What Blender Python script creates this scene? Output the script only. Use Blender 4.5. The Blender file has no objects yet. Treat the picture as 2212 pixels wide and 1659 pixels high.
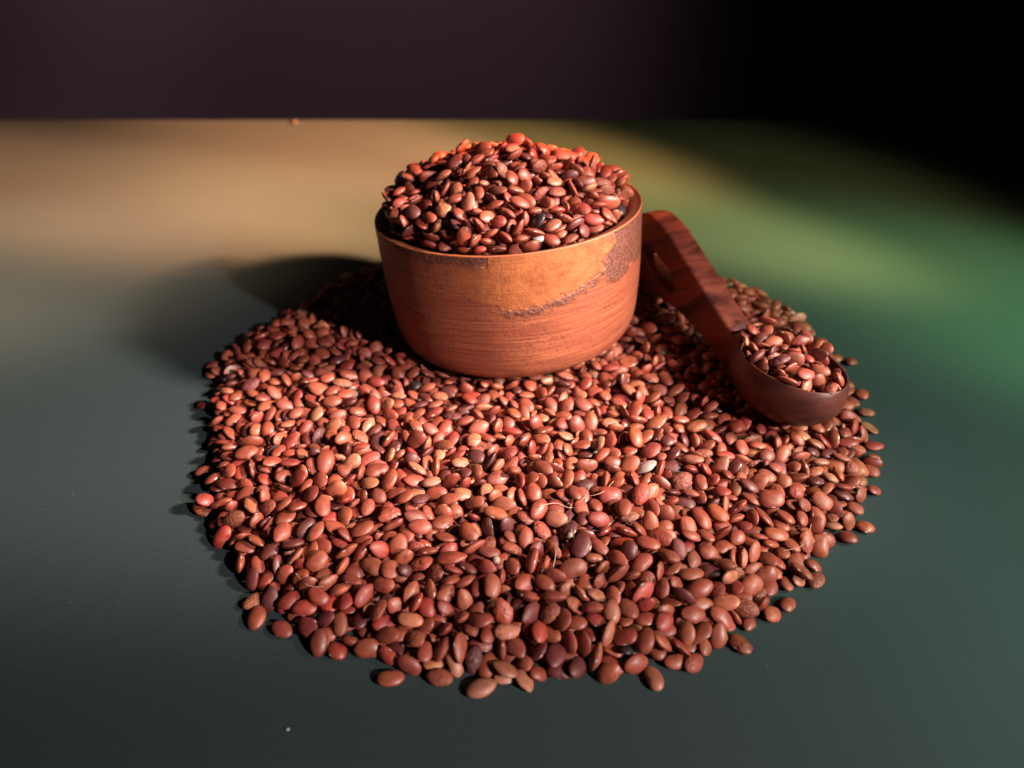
import bpy, math, random
import numpy as np
from mathutils import Vector, Quaternion, Euler, Matrix, noise

# ------------------------------------------------------------------ scene basics
scene = bpy.context.scene
col = scene.collection
CM = 0.01
PITCH = math.radians(34.5)
CAM_H = 0.163
cam_d = bpy.data.cameras.new("camera")
cam = bpy.data.objects.new("camera", cam_d)
col.objects.link(cam)
cam.location = (0, 0, CAM_H)
cam.rotation_euler = (math.pi/2 - PITCH, 0, 0)
cam_d.sensor_width = 36
cam_d.lens = 36*1671/2212
cam_d.clip_start = 0.01
cam_d.clip_end = 20
cam_d.dof.use_dof = True
cam_d.dof.focus_distance = 0.222
cam_d.dof.aperture_fstop = 9.0
scene.camera = cam
scene.view_settings.view_transform = 'Standard'
scene.view_settings.look = 'None'
scene.view_settings.exposure = 0
scene.view_settings.gamma = 1

world = bpy.data.worlds.new("World")
scene.world = world
world.use_nodes = True
bg = world.node_tree.nodes['Background']
bg.inputs[0].default_value = (0.30, 0.22, 0.25, 1)
bg.inputs[1].default_value = 0.03

def spot(name, loc, aim, power, color, cone, blend=1.0, size=0.03, squash=1.0):
    l = bpy.data.lights.new(name, 'SPOT')
    l.energy = power; l.color = color
    l.spot_size = math.radians(cone); l.spot_blend = blend
    l.shadow_soft_size = size
    o = bpy.data.objects.new(name, l)
    col.objects.link(o)
    o.location = loc
    d = Vector(aim) - Vector(loc)
    o.rotation_mode = 'QUATERNION'
    o.rotation_quaternion = d.to_track_quat('-Z', 'Y')
    o.scale = (squash, 1, 1)
    return o

# key light from the right, coloured beams behind the cup, and added fill spots
KEY = (0.42, 0.13, 0.32)
spot("key_lamp", KEY, (-0.15, 0.222, 0.01), 66, (1.0, 0.80, 0.66), 37, 1.0, 0.028, 0.50)
spot("front_fill", (0.52, -0.30, 0.42), (0.03, 0.160, 0.02), 45, (1.0, 0.82, 0.78), 36, 1.0, 0.016, 1.0)  # added fill from front right, brightens the cup and the front beans
spot("side_fill", (-0.95, 0.12, 0.80), (-0.265, 0.325, 0), 250, (1.0, 0.56, 0.34), 13, 1.0, 0.03, 1.0)  # added fill from the left, only there to warm the table beside the pile
spot("amber_lamp", KEY, (-0.26, 0.44, 0), 640, (1.0, 0.35, 0.16), 18, 1.0, 0.025, 0.80)
spot("ochre_lamp", KEY, (-0.08, 0.40, 0), 310, (1.0, 0.45, 0.18), 16, 1.0, 0.025, 0.75)
spot("tan_lamp", KEY, (-0.13, 0.53, 0), 700, (1.0, 0.32, 0.13), 16, 1.0, 0.025, 1.0)
spot("rust_lamp", KEY, (0.03, 0.50, 0), 230, (1.0, 0.41, 0.11), 15, 1.0, 0.025, 0.85)
spot("olive_lamp", KEY, (0.10, 0.385, 0), 74, (1.0, 0.80, 0.24), 22, 1.0, 0.025, 0.62)
spot("back_fill", KEY, (0.14, 0.43, 0), 12, (1.0, 0.75, 0.25), 32, 1.0, 0.025, 1.0)  # added dim fill that lifts the black back right of the table
spot("green_lamp", KEY, (0.24, 0.285, 0), 26, (0.52, 1.0, 0.40), 40, 1.0, 0.025, 0.72)
spot("teal_fill", (0.5, 0.0, 0.4), (0.28, 0.12, 0), 19, (0.46, 1.0, 0.56), 50, 1.0, 0.02, 0.8)  # added spot that tints the table at front right
spot("wall_fill", (-0.2, 0.3, 0.9), (-0.66, 1.0, 0.1), 30, (1.0, 0.72, 0.76), 38, 1.0, 0.05)  # added spot out of view, brightens the left of the wall
spot("wall_fill", (-0.1, 0.3, 0.9), (-0.18, 1.0, 0.1), 36, (1.0, 0.72, 0.76), 46, 1.0, 0.05)  # second added spot, lets the wall's brightness fade further right

# ------------------------------------------------------------------ helpers
def tag(o, label=None, cat=None, group=None, kind=None):
    if label: o['label'] = label
    if cat: o['category'] = cat
    if group: o['group'] = group
    if kind: o['kind'] = kind
    return o

def mesh_from(name, V, F, smooth=True):
    me = bpy.data.meshes.new(name)
    me.from_pydata([tuple(v) for v in V], [], F)
    me.update()
    if smooth: me.polygons.foreach_set('use_smooth', [True]*len(me.polygons))
    return me

def link(name, me, parent=None, loc=None, mat=None):
    o = bpy.data.objects.new(name, me)
    col.objects.link(o)
    if parent: o.parent = parent
    if loc: o.location = loc
    if mat: me.materials.clear(); me.materials.append(mat)
    return o

class NT:
    def __init__(s, name):
        s.m = bpy.data.materials.new(name); s.m.use_nodes = True
        s.t = s.m.node_tree; s.b = s.t.nodes['Principled BSDF']
    def n(s, typ, **kw):
        x = s.t.nodes.new(typ)
        for k, v in kw.items():
            if k.startswith('i_'): x.inputs[k[2:].replace('_', ' ')].default_value = v
            else: setattr(x, k, v)
        return x
    def l(s, a, b): s.t.links.new(a, b)
    def math(s, op, a, b=None, clamp=False):
        x = s.t.nodes.new('ShaderNodeMath'); x.operation = op; x.use_clamp = clamp
        for i, v in enumerate((a, b)):
            if v is None: continue
            if isinstance(v, (int, float)): x.inputs[i].default_value = v
            else: s.l(v, x.inputs[i])
        return x.outputs[0]
    def mix(s, f, a, b, mode='MIX'):
        x = s.t.nodes.new('ShaderNodeMix'); x.data_type = 'RGBA'; x.blend_type = mode
        for i, v in ((0, f), (6, a), (7, b)):
            if isinstance(v, (int, float)): x.inputs[i].default_value = v
            elif isinstance(v, tuple): x.inputs[i].default_value = v + (1,) if len(v) == 3 else v
            else: s.l(v, x.inputs[i])
        return x.outputs[2]
    def ramp(s, f, stops):
        x = s.t.nodes.new('ShaderNodeValToRGB'); e = x.color_ramp.elements
        while len(e) < len(stops): e.new(0.5)
        for el, (p, c) in zip(e, stops): el.position = p; el.color = (c, c, c, 1) if isinstance(c, (int, float)) else tuple(c)+(1,)
        s.l(f, x.inputs[0]); return x.outputs[0]
    def noise(s, vec, scale, detail=3, rough=.55):
        x = s.n('ShaderNodeTexNoise', i_Scale=scale, i_Detail=detail, i_Roughness=rough)
        if vec is not None: s.l(vec, x.inputs['Vector'])
        return x.outputs['Fac']
    def bump(s, h, strength, dist):
        x = s.n('ShaderNodeBump', i_Strength=strength, i_Distance=dist)
        s.l(h, x.inputs['Height']); s.l(x.outputs[0], s.b.inputs['Normal'])

def lathe(prof, n=96, closed=False):
    V = []; F = []
    for r, z in prof:
        for j in range(n):
            a = 2*math.pi*j/n
            V.append((r*math.cos(a)*CM, r*math.sin(a)*CM, z*CM))
    for i in range(len(prof)-1):
        for j in range(n):
            F.append((i*n+j, i*n+(j+1) % n, (i+1)*n+(j+1) % n, (i+1)*n+j))
    return V, F

def resample(P, step):
    out = []
    for (a, b), (c, d) in zip(P[:-1], P[1:]):
        k = max(1, int(math.hypot(c-a, d-b)/step))
        for i in range(k): out.append((a+(c-a)*i/k, b+(d-b)*i/k))
    out.append(P[-1]); return out

def smooth_poly(P, it=3):
    for _ in range(it):
        Q = [P[0]]
        for p, q in zip(P[:-1], P[1:]):
            Q.append((.75*p[0]+.25*q[0], .75*p[1]+.25*q[1])); Q.append((.25*p[0]+.75*q[0], .25*p[1]+.75*q[1]))
        Q.append(P[-1]); P = Q
    return P

# ------------------------------------------------------------------ setting
t = NT('table_paint')
tc = t.n('ShaderNodeTexCoord').outputs['Object']
nz = t.noise(tc, 900, 2)
n2 = t.noise(tc, 14, 3)
c = t.mix(n2, (0.023, 0.036, 0.038), (0.027, 0.041, 0.043))
c = t.mix(t.math('MULTIPLY', t.ramp(nz, [(.35, 0), (.75, 1)]), .22), c, (0.045, 0.06, 0.06))
dust = t.ramp(t.noise(tc, 330, 1), [(.80, 0), (.83, 1)])
c = t.mix(t.math('MULTIPLY', dust, .10), c, (.3, .3, .28))
t.l(c, t.b.inputs['Base Color'])
t.b.inputs['Roughness'].default_value = .62
t.b.inputs['Specular IOR Level'].default_value = .12
t.bump(nz, .25, .0002)
def slab(name, lo, hi, mat):
    V = [(x, y, z) for x in (lo[0], hi[0]) for y in (lo[1], hi[1]) for z in (lo[2], hi[2])]
    F = [(0, 1, 3, 2), (4, 6, 7, 5), (0, 4, 5, 1), (2, 3, 7, 6), (0, 2, 6, 4), (1, 5, 7, 3)]
    return link(name, mesh_from(name, V, F, False), mat=mat)
table = slab('table_top', (-1.3, -0.35, -0.025), (1.3, 0.583, 0), t.m)
tag(table, 'matt dark grey green table top under the beans', None, None, 'structure')
bv = table.modifiers.new('bevel', 'BEVEL'); bv.width = .0015; bv.segments = 3
w = NT('wall_paint')
tc = w.n('ShaderNodeTexCoord').outputs['Object']
w.l(w.mix(w.noise(tc, 3, 3), (0.035, 0.022, 0.03), (0.05, 0.032, 0.042)), w.b.inputs['Base Color'])
w.b.inputs['Roughness'].default_value = .9
w.bump(w.noise(tc, 120, 2), .3, .001)
wall = slab('wall', (-2.5, 1.0, -0.8), (2.5, 1.05, 1.6), w.m)
tag(wall, 'dark plum coloured wall out of focus behind the table', None, None, 'structure')

# ------------------------------------------------------------------ cup
CUPLOC = Vector((.20, 26, 1.15))*CM
cup = bpy.data.objects.new('wooden_cup', None); col.objects.link(cup); cup.scale = (1.014, 1.014, 1.0)
cup.location = CUPLOC; cup.rotation_euler = (math.radians(-3), math.radians(-4.3), 0)
tag(cup, 'round reddish wooden cup heaped with beans, leaning slightly to the left on the pile', 'cup')
outer = smooth_poly([(.01, 0), (3.65, 0), (4.12, .15), (4.41, .62), (4.53, 1.5), (4.61, 2.5), (4.645, 3.4), (4.66, 4.80)], 3)
outer = resample(outer, .05)
NS = 512
V, F = lathe(outer, NS)
me = mesh_from('cup_body', V, F)
A = np.array(V)/CM
th = np.degrees(np.arctan2(A[:, 0], -A[:, 1])); dz = 4.85-A[:, 2]
edge = np.array([noise.fractal(Vector((a*.11, z*2.2, 3)), 1.0, 2.0, 4) for a, z in zip(th, dz)])
low = np.interp(th, [-40, -32, -26, -12, 0, 18, 30, 40, 45, 52], [-.5, .9, 1.2, 1.65, 1.95, 1.75, 1.5, 1.2, 1.1, .5])
left_top = np.interp(th, [-40, -24, -8, -6, 60], [.6, .5, .28, -.1, -.1])
rightlim = (44+4*np.sin(dz*5)-th)*.08
patch = np.minimum(np.minimum(low-dz, dz-left_top), rightlim)+edge*.16
drk = np.minimum(np.minimum(1.75-.0*th-dz+edge*.3, (th-41)*.08+edge*.1), (86-th)*.06)
drk = np.maximum(drk, np.minimum(np.minimum(.42-dz, (th+52)*.05), (-5-th)*.05)+edge*.12)
drk = np.maximum(drk, .17-np.abs(patch+.10)+edge*.08-np.where(dz < .5, .3, 0)-np.clip(-(th+2)*.02, 0, .5))
fade = np.clip((th+36)/34, .15, 1)
for nm, arr in (('patch', patch), ('dark', drk), ('fade', fade)):
    at = me.attributes.new(nm, 'FLOAT', 'POINT'); at.data.foreach_set('value', arr.astype(np.float32))

def cup_wood(inner):
    k = NT('cup_wood_inner' if inner else 'cup_wood')
    tc = k.n('ShaderNodeTexCoord').outputs['Object']
    sep = k.n('ShaderNodeSeparateXYZ'); k.l(tc, sep.inputs[0])
    ang = k.math('ARCTAN2', sep.outputs[0], k.math('MULTIPLY', sep.outputs[1], -1))
    cmb = k.n('ShaderNodeCombineXYZ')
    k.l(k.math('MULTIPLY', ang, 1.6), cmb.inputs[0])
    # grain lines wander slightly
    wob = k.math('MULTIPLY', k.math('SUBTRACT', k.noise(tc, 40, 2), .5), .0012)
    k.l(k.math('MULTIPLY', k.math('ADD', sep.outputs[2], wob), 1250), cmb.inputs[1])
    g = k.noise(cmb.outputs[0], 1.1, 5, .65)
    cmb2 = k.n('ShaderNodeCombineXYZ')
    k.l(k.math('MULTIPLY', ang, 1.3), cmb2.inputs[0]); k.l(k.math('MULTIPLY', sep.outputs[2], 260), cmb2.inputs[1])
    g2 = k.noise(cmb2.outputs[0], 1.0, 4, .6)
    pores = k.noise(tc, 900, 3, .7)
    blot = k.noise(tc, 55, 4, .6)
    if inner:
        c = k.mix(g, (.27, .07, .028), (.38, .115, .045))
        k.l(c, k.b.inputs['Base Color'])
    else:
        c = k.mix(k.ramp(g, [(.36, 0), (.62, 1)]), (.145, .035, .018), (.34, .110, .052))
        c = k.mix(k.math('MULTIPLY', k.ramp(g2, [(.42, 1), (.50, 0)]), .55), c, (.20, .045, .028))
        c = k.mix(k.math('MULTIPLY', k.ramp(blot, [(.42, 1), (.58, 0)]), .35), c, (.24, .06, .032))
        speck = k.math('MULTIPLY', k.ramp(pores, [(.36, 1), (.43, 0)]), k.ramp(blot, [(.35, .25), (.6, 1)]))
        c = k.mix(k.math('MULTIPLY', speck, .8), c, (.10, .022, .014))
        ap = k.n('ShaderNodeAttribute', attribute_name='patch').outputs['Fac']
        ad = k.n('ShaderNodeAttribute', attribute_name='dark').outputs['Fac']
        fn = k.math('MULTIPLY', k.math('SUBTRACT', k.noise(tc, 420, 4, .7), .5), .35)
        pm = k.ramp(k.math('ADD', ap, fn), [(.0, 0), (.09, .92)])
        dm = k.ramp(k.math('ADD', ad, fn), [(.0, 0), (.16, 1)])
        dc = k.mix(k.ramp(pores, [(.35, 0), (.65, 1)]), (.06, .018, .013), (.16, .058, .036))
        c = k.mix(k.math('MULTIPLY', dm, .95), c, dc)
        oc = k.mix(k.ramp(k.noise(tc, 190, 5, .7), [(.35, 0), (.6, 1)]), (.21, .060, .021), (.34, .110, .038))
        oc = k.mix(k.math('MULTIPLY', k.ramp(pores, [(.28, 1), (.4, 0)]), .8), oc, (.16, .05, .015))
        pm = k.math('MULTIPLY', pm, k.n('ShaderNodeAttribute', attribute_name='fade').outputs['Fac'])
        c = k.mix(pm, c, oc)
        k.l(c, k.b.inputs['Base Color'])
    h = k.math('ADD', k.math('MULTIPLY', g, .6), k.math('MULTIPLY', pores, .7))
    if not inner:
        h = k.math('ADD', h, k.math('MULTIPLY', pm, .9))
        h = k.math('ADD', h, k.math('MULTIPLY', k.math('MULTIPLY', dm, pores), 2.0))
    k.bump(h, .7, .00035)
    k.b.inputs['Roughness'].default_value = .46
    k.b.inputs['Specular IOR Level'].default_value = .45
    return k.m
link('body', me, cup, None, cup_wood(False))
inner = smooth_poly([(4.66, 4.80), (4.655, 4.84), (4.62, 4.85), (4.56, 4.82), (4.22, 4.70), (4.15, 4.62), (4.1, 3.4), (4.1, 2.7), (3.9, 2.55), (.01, 2.5)], 2)
V, F = lathe(resample(inner, .1), 192)
rim = link('rim', mesh_from('cup_rim', V, F), cup, None, cup_wood(True))
tag(rim, 'smooth orange brown inner lip')

# ------------------------------------------------------------------ ladle (carved from one block, meshed from its volume)
u = Vector((-.40, .917, 0)).normalized()
SP0 = Vector((9.05, 20.35, 0))*CM
ladle = bpy.data.objects.new('wooden_scoop', None); col.objects.link(ladle)
ladle.location = SP0; ladle.rotation_euler = (0, 0, math.atan2(u.y, u.x))   # local x = along handle, y = to the left, z = up
tag(ladle, 'dark striped wooden scoop full of beans, its looped handle standing behind the cup', 'scoop')
h = .05
S = np.arange(-2.1, 10.6, h); W = np.arange(-1.9, 1.9, h); Z = np.arange(.8, 5.3, h)
poly = [(1.0, 2.75), (2.2, 2.50), (2.8, 2.64), (3.6, 3.0), (4.46, 3.36), (5.2, 3.72), (6.0, 4.08), (6.7, 4.40), (7.2, 4.62), (7.8, 4.80), (8.5, 4.90), (9.2, 4.72), (9.8, 4.1), (10.05, 3.2), (9.85, 2.3), (9.3, 1.75), (8.5, 1.65), (7.2, 1.86), (6.2, 1.94), (5.4, 1.86), (4.4, 1.70), (3.7, 1.44), (2.9, 1.17), (2.2, 1.02), (1.0, 1.15)]
def sd_poly(X, Y, P):
    P = np.array(P); d = np.full(X.shape, 1e9); s = np.ones(X.shape)
    n = len(P)
    for i in range(n):
        a = P[i]; b = P[i-1]; e = b-a
        wx = X-a[0]; wy = Y-a[1]
        tt = np.clip((wx*e[0]+wy*e[1])/(e@e), 0, 1)
        d = np.minimum(d, (wx-e[0]*tt)**2+(wy-e[1]*tt)**2)
        c1 = Y >= a[1]; c2 = Y < b[1]; c3 = e[0]*wy > e[1]*wx
        fl = (c1 & c2 & c3) | (~c1 & ~c2 & ~c3)
        s = np.where(fl, -s, s)
    return s*np.sqrt(d)
S2, Z2 = np.meshgrid(S, Z, indexing='ij')
dp = sd_poly(S2, Z2, poly)
ta = math.radians(20); hx = (S2-7.62)*math.cos(ta)+(Z2-2.98)*math.sin(ta); hz = -(S2-7.62)*math.sin(ta)+(Z2-2.98)*math.cos(ta)
kk = np.sqrt((hx/1.2)**2+(hz/.42)**2); hole = (kk-1)*kk/np.maximum(1e-6, np.sqrt((hx/1.44)**2+(hz/.1764)**2))
r = .14
dp = np.maximum(dp, -hole)
X, Y, Zg = np.meshgrid(S, W, Z, indexing='ij')
D2 = dp[:, None, :]+r
thick = np.interp(S, [1, 2.2, 3.4, 10], [.85, .66, .50, .50])[:, None, None]
DW = np.abs(Y+.10)-thick+r
hand = np.minimum(np.maximum(D2, DW), 0)+np.sqrt(np.maximum(D2, 0)**2+np.maximum(DW, 0)**2)-r
def ell(cx, cz, ax, ay, az):
    a = np.sqrt(((X-cx)/ax)**2+(Y/ay)**2+((Zg-cz)/az)**2)
    b = np.sqrt(((X-cx)/ax**2)**2+(Y/ay**2)**2+((Zg-cz)/az**2)**2)
    return a*(a-1)/np.maximum(b, 1e-6)
bo = ell(.42, 2.45, 2.08, 1.62, 1.48)
kf = .8
hh = np.clip(.5+.5*(bo-hand)/kf, 0, 1)
sol = bo*(1-hh)+hand*hh-kf*hh*(1-hh)
rimz = 2.98+.10*Y
top = Zg-(rimz+np.clip((X-1.4), 0, 9)*1.6)
sol = np.maximum(sol, top*.98)
cav = ell(.42, 2.6, 1.93, 1.45, 1.42)
ks = .08
hh = np.clip(.5-.5*(sol+cav)/ks, 0, 1)
sdf = sol*(1-hh)-cav*hh+ks*hh*(1-hh)
def surface_nets(f, org, h):
    ins = f < 0
    nx, ny, nz = f.shape
    cs = np.zeros((nx-1, ny-1, nz-1, 3)); cn = np.zeros((nx-1, ny-1, nz-1))
    cor = lambda a, i, j, k: a[i:nx-1+i, j:ny-1+j, k:nz-1+k]
    edges = [((0,0,0),(1,0,0)),((0,1,0),(1,1,0)),((0,0,1),(1,0,1)),((0,1,1),(1,1,1)),((0,0,0),(0,1,0)),((1,0,0),(1,1,0)),((0,0,1),(0,1,1)),((1,0,1),(1,1,1)),((0,0,0),(0,0,1)),((1,0,0),(1,0,1)),((0,1,0),(0,1,1)),((1,1,0),(1,1,1))]
    for a, b in edges:
        fa = cor(f, *a); fb = cor(f, *b); m = cor(ins, *a) != cor(ins, *b)
        tt = np.where(m, fa/np.where(m, fa-fb, 1), 0)
        for q in range(3): cs[..., q] += np.where(m, a[q]+(b[q]-a[q])*tt, 0)
        cn += m
    act = cn > 0
    idx = -np.ones(act.shape, int); idx[act] = np.arange(act.sum())
    ii = np.argwhere(act)
    P = (ii+cs[act]/cn[act][:, None])*h+np.array(org)
    Q = []
    for ax in range(3):
        sl0 = [slice(1, -1)]*3; sl1 = [slice(1, -1)]*3
        sl0[ax] = slice(0, -1); sl1[ax] = slice(1, None)
        a = ins[tuple(sl0)]; b = ins[tuple(sl1)]
        e = np.argwhere(a != b); flip = a[tuple(e.T)]
        off = np.array([1, 1, 1]); off[ax] = 0
        base = e+off
        o1, o2 = [q for q in range(3) if q != ax]
        def g(d1, d2):
            c_ = base.copy(); c_[:, o1] -= d1; c_[:, o2] -= d2
            return idx[tuple(c_.T)]
        q = np.stack([g(0, 0), g(1, 0), g(1, 1), g(0, 1)], 1)
        if ax == 1: flip = ~flip
        q = np.where(flip[:, None], q, q[:, ::-1])
        Q.append(q)
    return P, np.concatenate(Q)
P, Q = surface_nets(sdf, (S[0], W[0], Z[0]), h)
grad = np.stack(np.gradient(sdf, h), -1)
def samp(A, P):
    g = (P-np.array([S[0], W[0], Z[0]]))/h; i = np.clip(np.floor(g).astype(int), 0, np.array(sdf.shape)-2); f = g-i
    o = 0
    for a in (0, 1):
        for b in (0, 1):
            for c_ in (0, 1):
                wgt = (f[:, 0] if a else 1-f[:, 0])*(f[:, 1] if b else 1-f[:, 1])*(f[:, 2] if c_ else 1-f[:, 2])
                v = A[i[:, 0]+a, i[:, 1]+b, i[:, 2]+c_]
                o = o+(wgt[:, None]*v if v.ndim == 2 else wgt*v)
    return o
def relax(P, it):
    n = len(P)
    E = np.concatenate([Q[:, [0, 1]], Q[:, [1, 2]], Q[:, [2, 3]], Q[:, [3, 0]]]); E = np.concatenate([E, E[:, ::-1]])
    cnt = np.bincount(E[:, 0], minlength=n)[:, None]
    for _ in range(it):
        M = np.stack([np.bincount(E[:, 0], P[E[:, 1], q], n) for q in range(3)], 1)/np.maximum(cnt, 1)
        P = P*.4+M*.6
    return P
P = relax(P, 3)

k = NT('scoop_wood')
tc = k.n('ShaderNodeTexCoord').outputs['Object']
sep = k.n('ShaderNodeSeparateXYZ'); k.l(tc, sep.inputs[0])
cmb = k.n('ShaderNodeCombineXYZ')
wv = k.math('ADD', k.math('MULTIPLY', sep.outputs[0], 60), k.math('MULTIPLY', sep.outputs[2], 105))
wob = k.math('MULTIPLY', k.noise(tc, 30, 2), 1.5)
k.l(k.math('ADD', wv, wob), cmb.inputs[0])
k.l(k.math('MULTIPLY', sep.outputs[1], 25), cmb.inputs[1])
band = k.noise(cmb.outputs[0], 1.6, 4, .6)
fine = k.noise(cmb.outputs[0], 14, 3, .6)
c = k.mix(k.ramp(band, [(.36, 0), (.50, .6), (.62, 1)]), (.022, .005, .006), (.185, .045, .026))
c = k.mix(k.math('MULTIPLY', k.ramp(fine, [(.35, 1), (.6, 0)]), .45), c, (.08, .018, .014))
# the bowl is of the darker heartwood
bm = k.ramp(k.math('ADD', k.math('MULTIPLY', sep.outputs[0], 100), k.math('MULTIPLY', k.noise(tc, 90, 3), 1.2)), [(.0, 1), (1.0, 0)])
mr = k.n('ShaderNodeMapRange'); mr.inputs['From Min'].default_value = .034; mr.inputs['From Max'].default_value = .020
k.l(k.math('ADD', sep.outputs[0], k.math('MULTIPLY', k.math('SUBTRACT', k.noise(tc, 90, 3), .5), .014)), mr.inputs['Value'])
c = k.mix(k.math('MULTIPLY', mr.outputs[0], .72), c, k.mix(fine, (.020, .006, .006), (.050, .015, .014)))
pz = k.math('ADD', k.math('POWER', k.math('DIVIDE', k.math('SUBTRACT', sep.outputs[0], .0265), .0058), 2), k.math('POWER', k.math('DIVIDE', k.math('ADD', sep.outputs[1], .001), .0048), 2))
pz = k.math('ADD', pz, k.math('MULTIPLY', k.math('SUBTRACT', k.noise(tc, 260, 4, .65), .5), 1.2))
up = k.ramp(k.math('MULTIPLY', sep.outputs[2], 100), [(.2, 0), (.24, 1)])
zt = k.n('ShaderNodeMapRange'); zt.inputs['From Min'].default_value = .0205; zt.inputs['From Max'].default_value = .0235; k.l(sep.outputs[2], zt.inputs['Value'])
c = k.mix(k.math('MULTIPLY', k.math('MULTIPLY', k.ramp(pz, [(.6, 1), (1.2, 0)]), zt.outputs[0]), .8), c, (.17, .085, .10))
k.l(c, k.b.inputs['Base Color'])
k.b.inputs['Roughness'].default_value = .42
k.b.inputs['Specular IOR Level'].default_value = .25
k.bump(k.math('ADD', fine, k.noise(tc, 700, 2)), .3, .0002)
nrm = samp(grad, P); nrm /= np.linalg.norm(nrm, axis=1)[:, None]
cen = P[Q].mean(1)[:, 0]
for nm, m in (('bowl', cen < 1.75), ('handle', cen >= 1.75)):
    q = Q[m]; uq, inv = np.unique(q, return_inverse=True)
    me = mesh_from('scoop_'+nm, P[uq]*CM, inv.reshape(q.shape).tolist())
    me.normals_split_custom_set_from_vertices([tuple(v) for v in nrm[uq]])
    link(nm, me, ladle, None, k.m)

# ------------------------------------------------------------------ beans
VAR = [(0.324,0.227,0.125,'ell'),(0.346,0.238,0.128,'kid'),(0.305,0.238,0.125,'rect'),(0.320,0.224,0.107,'pt'),(0.287,0.201,0.107,'ell'),(0.268,0.231,0.125,'ell'),(0.332,0.201,0.114,'kid'),(0.302,0.220,0.097,'pt')]
def outline(kind, phi, a, b):
    n = 2.7 if kind == 'rect' else 2.0
    r = (np.abs(np.cos(phi)/a)**n+np.abs(np.sin(phi)/b)**n)**(-1/n)
    if kind in ('ell', 'pt'): r = r*(1+.05*np.abs(np.cos(phi))**10-.02*np.abs(np.sin(2*phi)))
    if kind == 'kid': r = r*(1-.16*np.exp(-((phi-1.5*np.pi)/.55)**2))*(1+.03*np.cos(phi+np.pi/2))
    if kind == 'pt': r = r*(1+.10*np.exp(-(np.minimum(phi, 2*np.pi-phi)/.3)**2)-.04*np.exp(-((phi-np.pi)/.5)**2))
    return r
def pick(i): return 3 if i % 31 == 5 and i >= 300 else 4 if i % 12 == 7 else i % 3
def bean(v, nph, nth, seed=0, form=0):
    a, b, c, kd = VAR[v]
    phi = np.arange(nph)/nph*2*np.pi
    R = outline(kd, phi, a, b)
    V = [(0, 0, c)]
    for i in range(1, nth):
        t_ = np.pi*i/nth
        rr = np.sin(t_)**.92; z = c*np.sign(np.cos(t_))*abs(np.cos(t_))**1.3
        for p, q in zip(phi, R): V.append((q*rr*np.cos(p), q*rr*np.sin(p), z))
    V.append((0, 0, -c)); V = np.array(V)
    if seed:
        f = np.array([noise.noise(Vector(p)*3.2+Vector((seed*7.3, 0, 0))) for p in V])
        V = V*(1+.085*f)[:, None]
        V[:, 2] += .03*np.sin(V[:, 0]*3+seed)*.5
        if form == 3: V[:, 2] = np.where(V[:, 2] < 0, V[:, 2]*.12, V[:, 2])            # a split half
        if form == 4:                                                                     # shrivelled
            g_ = np.array([abs(noise.noise(Vector((p[0]*9, p[1]*9, p[2]*12))+Vector((seed*3.1, 5, 0)))) for p in V])
            V = V*(1.03-.34*g_)[:, None]; V[:, 0] += .5*V[:, 1]**2
    F = []
    for j in range(nph): F.append((0, 1+j, 1+(j+1) % nph, 1+(j+1) % nph))
    for i in range(nth-2):
        o = 1+i*nph
        for j in range(nph): F.append((o+j, o+nph+j, o+nph+(j+1) % nph, o+(j+1) % nph))
    o = 1+(nth-2)*nph; L = len(V)-1
    for j in range(nph): F.append((o+j, L, o+(j+1) % nph, o+(j+1) % nph))
    return V, np.array(F)
def tri(F): return [tuple(f[:3]) if f[2] == f[3] else tuple(f) for f in F.tolist()]
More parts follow.
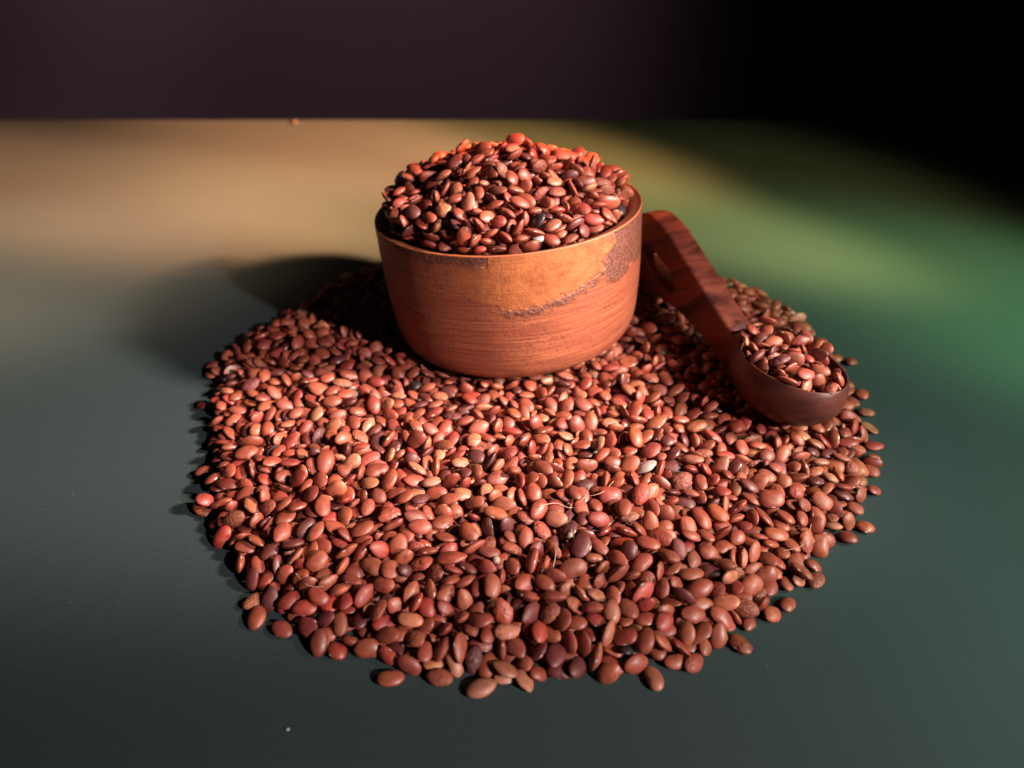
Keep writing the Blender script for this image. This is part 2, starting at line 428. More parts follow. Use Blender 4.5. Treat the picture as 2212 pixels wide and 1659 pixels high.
# every bean where it came to rest: site*100 + shape*10 + colour, size %, position in 0.1 mm (x, y, z), rotation quaternion (x, y, z) in 1/99
DATA = [
73,102,-510,1252,30,2,-18,89,
63,112,158,1142,21,-85,-36,29,
23,100,501,1651,79,96,-25,1,
22,100,-139,1669,93,-20,10,-96,
6,104,405,1777,105,17,-15,-94,
24,114,-258,2040,112,-17,-18,6,
155,106,82,2271,685,42,11,-88,
65,95,281,1178,42,44,-85,16,
72,95,-73,1670,106,-8,21,-74,
3,104,-67,1797,112,83,5,50,
172,99,138,2432,755,-9,17,-90,
61,102,245,1722,85,-69,-59,-36,
5,103,-335,2193,117,66,72,1,
53,99,582,1639,86,76,21,13,
135,107,367,2486,642,-8,29,-67,
55,84,-503,1295,19,-31,32,83,
143,104,108,2306,688,2,8,83,
133,105,-367,2393,587,-11,-31,-90,
146,85,78,2248,646,36,15,-31,
56,102,-554,2184,91,45,-18,-24,
5,95,-755,1887,64,52,5,58,
65,111,-546,1594,58,7,25,80,
12,93,227,1939,86,33,-24,90,
3,93,898,1705,37,-11,6,28,
55,86,193,1296,22,-42,-86,19,
112,104,-247,2343,598,48,41,-72,
11,107,-352,1198,19,39,3,7,
2,112,-73,1093,15,98,15,5,
11,110,158,1384,99,-13,91,37,
0,102,-476,1212,23,-67,67,24,
51,121,319,1187,64,28,-9,-79,
30,107,-21,1252,86,26,-29,75,
33,115,105,1169,35,60,-78,-1,
20,119,749,1653,93,20,-4,1,
73,122,183,1445,118,8,-10,57,
10,101,-248,1149,23,53,1,-22,
1,108,-56,1153,16,13,-5,58,
1,98,230,1124,25,38,-29,27,
0,107,481,1333,80,-95,-17,-6,
41,111,-173,1121,13,2,-8,98,
0,107,298,1151,23,50,18,15,
20,101,-517,1425,80,28,-4,39,
62,105,337,1119,13,8,-2,-59,
2,101,-14,1208,71,-4,10,-98,
0,105,597,1306,37,-5,-36,90,
30,97,511,1224,32,28,-29,57,
11,96,-289,1119,13,-99,-4,0,
11,101,-51,1329,95,2,18,-63,
0,122,-564,1792,114,4,28,-67,
31,97,431,1221,44,-54,74,10,
20,108,629,1376,42,7,37,-87,
3,92,-91,1156,38,-73,-59,-9,
24,97,273,1198,64,3,-19,-5,
21,109,862,1531,27,-66,-60,-38,
31,110,-124,1177,52,-20,42,-56,
11,100,565,1216,13,0,0,-43,
62,117,544,1315,50,-96,11,-15,
34,104,-378,1321,65,46,13,48,
1,108,-656,1296,14,68,72,8,
24,118,282,1645,111,27,13,2,
22,102,124,1553,109,1,-29,93,
4,109,367,1637,126,18,-17,52,
33,102,-631,1342,24,-72,-58,-28,
0,101,453,1268,59,15,12,9,
31,109,-288,1291,57,33,39,-10,
34,113,337,1320,81,-12,56,-76,
30,99,-305,1213,49,-16,-16,96,
20,108,499,1714,103,27,-8,16,
14,96,-529,1302,43,15,-2,3,
33,112,48,1253,84,33,-79,-40,
10,101,528,1272,43,14,24,-28,
14,104,-826,1568,25,-41,82,29,
11,109,-366,1406,84,3,1,-35,
10,97,340,1408,92,14,-11,32,
24,100,-575,1329,40,2,-4,41,
10,91,-495,1320,64,10,-14,94,
42,104,248,1259,79,22,-14,66,
31,97,9,1183,48,10,-1,-49,
70,112,-307,1468,94,16,22,-69,
21,92,93,1251,87,22,6,-93,
0,107,34,1348,84,21,18,29,
30,106,468,1229,39,-35,90,-6,
70,107,173,1188,50,58,6,-66,
21,110,-511,1683,102,57,-22,25,
30,105,-637,1535,78,57,-77,-22,
41,120,-797,1607,56,12,46,-86,
0,95,-581,1260,13,-28,-95,-6,
20,108,124,1238,78,-77,49,-32,
20,103,675,1402,47,22,49,-80,
62,101,-137,1154,21,13,25,-51,
30,122,-161,1418,100,98,4,2,
30,109,-338,1571,105,-9,24,-94,
0,115,291,1278,70,-15,-4,-59,
32,97,-15,1128,34,-20,-96,9,
21,104,905,1665,72,10,-22,91,
44,114,68,1209,69,17,20,62,
31,93,-119,1301,71,-45,-75,-29,
4,96,377,1241,67,-88,-37,13,
61,98,-432,1260,33,17,8,-62,
54,101,-213,1286,63,9,15,-55,
62,101,-252,1247,66,-98,11,2,
72,105,29,1117,14,82,-51,-16,
1,112,201,1164,32,-15,77,-22,
70,111,822,1529,48,-68,60,36,
70,102,-249,1523,110,1,-95,-25,
10,99,38,1486,99,25,-7,73,
11,87,397,1165,12,-4,7,-98,
13,92,114,1138,13,8,3,-2,
10,105,468,1381,79,97,16,-2,
54,100,-429,1195,14,-35,-92,4,
0,106,75,1578,121,43,-81,-36,
0,94,440,1159,15,20,13,38,
10,92,-332,1352,73,-10,-23,94,
50,111,-75,1235,80,97,-11,8,
10,113,-300,1886,124,45,-33,16,
20,115,-240,1416,80,-19,8,95,
0,114,-40,1733,100,-94,-23,11,
4,102,241,1548,112,0,-90,-35,
64,108,402,1494,96,20,90,35,
14,98,-319,1256,42,-94,-24,17,
10,96,-119,1508,104,-88,43,3,
10,106,532,1570,94,0,20,-51,
11,98,-169,1178,42,30,-22,-78,
21,97,-318,1387,93,-5,8,-63,
10,93,-211,1178,34,-8,2,-69,
50,108,866,1593,47,40,27,-85,
14,89,-302,1175,20,-8,-49,80,
0,106,84,1523,94,22,0,89,
53,99,310,1437,111,8,-32,70,
1,102,383,1549,97,-61,-60,-43,
71,103,141,1196,47,51,67,47,
34,103,-351,1451,98,8,-86,-25,
1,100,-256,1321,75,39,10,59,
71,111,355,1785,109,23,26,-89,
3,102,436,1308,82,75,-4,-31,
50,100,-604,1412,45,25,35,-82,
0,107,-67,1398,81,42,-24,-21,
20,104,334,1256,56,-17,2,7,
0,103,279,1414,94,36,-18,-40,
70,107,-199,1377,81,-8,-29,68,
10,110,-660,1413,19,-12,-25,60,
11,103,581,1591,95,7,-2,90,
11,106,738,1541,63,99,2,-8,
10,110,-404,1759,110,23,-96,-7,
11,105,51,1409,99,-17,-47,35,
41,106,-236,1204,49,-17,-8,88,
11,96,-170,1328,68,-8,18,-77,
11,100,-410,1524,99,11,0,-95,
10,101,365,1470,101,0,7,96,
11,110,-44,1569,116,-20,-96,9,
10,122,415,1425,99,-27,-8,-60,
1,101,-289,1431,85,57,-9,34,
21,95,-477,1362,65,25,-70,-61,
30,105,-193,1550,101,7,10,36,
0,100,-543,1530,86,-86,-46,-17,
23,101,-696,1410,27,47,14,-74,
3,100,-663,1488,53,1,-5,54,
0,115,-832,1876,80,6,2,29,
62,102,233,1207,64,57,12,54,
31,103,-25,1619,101,-92,2,-5,
0,101,62,1658,109,16,-17,77,
11,102,-358,1710,115,23,4,-77,
50,102,529,1457,79,10,-16,97,
11,98,-334,1272,72,18,-21,-75,
0,109,103,1294,96,91,-17,6,
53,106,520,1398,69,5,-11,-39,
53,102,64,1172,42,-13,-34,20,
31,102,629,1788,101,16,-28,32,
20,111,274,1365,99,79,-14,41,
4,110,-77,1344,78,42,-88,-17,
3,93,449,1461,87,23,-21,78,
51,98,670,1305,15,-92,-32,10,
0,106,311,1581,126,-10,-7,69,
0,114,-70,1202,36,1,7,15,
4,96,212,1245,63,-10,12,-20,
11,106,159,1284,73,90,10,-40,
3,100,154,1511,106,-8,-24,44,
60,110,92,1760,116,29,-5,-32,
0,99,110,1360,96,14,70,68,
4,106,-423,1311,57,-3,-19,-68,
10,102,225,1781,107,-6,62,-77,
40,96,83,1336,99,-94,29,4,
10,112,580,1490,64,-6,9,28,
24,113,427,1839,119,-41,89,-7,
110,101,-149,2226,654,59,-45,45,
70,120,782,1472,16,-78,-58,-8,
1,112,254,1993,108,25,-24,64,
1,122,590,1965,118,9,-5,-97,
2,95,-675,1348,13,-91,-37,6,
43,107,-379,1273,34,-3,0,-75,
10,102,-537,1610,103,76,-61,-15,
20,105,-411,1403,67,10,3,53,
20,99,-739,1517,39,12,7,98,
51,105,158,1239,63,-4,-7,-15,
60,100,-58,1208,61,10,18,55,
34,86,-166,1282,64,13,33,-15,
2,115,-754,1658,61,-41,-87,16,
1,106,843,1860,83,31,-17,45,
50,98,62,1130,17,-89,-34,28,
132,118,-219,2338,698,8,-23,70,
71,112,-787,1704,60,25,-6,24,
20,105,-221,1677,85,28,0,4,
20,107,208,1971,114,-38,-73,-36,
21,104,490,1546,85,-74,61,22,
10,96,-218,1237,45,12,-32,27,
1,101,186,1351,71,15,4,-69,
10,86,721,1340,12,40,-90,-2,
60,115,-398,1451,95,-36,84,-23,
1,119,561,1410,86,55,75,-29,
3,101,-573,1549,76,-9,35,-78,
10,109,-829,1925,85,9,-64,-74,
20,108,40,1297,95,39,82,-39,
30,106,-103,1951,119,-1,42,-88,
0,98,692,1454,57,-2,-12,-54,
4,119,-635,1730,101,-31,-17,91,
10,99,231,1361,77,49,37,13,
50,100,432,1589,99,2,-52,78,
11,107,385,1891,130,26,4,71,
4,111,-436,1815,101,29,-5,32,
53,113,-108,1814,117,-38,-91,-8,
43,100,19,1266,78,6,18,-59,
11,97,-108,1628,101,-94,16,-22,
4,103,-461,2086,111,18,27,-53,
1,109,78,1399,88,-18,-47,12,
71,102,655,1465,73,2,52,-63,
43,98,-470,1270,39,27,20,-93,
111,122,313,2405,692,20,-77,59,
70,113,-641,1594,77,-4,1,-83,
4,108,-180,1717,105,34,68,-53,
31,110,462,1977,122,7,-18,17,
20,89,249,1188,28,8,4,97,
3,108,-859,1755,56,-7,6,-7,
20,96,-529,1360,61,29,62,-60,
62,117,216,1315,77,26,-89,10,
41,99,95,1219,47,-11,-21,90,
60,110,368,1193,47,-42,-8,-89,
11,94,483,1305,51,20,6,8,
1,108,727,1723,91,34,24,-89,
11,103,781,1431,36,-44,-82,28,
73,114,495,1795,92,-5,7,-98,
30,96,486,1438,73,53,-80,-22,
40,91,382,1325,90,74,58,30,
50,112,200,1266,87,-17,29,84,
0,96,820,1419,13,1,-1,-87,
30,107,-284,1720,103,-22,10,-95,
14,98,579,1364,47,3,-29,-45,
10,108,343,1355,70,29,27,-84,
61,98,111,1445,103,44,63,61,
102,104,-139,2333,720,18,-45,45,
54,118,-467,1320,37,4,-3,-75,
72,107,-187,1167,11,-95,-28,5,
114,111,217,2322,703,15,-8,-35,
0,105,-183,1635,106,-3,-15,-11,
51,102,811,1734,83,26,9,-62,
71,103,-471,1590,90,53,81,18,
1,119,-661,2170,116,11,22,-8,
61,109,-209,1330,72,-35,69,10,
233,101,969,2077,316,52,-37,-11,
13,91,-67,1538,91,-57,63,-3,
70,103,-35,1423,77,2,-14,44,
20,104,-274,1234,32,-6,7,45,
60,95,234,1462,96,-89,43,6,
11,100,-443,1453,88,-8,86,-41,
0,83,1,1398,89,-9,-27,78,
54,103,961,1576,14,-5,5,92,
30,112,393,1595,108,49,75,30,
70,113,-488,1544,81,18,2,96,
21,93,978,1628,27,-75,36,43,
12,107,-487,1795,102,36,-25,37,
70,107,402,1320,49,-6,-12,-31,
30,105,-264,1554,113,-27,22,-93,
54,100,835,1695,79,-90,-33,-1,
51,109,-443,1346,62,11,-29,-92,
164,108,262,2340,662,-4,32,-94,
220,100,880,2030,329,8,76,62,
54,113,-915,1704,40,-31,5,-80,
10,91,-61,1445,94,2,11,98,
4,106,524,1343,67,-25,-1,79,
24,110,-211,1975,96,54,-76,-33,
4,85,337,1288,70,-63,-29,-37,
30,102,-288,1514,96,1,-8,80,
50,92,618,1510,81,-91,-33,1,
40,97,-688,1452,37,-8,17,-46,
60,90,0,1458,94,6,13,-10,
1,108,355,1203,15,-1,-6,76,
1,98,-92,1270,59,-85,-43,-26,
74,115,-582,1667,96,60,75,17,
60,107,-103,1465,94,83,16,21,
20,102,1032,1954,70,-13,-45,52,
50,92,-383,1651,102,17,12,-36,
4,104,76,1463,89,-28,48,-81,
10,95,-305,1640,111,93,29,16,
40,98,-410,1612,98,-1,14,-78,
0,100,-192,1263,37,11,8,-96,
234,103,939,2154,314,-80,-10,-4,
213,100,830,2017,333,97,3,19,
210,103,943,1963,288,38,-59,66,
3,101,-598,1500,67,-3,-25,-91,
1,101,-530,1903,115,-29,36,-80,
11,100,441,1717,92,-64,36,7,
41,90,30,1146,33,-15,-2,80,
40,114,238,2073,121,-94,19,14,
10,93,644,1423,48,53,3,21,
261,98,951,1991,310,-10,-42,85,
10,108,372,1239,37,-1,-3,-3,
14,115,805,2440,110,-90,25,28,
20,109,124,1602,104,-4,12,-69,
33,107,-924,2250,79,31,-4,29,
64,114,291,1533,84,42,-88,-17,
61,99,127,1704,109,-4,-52,71,
1,104,-602,2102,115,14,0,11,
0,107,-682,1759,82,-88,-32,29,
41,92,256,1308,82,-72,62,-6,
50,95,-555,1390,60,9,4,-87,
10,107,-520,1489,67,34,-20,-9,
2,107,-418,1707,104,1,-15,-34,
62,102,563,1368,83,-33,55,-75,
0,94,-121,1362,74,92,25,8,
10,114,405,2053,115,31,-8,-77,
22,96,-119,1889,119,10,-3,63,
52,98,143,1331,78,-10,-76,-54,
50,111,1023,1694,15,-8,4,-58,
70,117,-927,1699,14,88,-45,-9,
3,102,695,1698,101,25,4,93,
1,104,43,1562,102,-4,22,-1,
24,101,-707,1923,87,11,-26,36,
30,109,198,1599,102,0,20,-60,
33,101,-14,1531,104,-72,24,54,
50,94,-98,1222,59,-19,6,-43,
114,104,10,2688,810,-87,13,-13,
20,115,1001,1844,49,-14,-21,95,
70,116,-735,1823,90,48,-84,-1,
271,102,784,2024,301,-73,-31,-59,
50,101,1028,1619,14,-13,-98,0,
100,108,23,2315,727,20,-7,97,
30,99,-567,1725,98,-8,-17,80,
70,121,719,1597,73,28,25,83,
14,97,240,1154,13,-95,25,-4,
43,103,-286,1203,12,-3,-8,83,
24,94,-831,1807,55,3,21,-61,
100,111,89,2478,785,7,-61,-65,
20,114,-88,1434,62,41,2,-11,
70,101,-494,1759,103,24,-13,94,
74,101,408,1187,40,-37,21,-34,
11,102,163,1721,106,24,-13,-74,
12,108,545,1802,113,92,-27,11,
21,118,424,2363,107,-31,94,5,
11,92,176,1310,82,-37,45,0,
123,99,-320,2371,673,44,84,29,
101,104,-379,2411,647,26,58,-66,
0,100,-973,1864,14,0,1,27,
53,118,-304,1798,108,-63,48,42,
43,112,-618,1942,94,56,22,47,
40,109,682,1592,78,56,64,34,
44,119,1081,1946,63,-4,-7,-5,
60,107,-326,1534,106,-8,88,-37,
54,108,722,1969,112,4,-10,54,
10,115,-568,2256,119,11,-96,-1,
10,116,-508,2248,108,29,-37,79,
0,102,180,1640,127,-13,1,-61,
41,99,-27,1180,42,-54,56,-33,
13,94,-117,1405,77,-33,-87,32,
70,92,421,1398,80,-15,-13,26,
60,101,557,1716,100,0,-3,72,
70,102,-181,1505,89,6,17,97,
23,109,994,1724,39,-18,19,3,
24,98,1135,2086,60,50,14,-18,
0,103,-336,1672,98,9,-5,-97,
1,90,303,1339,67,65,61,26,
64,110,149,1452,93,77,51,26,
4,89,-240,1286,84,-47,75,-31,
0,110,583,2307,120,-41,-89,-9,
0,96,-794,1988,83,16,-16,76,
32,98,-16,1127,12,6,5,25,
41,111,111,1657,99,-7,-28,94,
70,95,-702,1635,78,7,93,26,
51,116,235,1400,79,36,66,-22,
63,95,-631,1439,48,51,10,73,
20,97,780,1600,72,16,18,87,
124,83,-42,2258,686,44,-17,-1,
20,113,667,2183,100,37,8,-55,
30,89,-414,1361,82,-16,-2,-26,
24,108,300,1473,94,5,-3,-99,
33,96,-262,1637,104,88,44,-7,
51,101,-194,1598,94,-5,-59,78,
122,101,124,2254,678,3,-12,37,
60,94,490,1507,90,20,1,97,
41,104,776,1522,41,6,6,87,
22,101,-237,1709,108,0,-16,-92,
133,117,-195,2560,774,5,-14,58,
0,104,-865,1799,71,18,-17,-39,
21,104,1050,1733,30,43,40,-1,
11,97,-448,1414,73,27,-44,-67,
131,110,-67,2464,774,-71,42,-25,
41,94,477,1209,13,-14,20,-78,
40,96,737,1409,11,67,-72,-5,
14,102,163,1978,117,-84,-49,13,
50,96,748,1500,30,-11,5,76,
50,103,-730,1601,56,-63,-32,46,
50,111,180,2074,116,7,-21,39,
24,102,642,1617,94,-26,-38,-15,
43,105,-425,1918,100,10,21,-82,
111,119,-281,2419,680,33,-31,-39,
12,95,-156,1787,116,3,15,33,
72,112,-577,1980,105,28,30,-87,
0,95,311,1507,107,-43,13,-16,
20,111,-596,1787,96,-1,38,-30,
274,106,889,1946,328,13,11,23,
30,103,545,1669,80,-31,-29,77,
201,97,848,2146,319,-91,-6,-8,
30,109,694,1665,82,11,23,83,
0,97,-401,2263,115,35,21,-46,
50,108,75,1972,125,43,39,3,
40,104,903,1924,99,-84,48,16,
120,103,-285,2572,718,6,-63,-75,
0,111,-674,1672,69,15,11,-39,
51,94,-160,1612,79,18,24,-36,
31,105,-482,1934,99,-10,16,-30,
24,103,609,1678,97,-18,13,79,
54,110,304,1889,114,-37,-27,87,
50,104,791,1850,88,19,7,26,
54,113,589,1566,67,-4,3,-93,
10,90,-489,1392,61,4,16,25,
42,93,656,1701,90,-55,72,-5,
44,117,-172,1452,80,45,-1,43,
113,101,200,2299,662,81,12,25,
13,111,-156,2070,102,16,-4,49,
1,96,558,2064,108,22,-10,50,
50,101,-257,1471,76,55,10,-22,
40,105,-402,2039,106,-9,-47,85,
110,116,40,2351,716,52,-7,-21,
0,97,-513,1993,109,0,-17,84,
270,114,840,1941,307,14,37,88,
60,120,-763,2115,85,26,-22,93,
31,111,-504,2634,110,34,7,45,
70,100,283,1260,50,60,-77,12,
50,118,-503,2441,113,-45,76,44,
10,110,-808,2495,104,59,-67,-39,
70,101,154,1645,111,6,-96,-10,
31,107,-542,1463,66,19,-39,40,
21,95,742,2081,103,40,44,-74,
70,109,-365,1263,12,0,6,68,
171,104,-75,2284,694,-16,30,-87,
22,93,618,1440,75,-29,54,-61,
53,100,670,1781,105,-51,79,-17,
40,85,604,1280,10,51,-85,-8,
60,105,-372,1540,79,-6,37,-89,
20,107,-798,1813,66,-39,-64,44,
4,117,638,1924,101,-23,29,-17,
130,106,148,2399,732,-5,13,-93,
10,80,46,1217,54,22,0,87,
113,102,-329,2340,625,-38,-34,4,
10,114,17,1369,63,-3,10,-93,
53,113,496,1848,98,-31,88,-20,
50,96,829,1469,17,1,-96,5,
20,100,287,2163,105,26,7,0,
1,106,-255,1801,100,-71,-54,31,
0,93,828,1604,62,25,17,57,
0,104,-824,2194,84,91,-15,-37,
60,111,1028,1766,47,-2,-30,13,
53,81,-278,1383,91,-32,18,-90,
30,112,715,1870,106,17,18,58,
71,111,-831,2115,83,-91,-36,8,
40,117,423,1350,75,-87,-5,42,
24,87,-458,1515,88,31,20,91,
60,105,273,1824,113,90,34,20,
11,98,-745,1470,23,-40,-42,64,
144,108,95,2392,726,67,6,31,
2,100,179,1801,99,0,-6,-76,
64,96,1156,1901,18,11,80,56,
0,106,482,2224,126,1,9,-14,
71,116,-210,1877,112,-6,-11,-35,
20,104,-57,1481,76,15,3,67,
31,104,-157,1349,94,-13,-27,-73,
161,104,-109,2379,736,31,-4,-59,
41,109,-236,1595,89,26,20,83,
101,108,-208,2277,602,-1,13,-85,
31,101,-710,1526,54,-34,9,-33,
64,92,-669,1987,91,8,35,-76,
1,87,764,1587,53,2,0,88,
0,113,740,2245,111,-14,40,-82,
74,111,688,1402,12,1,6,-79,
10,96,130,2085,111,15,16,-49,
0,116,526,2575,120,24,-20,-37,
11,95,144,1184,13,-7,1,-92,
30,103,222,1877,110,-14,98,-10,
4,107,3,1177,19,3,30,-88,
10,96,-164,1226,54,78,-40,45,
51,112,761,1752,92,-28,-95,-6,
72,117,-584,1453,66,8,89,-11,
110,116,-262,2539,708,24,14,-95,
24,104,-553,1427,54,59,22,-21,
43,94,196,1554,111,-58,80,-3,
30,101,-381,1990,99,4,12,-42,
30,105,463,1567,71,-66,68,8,
42,108,-646,2047,104,-60,77,4,
201,96,894,1931,294,-73,-44,9,
2,99,215,1423,95,-28,17,39,
4,93,-331,1728,104,8,-33,75,
10,92,-511,2060,103,17,-95,-9,
30,104,-841,2050,81,-54,48,-67,
120,99,-1,2396,777,-13,32,-68,
54,98,-8,1823,120,-16,-2,98,
4,110,-745,1759,71,-34,2,-63,
61,110,556,2156,123,-5,-21,17,
4,100,254,2212,109,19,6,-85,
10,101,937,2011,79,-7,-7,96,
50,93,-400,1221,19,89,-11,-4,
20,97,-644,2246,115,-1,10,-92,
10,97,48,2080,115,-44,-86,-20,
44,105,-471,2222,114,25,-1,-12,
10,105,895,1850,85,80,21,0,
60,106,-679,1573,56,-5,35,-75,
62,111,-465,1990,95,57,-68,-41,
61,107,-935,2072,60,0,5,-81,
40,100,534,1514,86,-17,2,-51,
70,95,694,2021,101,5,22,-86,
0,92,36,1825,89,-83,35,41,
61,113,-862,1689,38,20,-28,-93,
1,95,-303,1958,122,-26,-93,-3,
50,114,-723,1678,75,-73,-8,66,
30,111,-930,2010,51,86,-34,-23,
74,111,579,1521,84,79,-26,41,
1,104,-387,1906,111,-17,84,-29,
30,116,778,2675,106,11,-9,37,
120,100,169,2625,776,-97,-2,6,
104,95,122,2251,631,9,-23,94,
0,89,-656,1639,85,19,-14,-89,
0,92,30,1652,97,37,22,76,
71,105,694,1916,102,-10,19,-77,
1,96,-108,1754,110,-81,49,-21,
0,101,-571,2040,99,51,14,23,
74,99,1196,1992,11,4,-3,0,
42,114,-44,1271,70,10,-12,59,
30,108,-8,1799,92,2,-23,37,
40,113,238,1616,102,66,-71,-2,
40,101,-258,1952,114,25,-14,94,
4,117,-944,2525,77,-15,14,-84,
62,104,-283,1760,116,-22,-90,26,
34,94,651,1567,68,-27,5,85,
0,102,-155,1990,118,97,1,17,
120,97,40,2442,767,37,42,-7,
10,92,844,1641,80,12,-90,-22,
10,108,-565,1619,83,-5,7,71,
20,92,-613,1620,93,-22,4,36,
0,95,1061,1837,43,26,11,-63,
0,97,387,1279,55,53,34,-8,
14,90,-469,1491,76,89,-33,-13,
70,94,385,1387,88,-27,53,-62,
42,99,326,1565,106,-4,-10,0,
51,96,-21,1332,67,-2,74,62,
44,100,182,1217,46,16,-19,-32,
60,106,758,1917,97,-6,73,-66,
110,111,32,2222,649,2,-17,-83,
0,99,303,1712,98,8,-34,-7,
43,99,215,1703,102,4,1,16,
10,120,668,1554,43,16,18,-96,
51,105,6,1581,91,12,-6,40,
31,103,399,1660,111,0,37,-84,
20,100,499,2166,113,23,-11,-7,
14,96,-413,1312,30,-12,-3,14,
1,99,756,1819,72,10,-61,77,
10,110,-888,2026,55,26,-34,74,
160,105,-261,2327,674,-10,-24,84,
40,110,991,1996,88,-4,5,-48,
0,114,420,1915,110,-19,-19,39,
10,103,644,1326,31,47,65,-9,
20,97,1138,1868,13,1,-8,96,
251,96,957,1911,297,91,31,19,
70,97,-885,2297,89,4,23,-66,
23,110,-634,2357,117,-6,-9,22,
10,105,78,1724,98,-28,-33,85,
14,104,-1,1946,109,92,-20,2,
12,110,756,1881,77,2,3,-29,
110,100,245,2486,733,-87,-4,2,
31,108,3,1663,95,36,31,44,
0,99,309,1798,101,33,13,-2,
40,99,-226,1446,96,-29,-10,-8,
110,117,317,2505,691,64,41,-6,
1,98,-229,1774,108,-17,-56,37,
210,99,885,2168,323,-61,30,-41,
61,102,-127,1257,65,46,79,-11,
0,105,-565,2620,109,29,-26,35,
10,110,-760,2507,87,-36,-86,-34,
20,92,57,1715,117,49,82,13,
150,117,-166,2304,692,16,26,57,
71,116,475,2119,118,88,34,21,
1,95,-47,1649,105,46,46,-5,
21,109,-824,2673,79,18,30,-45,
54,102,593,1723,101,6,-39,-35,
34,97,-672,1801,103,-4,-16,-96,
40,97,-713,2048,105,-5,18,-87,
4,96,-515,1582,77,-7,10,-84,
1,103,-899,1924,66,46,-85,20,
111,96,-128,2453,773,26,-1,-95,
10,96,-248,1382,67,-25,17,76,
222,112,763,2164,292,11,71,-2,
24,93,365,1859,105,-6,2,52,
213,105,775,2065,320,81,37,22,
24,110,350,2298,120,6,-14,-97,
0,107,-545,1309,18,-92,-24,-2,
0,97,-99,2101,117,-33,88,27,
30,95,884,1625,48,11,-19,78,
70,106,537,2491,111,35,-40,23,
62,108,-589,2217,110,1,16,11,
141,106,-181,2435,728,25,9,-64,
1,103,778,2308,114,1,1,98,
31,114,640,1605,64,82,41,-2,
23,88,-142,1742,113,4,-15,-44,
44,101,201,1734,96,-57,76,27,
70,105,-698,2412,109,7,-15,94,
10,98,860,1760,80,91,-21,17,
140,100,42,2413,745,57,-41,10,
61,109,183,2256,117,97,-14,-10,
0,104,1171,2031,31,7,48,-26,
150,104,-180,2356,726,-96,-22,-12,
23,100,-195,2027,109,-2,12,98,
24,99,627,1735,84,-3,6,-87,
24,95,596,2047,103,-14,-18,46,
30,104,-565,2150,111,-8,1,-94,
0,106,891,1797,78,-42,53,-35,
30,106,86,1898,117,40,89,-7,
31,109,-742,1943,78,38,42,35,
60,106,405,1995,118,-42,11,4,
0,93,-916,1790,49,-18,-11,43,
12,95,1223,2092,13,-53,-83,7,
32,122,1180,2787,43,14,-72,-67,
53,104,488,1898,112,57,-81,4,
40,99,610,1887,98,24,6,-96,
24,104,-142,2093,131,5,16,87,
21,105,1097,1858,33,-2,20,-55,
71,82,-3,1497,99,93,-29,-17,
170,89,107,2324,724,37,78,44,
34,98,936,1668,52,27,-23,-36,
0,107,-12,1478,76,5,23,-42,
42,98,770,1416,16,-89,-34,25,
20,92,-156,2184,108,-31,-69,-61,
3,110,-370,1886,91,-5,-25,38,
2,86,936,1627,12,-5,5,95,
170,89,-30,2446,785,44,-33,79,
11,83,-649,1853,86,0,25,-42,
143,95,192,2490,753,-6,73,66,
140,111,160,2284,688,-37,10,-25,
0,115,204,1242,33,9,-8,-50,
1,102,384,1423,73,-16,12,-92,
110,103,-14,2299,699,-30,19,-40,
71,111,349,1519,105,-39,2,-82,
10,112,-207,2292,104,33,-83,40,
1,92,294,1599,101,19,9,-33,
110,96,18,2230,680,83,-15,51,
22,100,964,1913,85,5,-95,13,
12,102,270,1870,121,-59,66,-39,
60,104,237,1917,102,22,17,-65,
61,106,822,1654,65,-3,18,15,
51,91,-833,1990,81,27,9,52,
50,90,-820,1661,53,42,61,-14,
50,100,-11,1991,104,22,18,-50,
4,107,-837,2375,92,50,-24,-27,
0,92,-610,1715,84,17,-19,-79,
41,122,-906,1901,48,-17,-8,-41,
30,104,615,2177,114,-2,10,-11,
130,99,-42,2370,749,-10,-8,94,
34,88,-151,1386,90,-22,-32,-90,
44,107,24,1709,111,34,-39,-44,
12,106,397,2153,124,11,17,82,
31,95,-466,1242,13,7,-97,-20,
10,96,-805,2064,90,29,-13,-72,
20,96,578,2132,111,19,-14,-86,
1,98,941,1734,55,17,-24,-89,
61,93,659,2062,126,23,-3,-93,
0,100,627,2116,109,24,-25,93,
30,88,-802,1743,65,-86,18,-11,
150,117,104,2619,799,7,33,10,
11,89,-223,1529,86,4,17,-66,
61,97,309,1373,80,-30,31,80,
10,98,-292,2173,121,20,-9,-97,
40,113,-722,2373,101,28,0,-59,
110,95,8,2523,812,88,21,22,
110,104,318,2591,726,78,59,16,
0,85,302,1768,107,79,11,-18,
10,95,101,1945,115,-3,96,-21,
21,99,-414,1278,13,6,-4,-94,
1,110,-452,1754,103,26,-54,-43,
22,102,720,2377,116,-5,3,-97,
50,108,1267,2288,14,67,73,4,
43,106,1001,1893,62,-1,1,19,
63,110,914,1749,72,-15,15,37,
40,96,-732,1879,84,3,7,-83,
41,101,859,1797,89,-26,-11,65,
210,107,850,2233,311,16,-18,-70,
133,102,227,2282,648,38,30,39,
50,96,-595,1605,65,1,9,-44,
21,95,1240,2177,13,-7,-1,-27,
3,84,-158,1537,79,47,-17,17,
34,110,369,2126,103,22,-6,-17,
20,100,431,2118,119,47,-26,83,
24,91,830,1941,90,-6,29,-85,
1,103,17,1239,49,-15,21,-88,
61,98,-358,2353,110,5,79,58,
1,100,-41,2222,103,-73,47,34,
30,106,887,1556,21,6,-43,89,
4,116,-597,2323,106,14,-25,27,
0,108,61,2188,120,69,-69,-6,
60,91,579,1918,96,62,60,42,
170,106,70,2220,670,1,-95,25,
4,105,754,1996,103,-14,-25,56,
120,96,212,2511,764,82,-12,-24,
130,107,-102,2230,689,82,35,-43,
4,100,-874,2448,88,3,20,-96,
60,99,719,1519,47,-21,-14,-90,
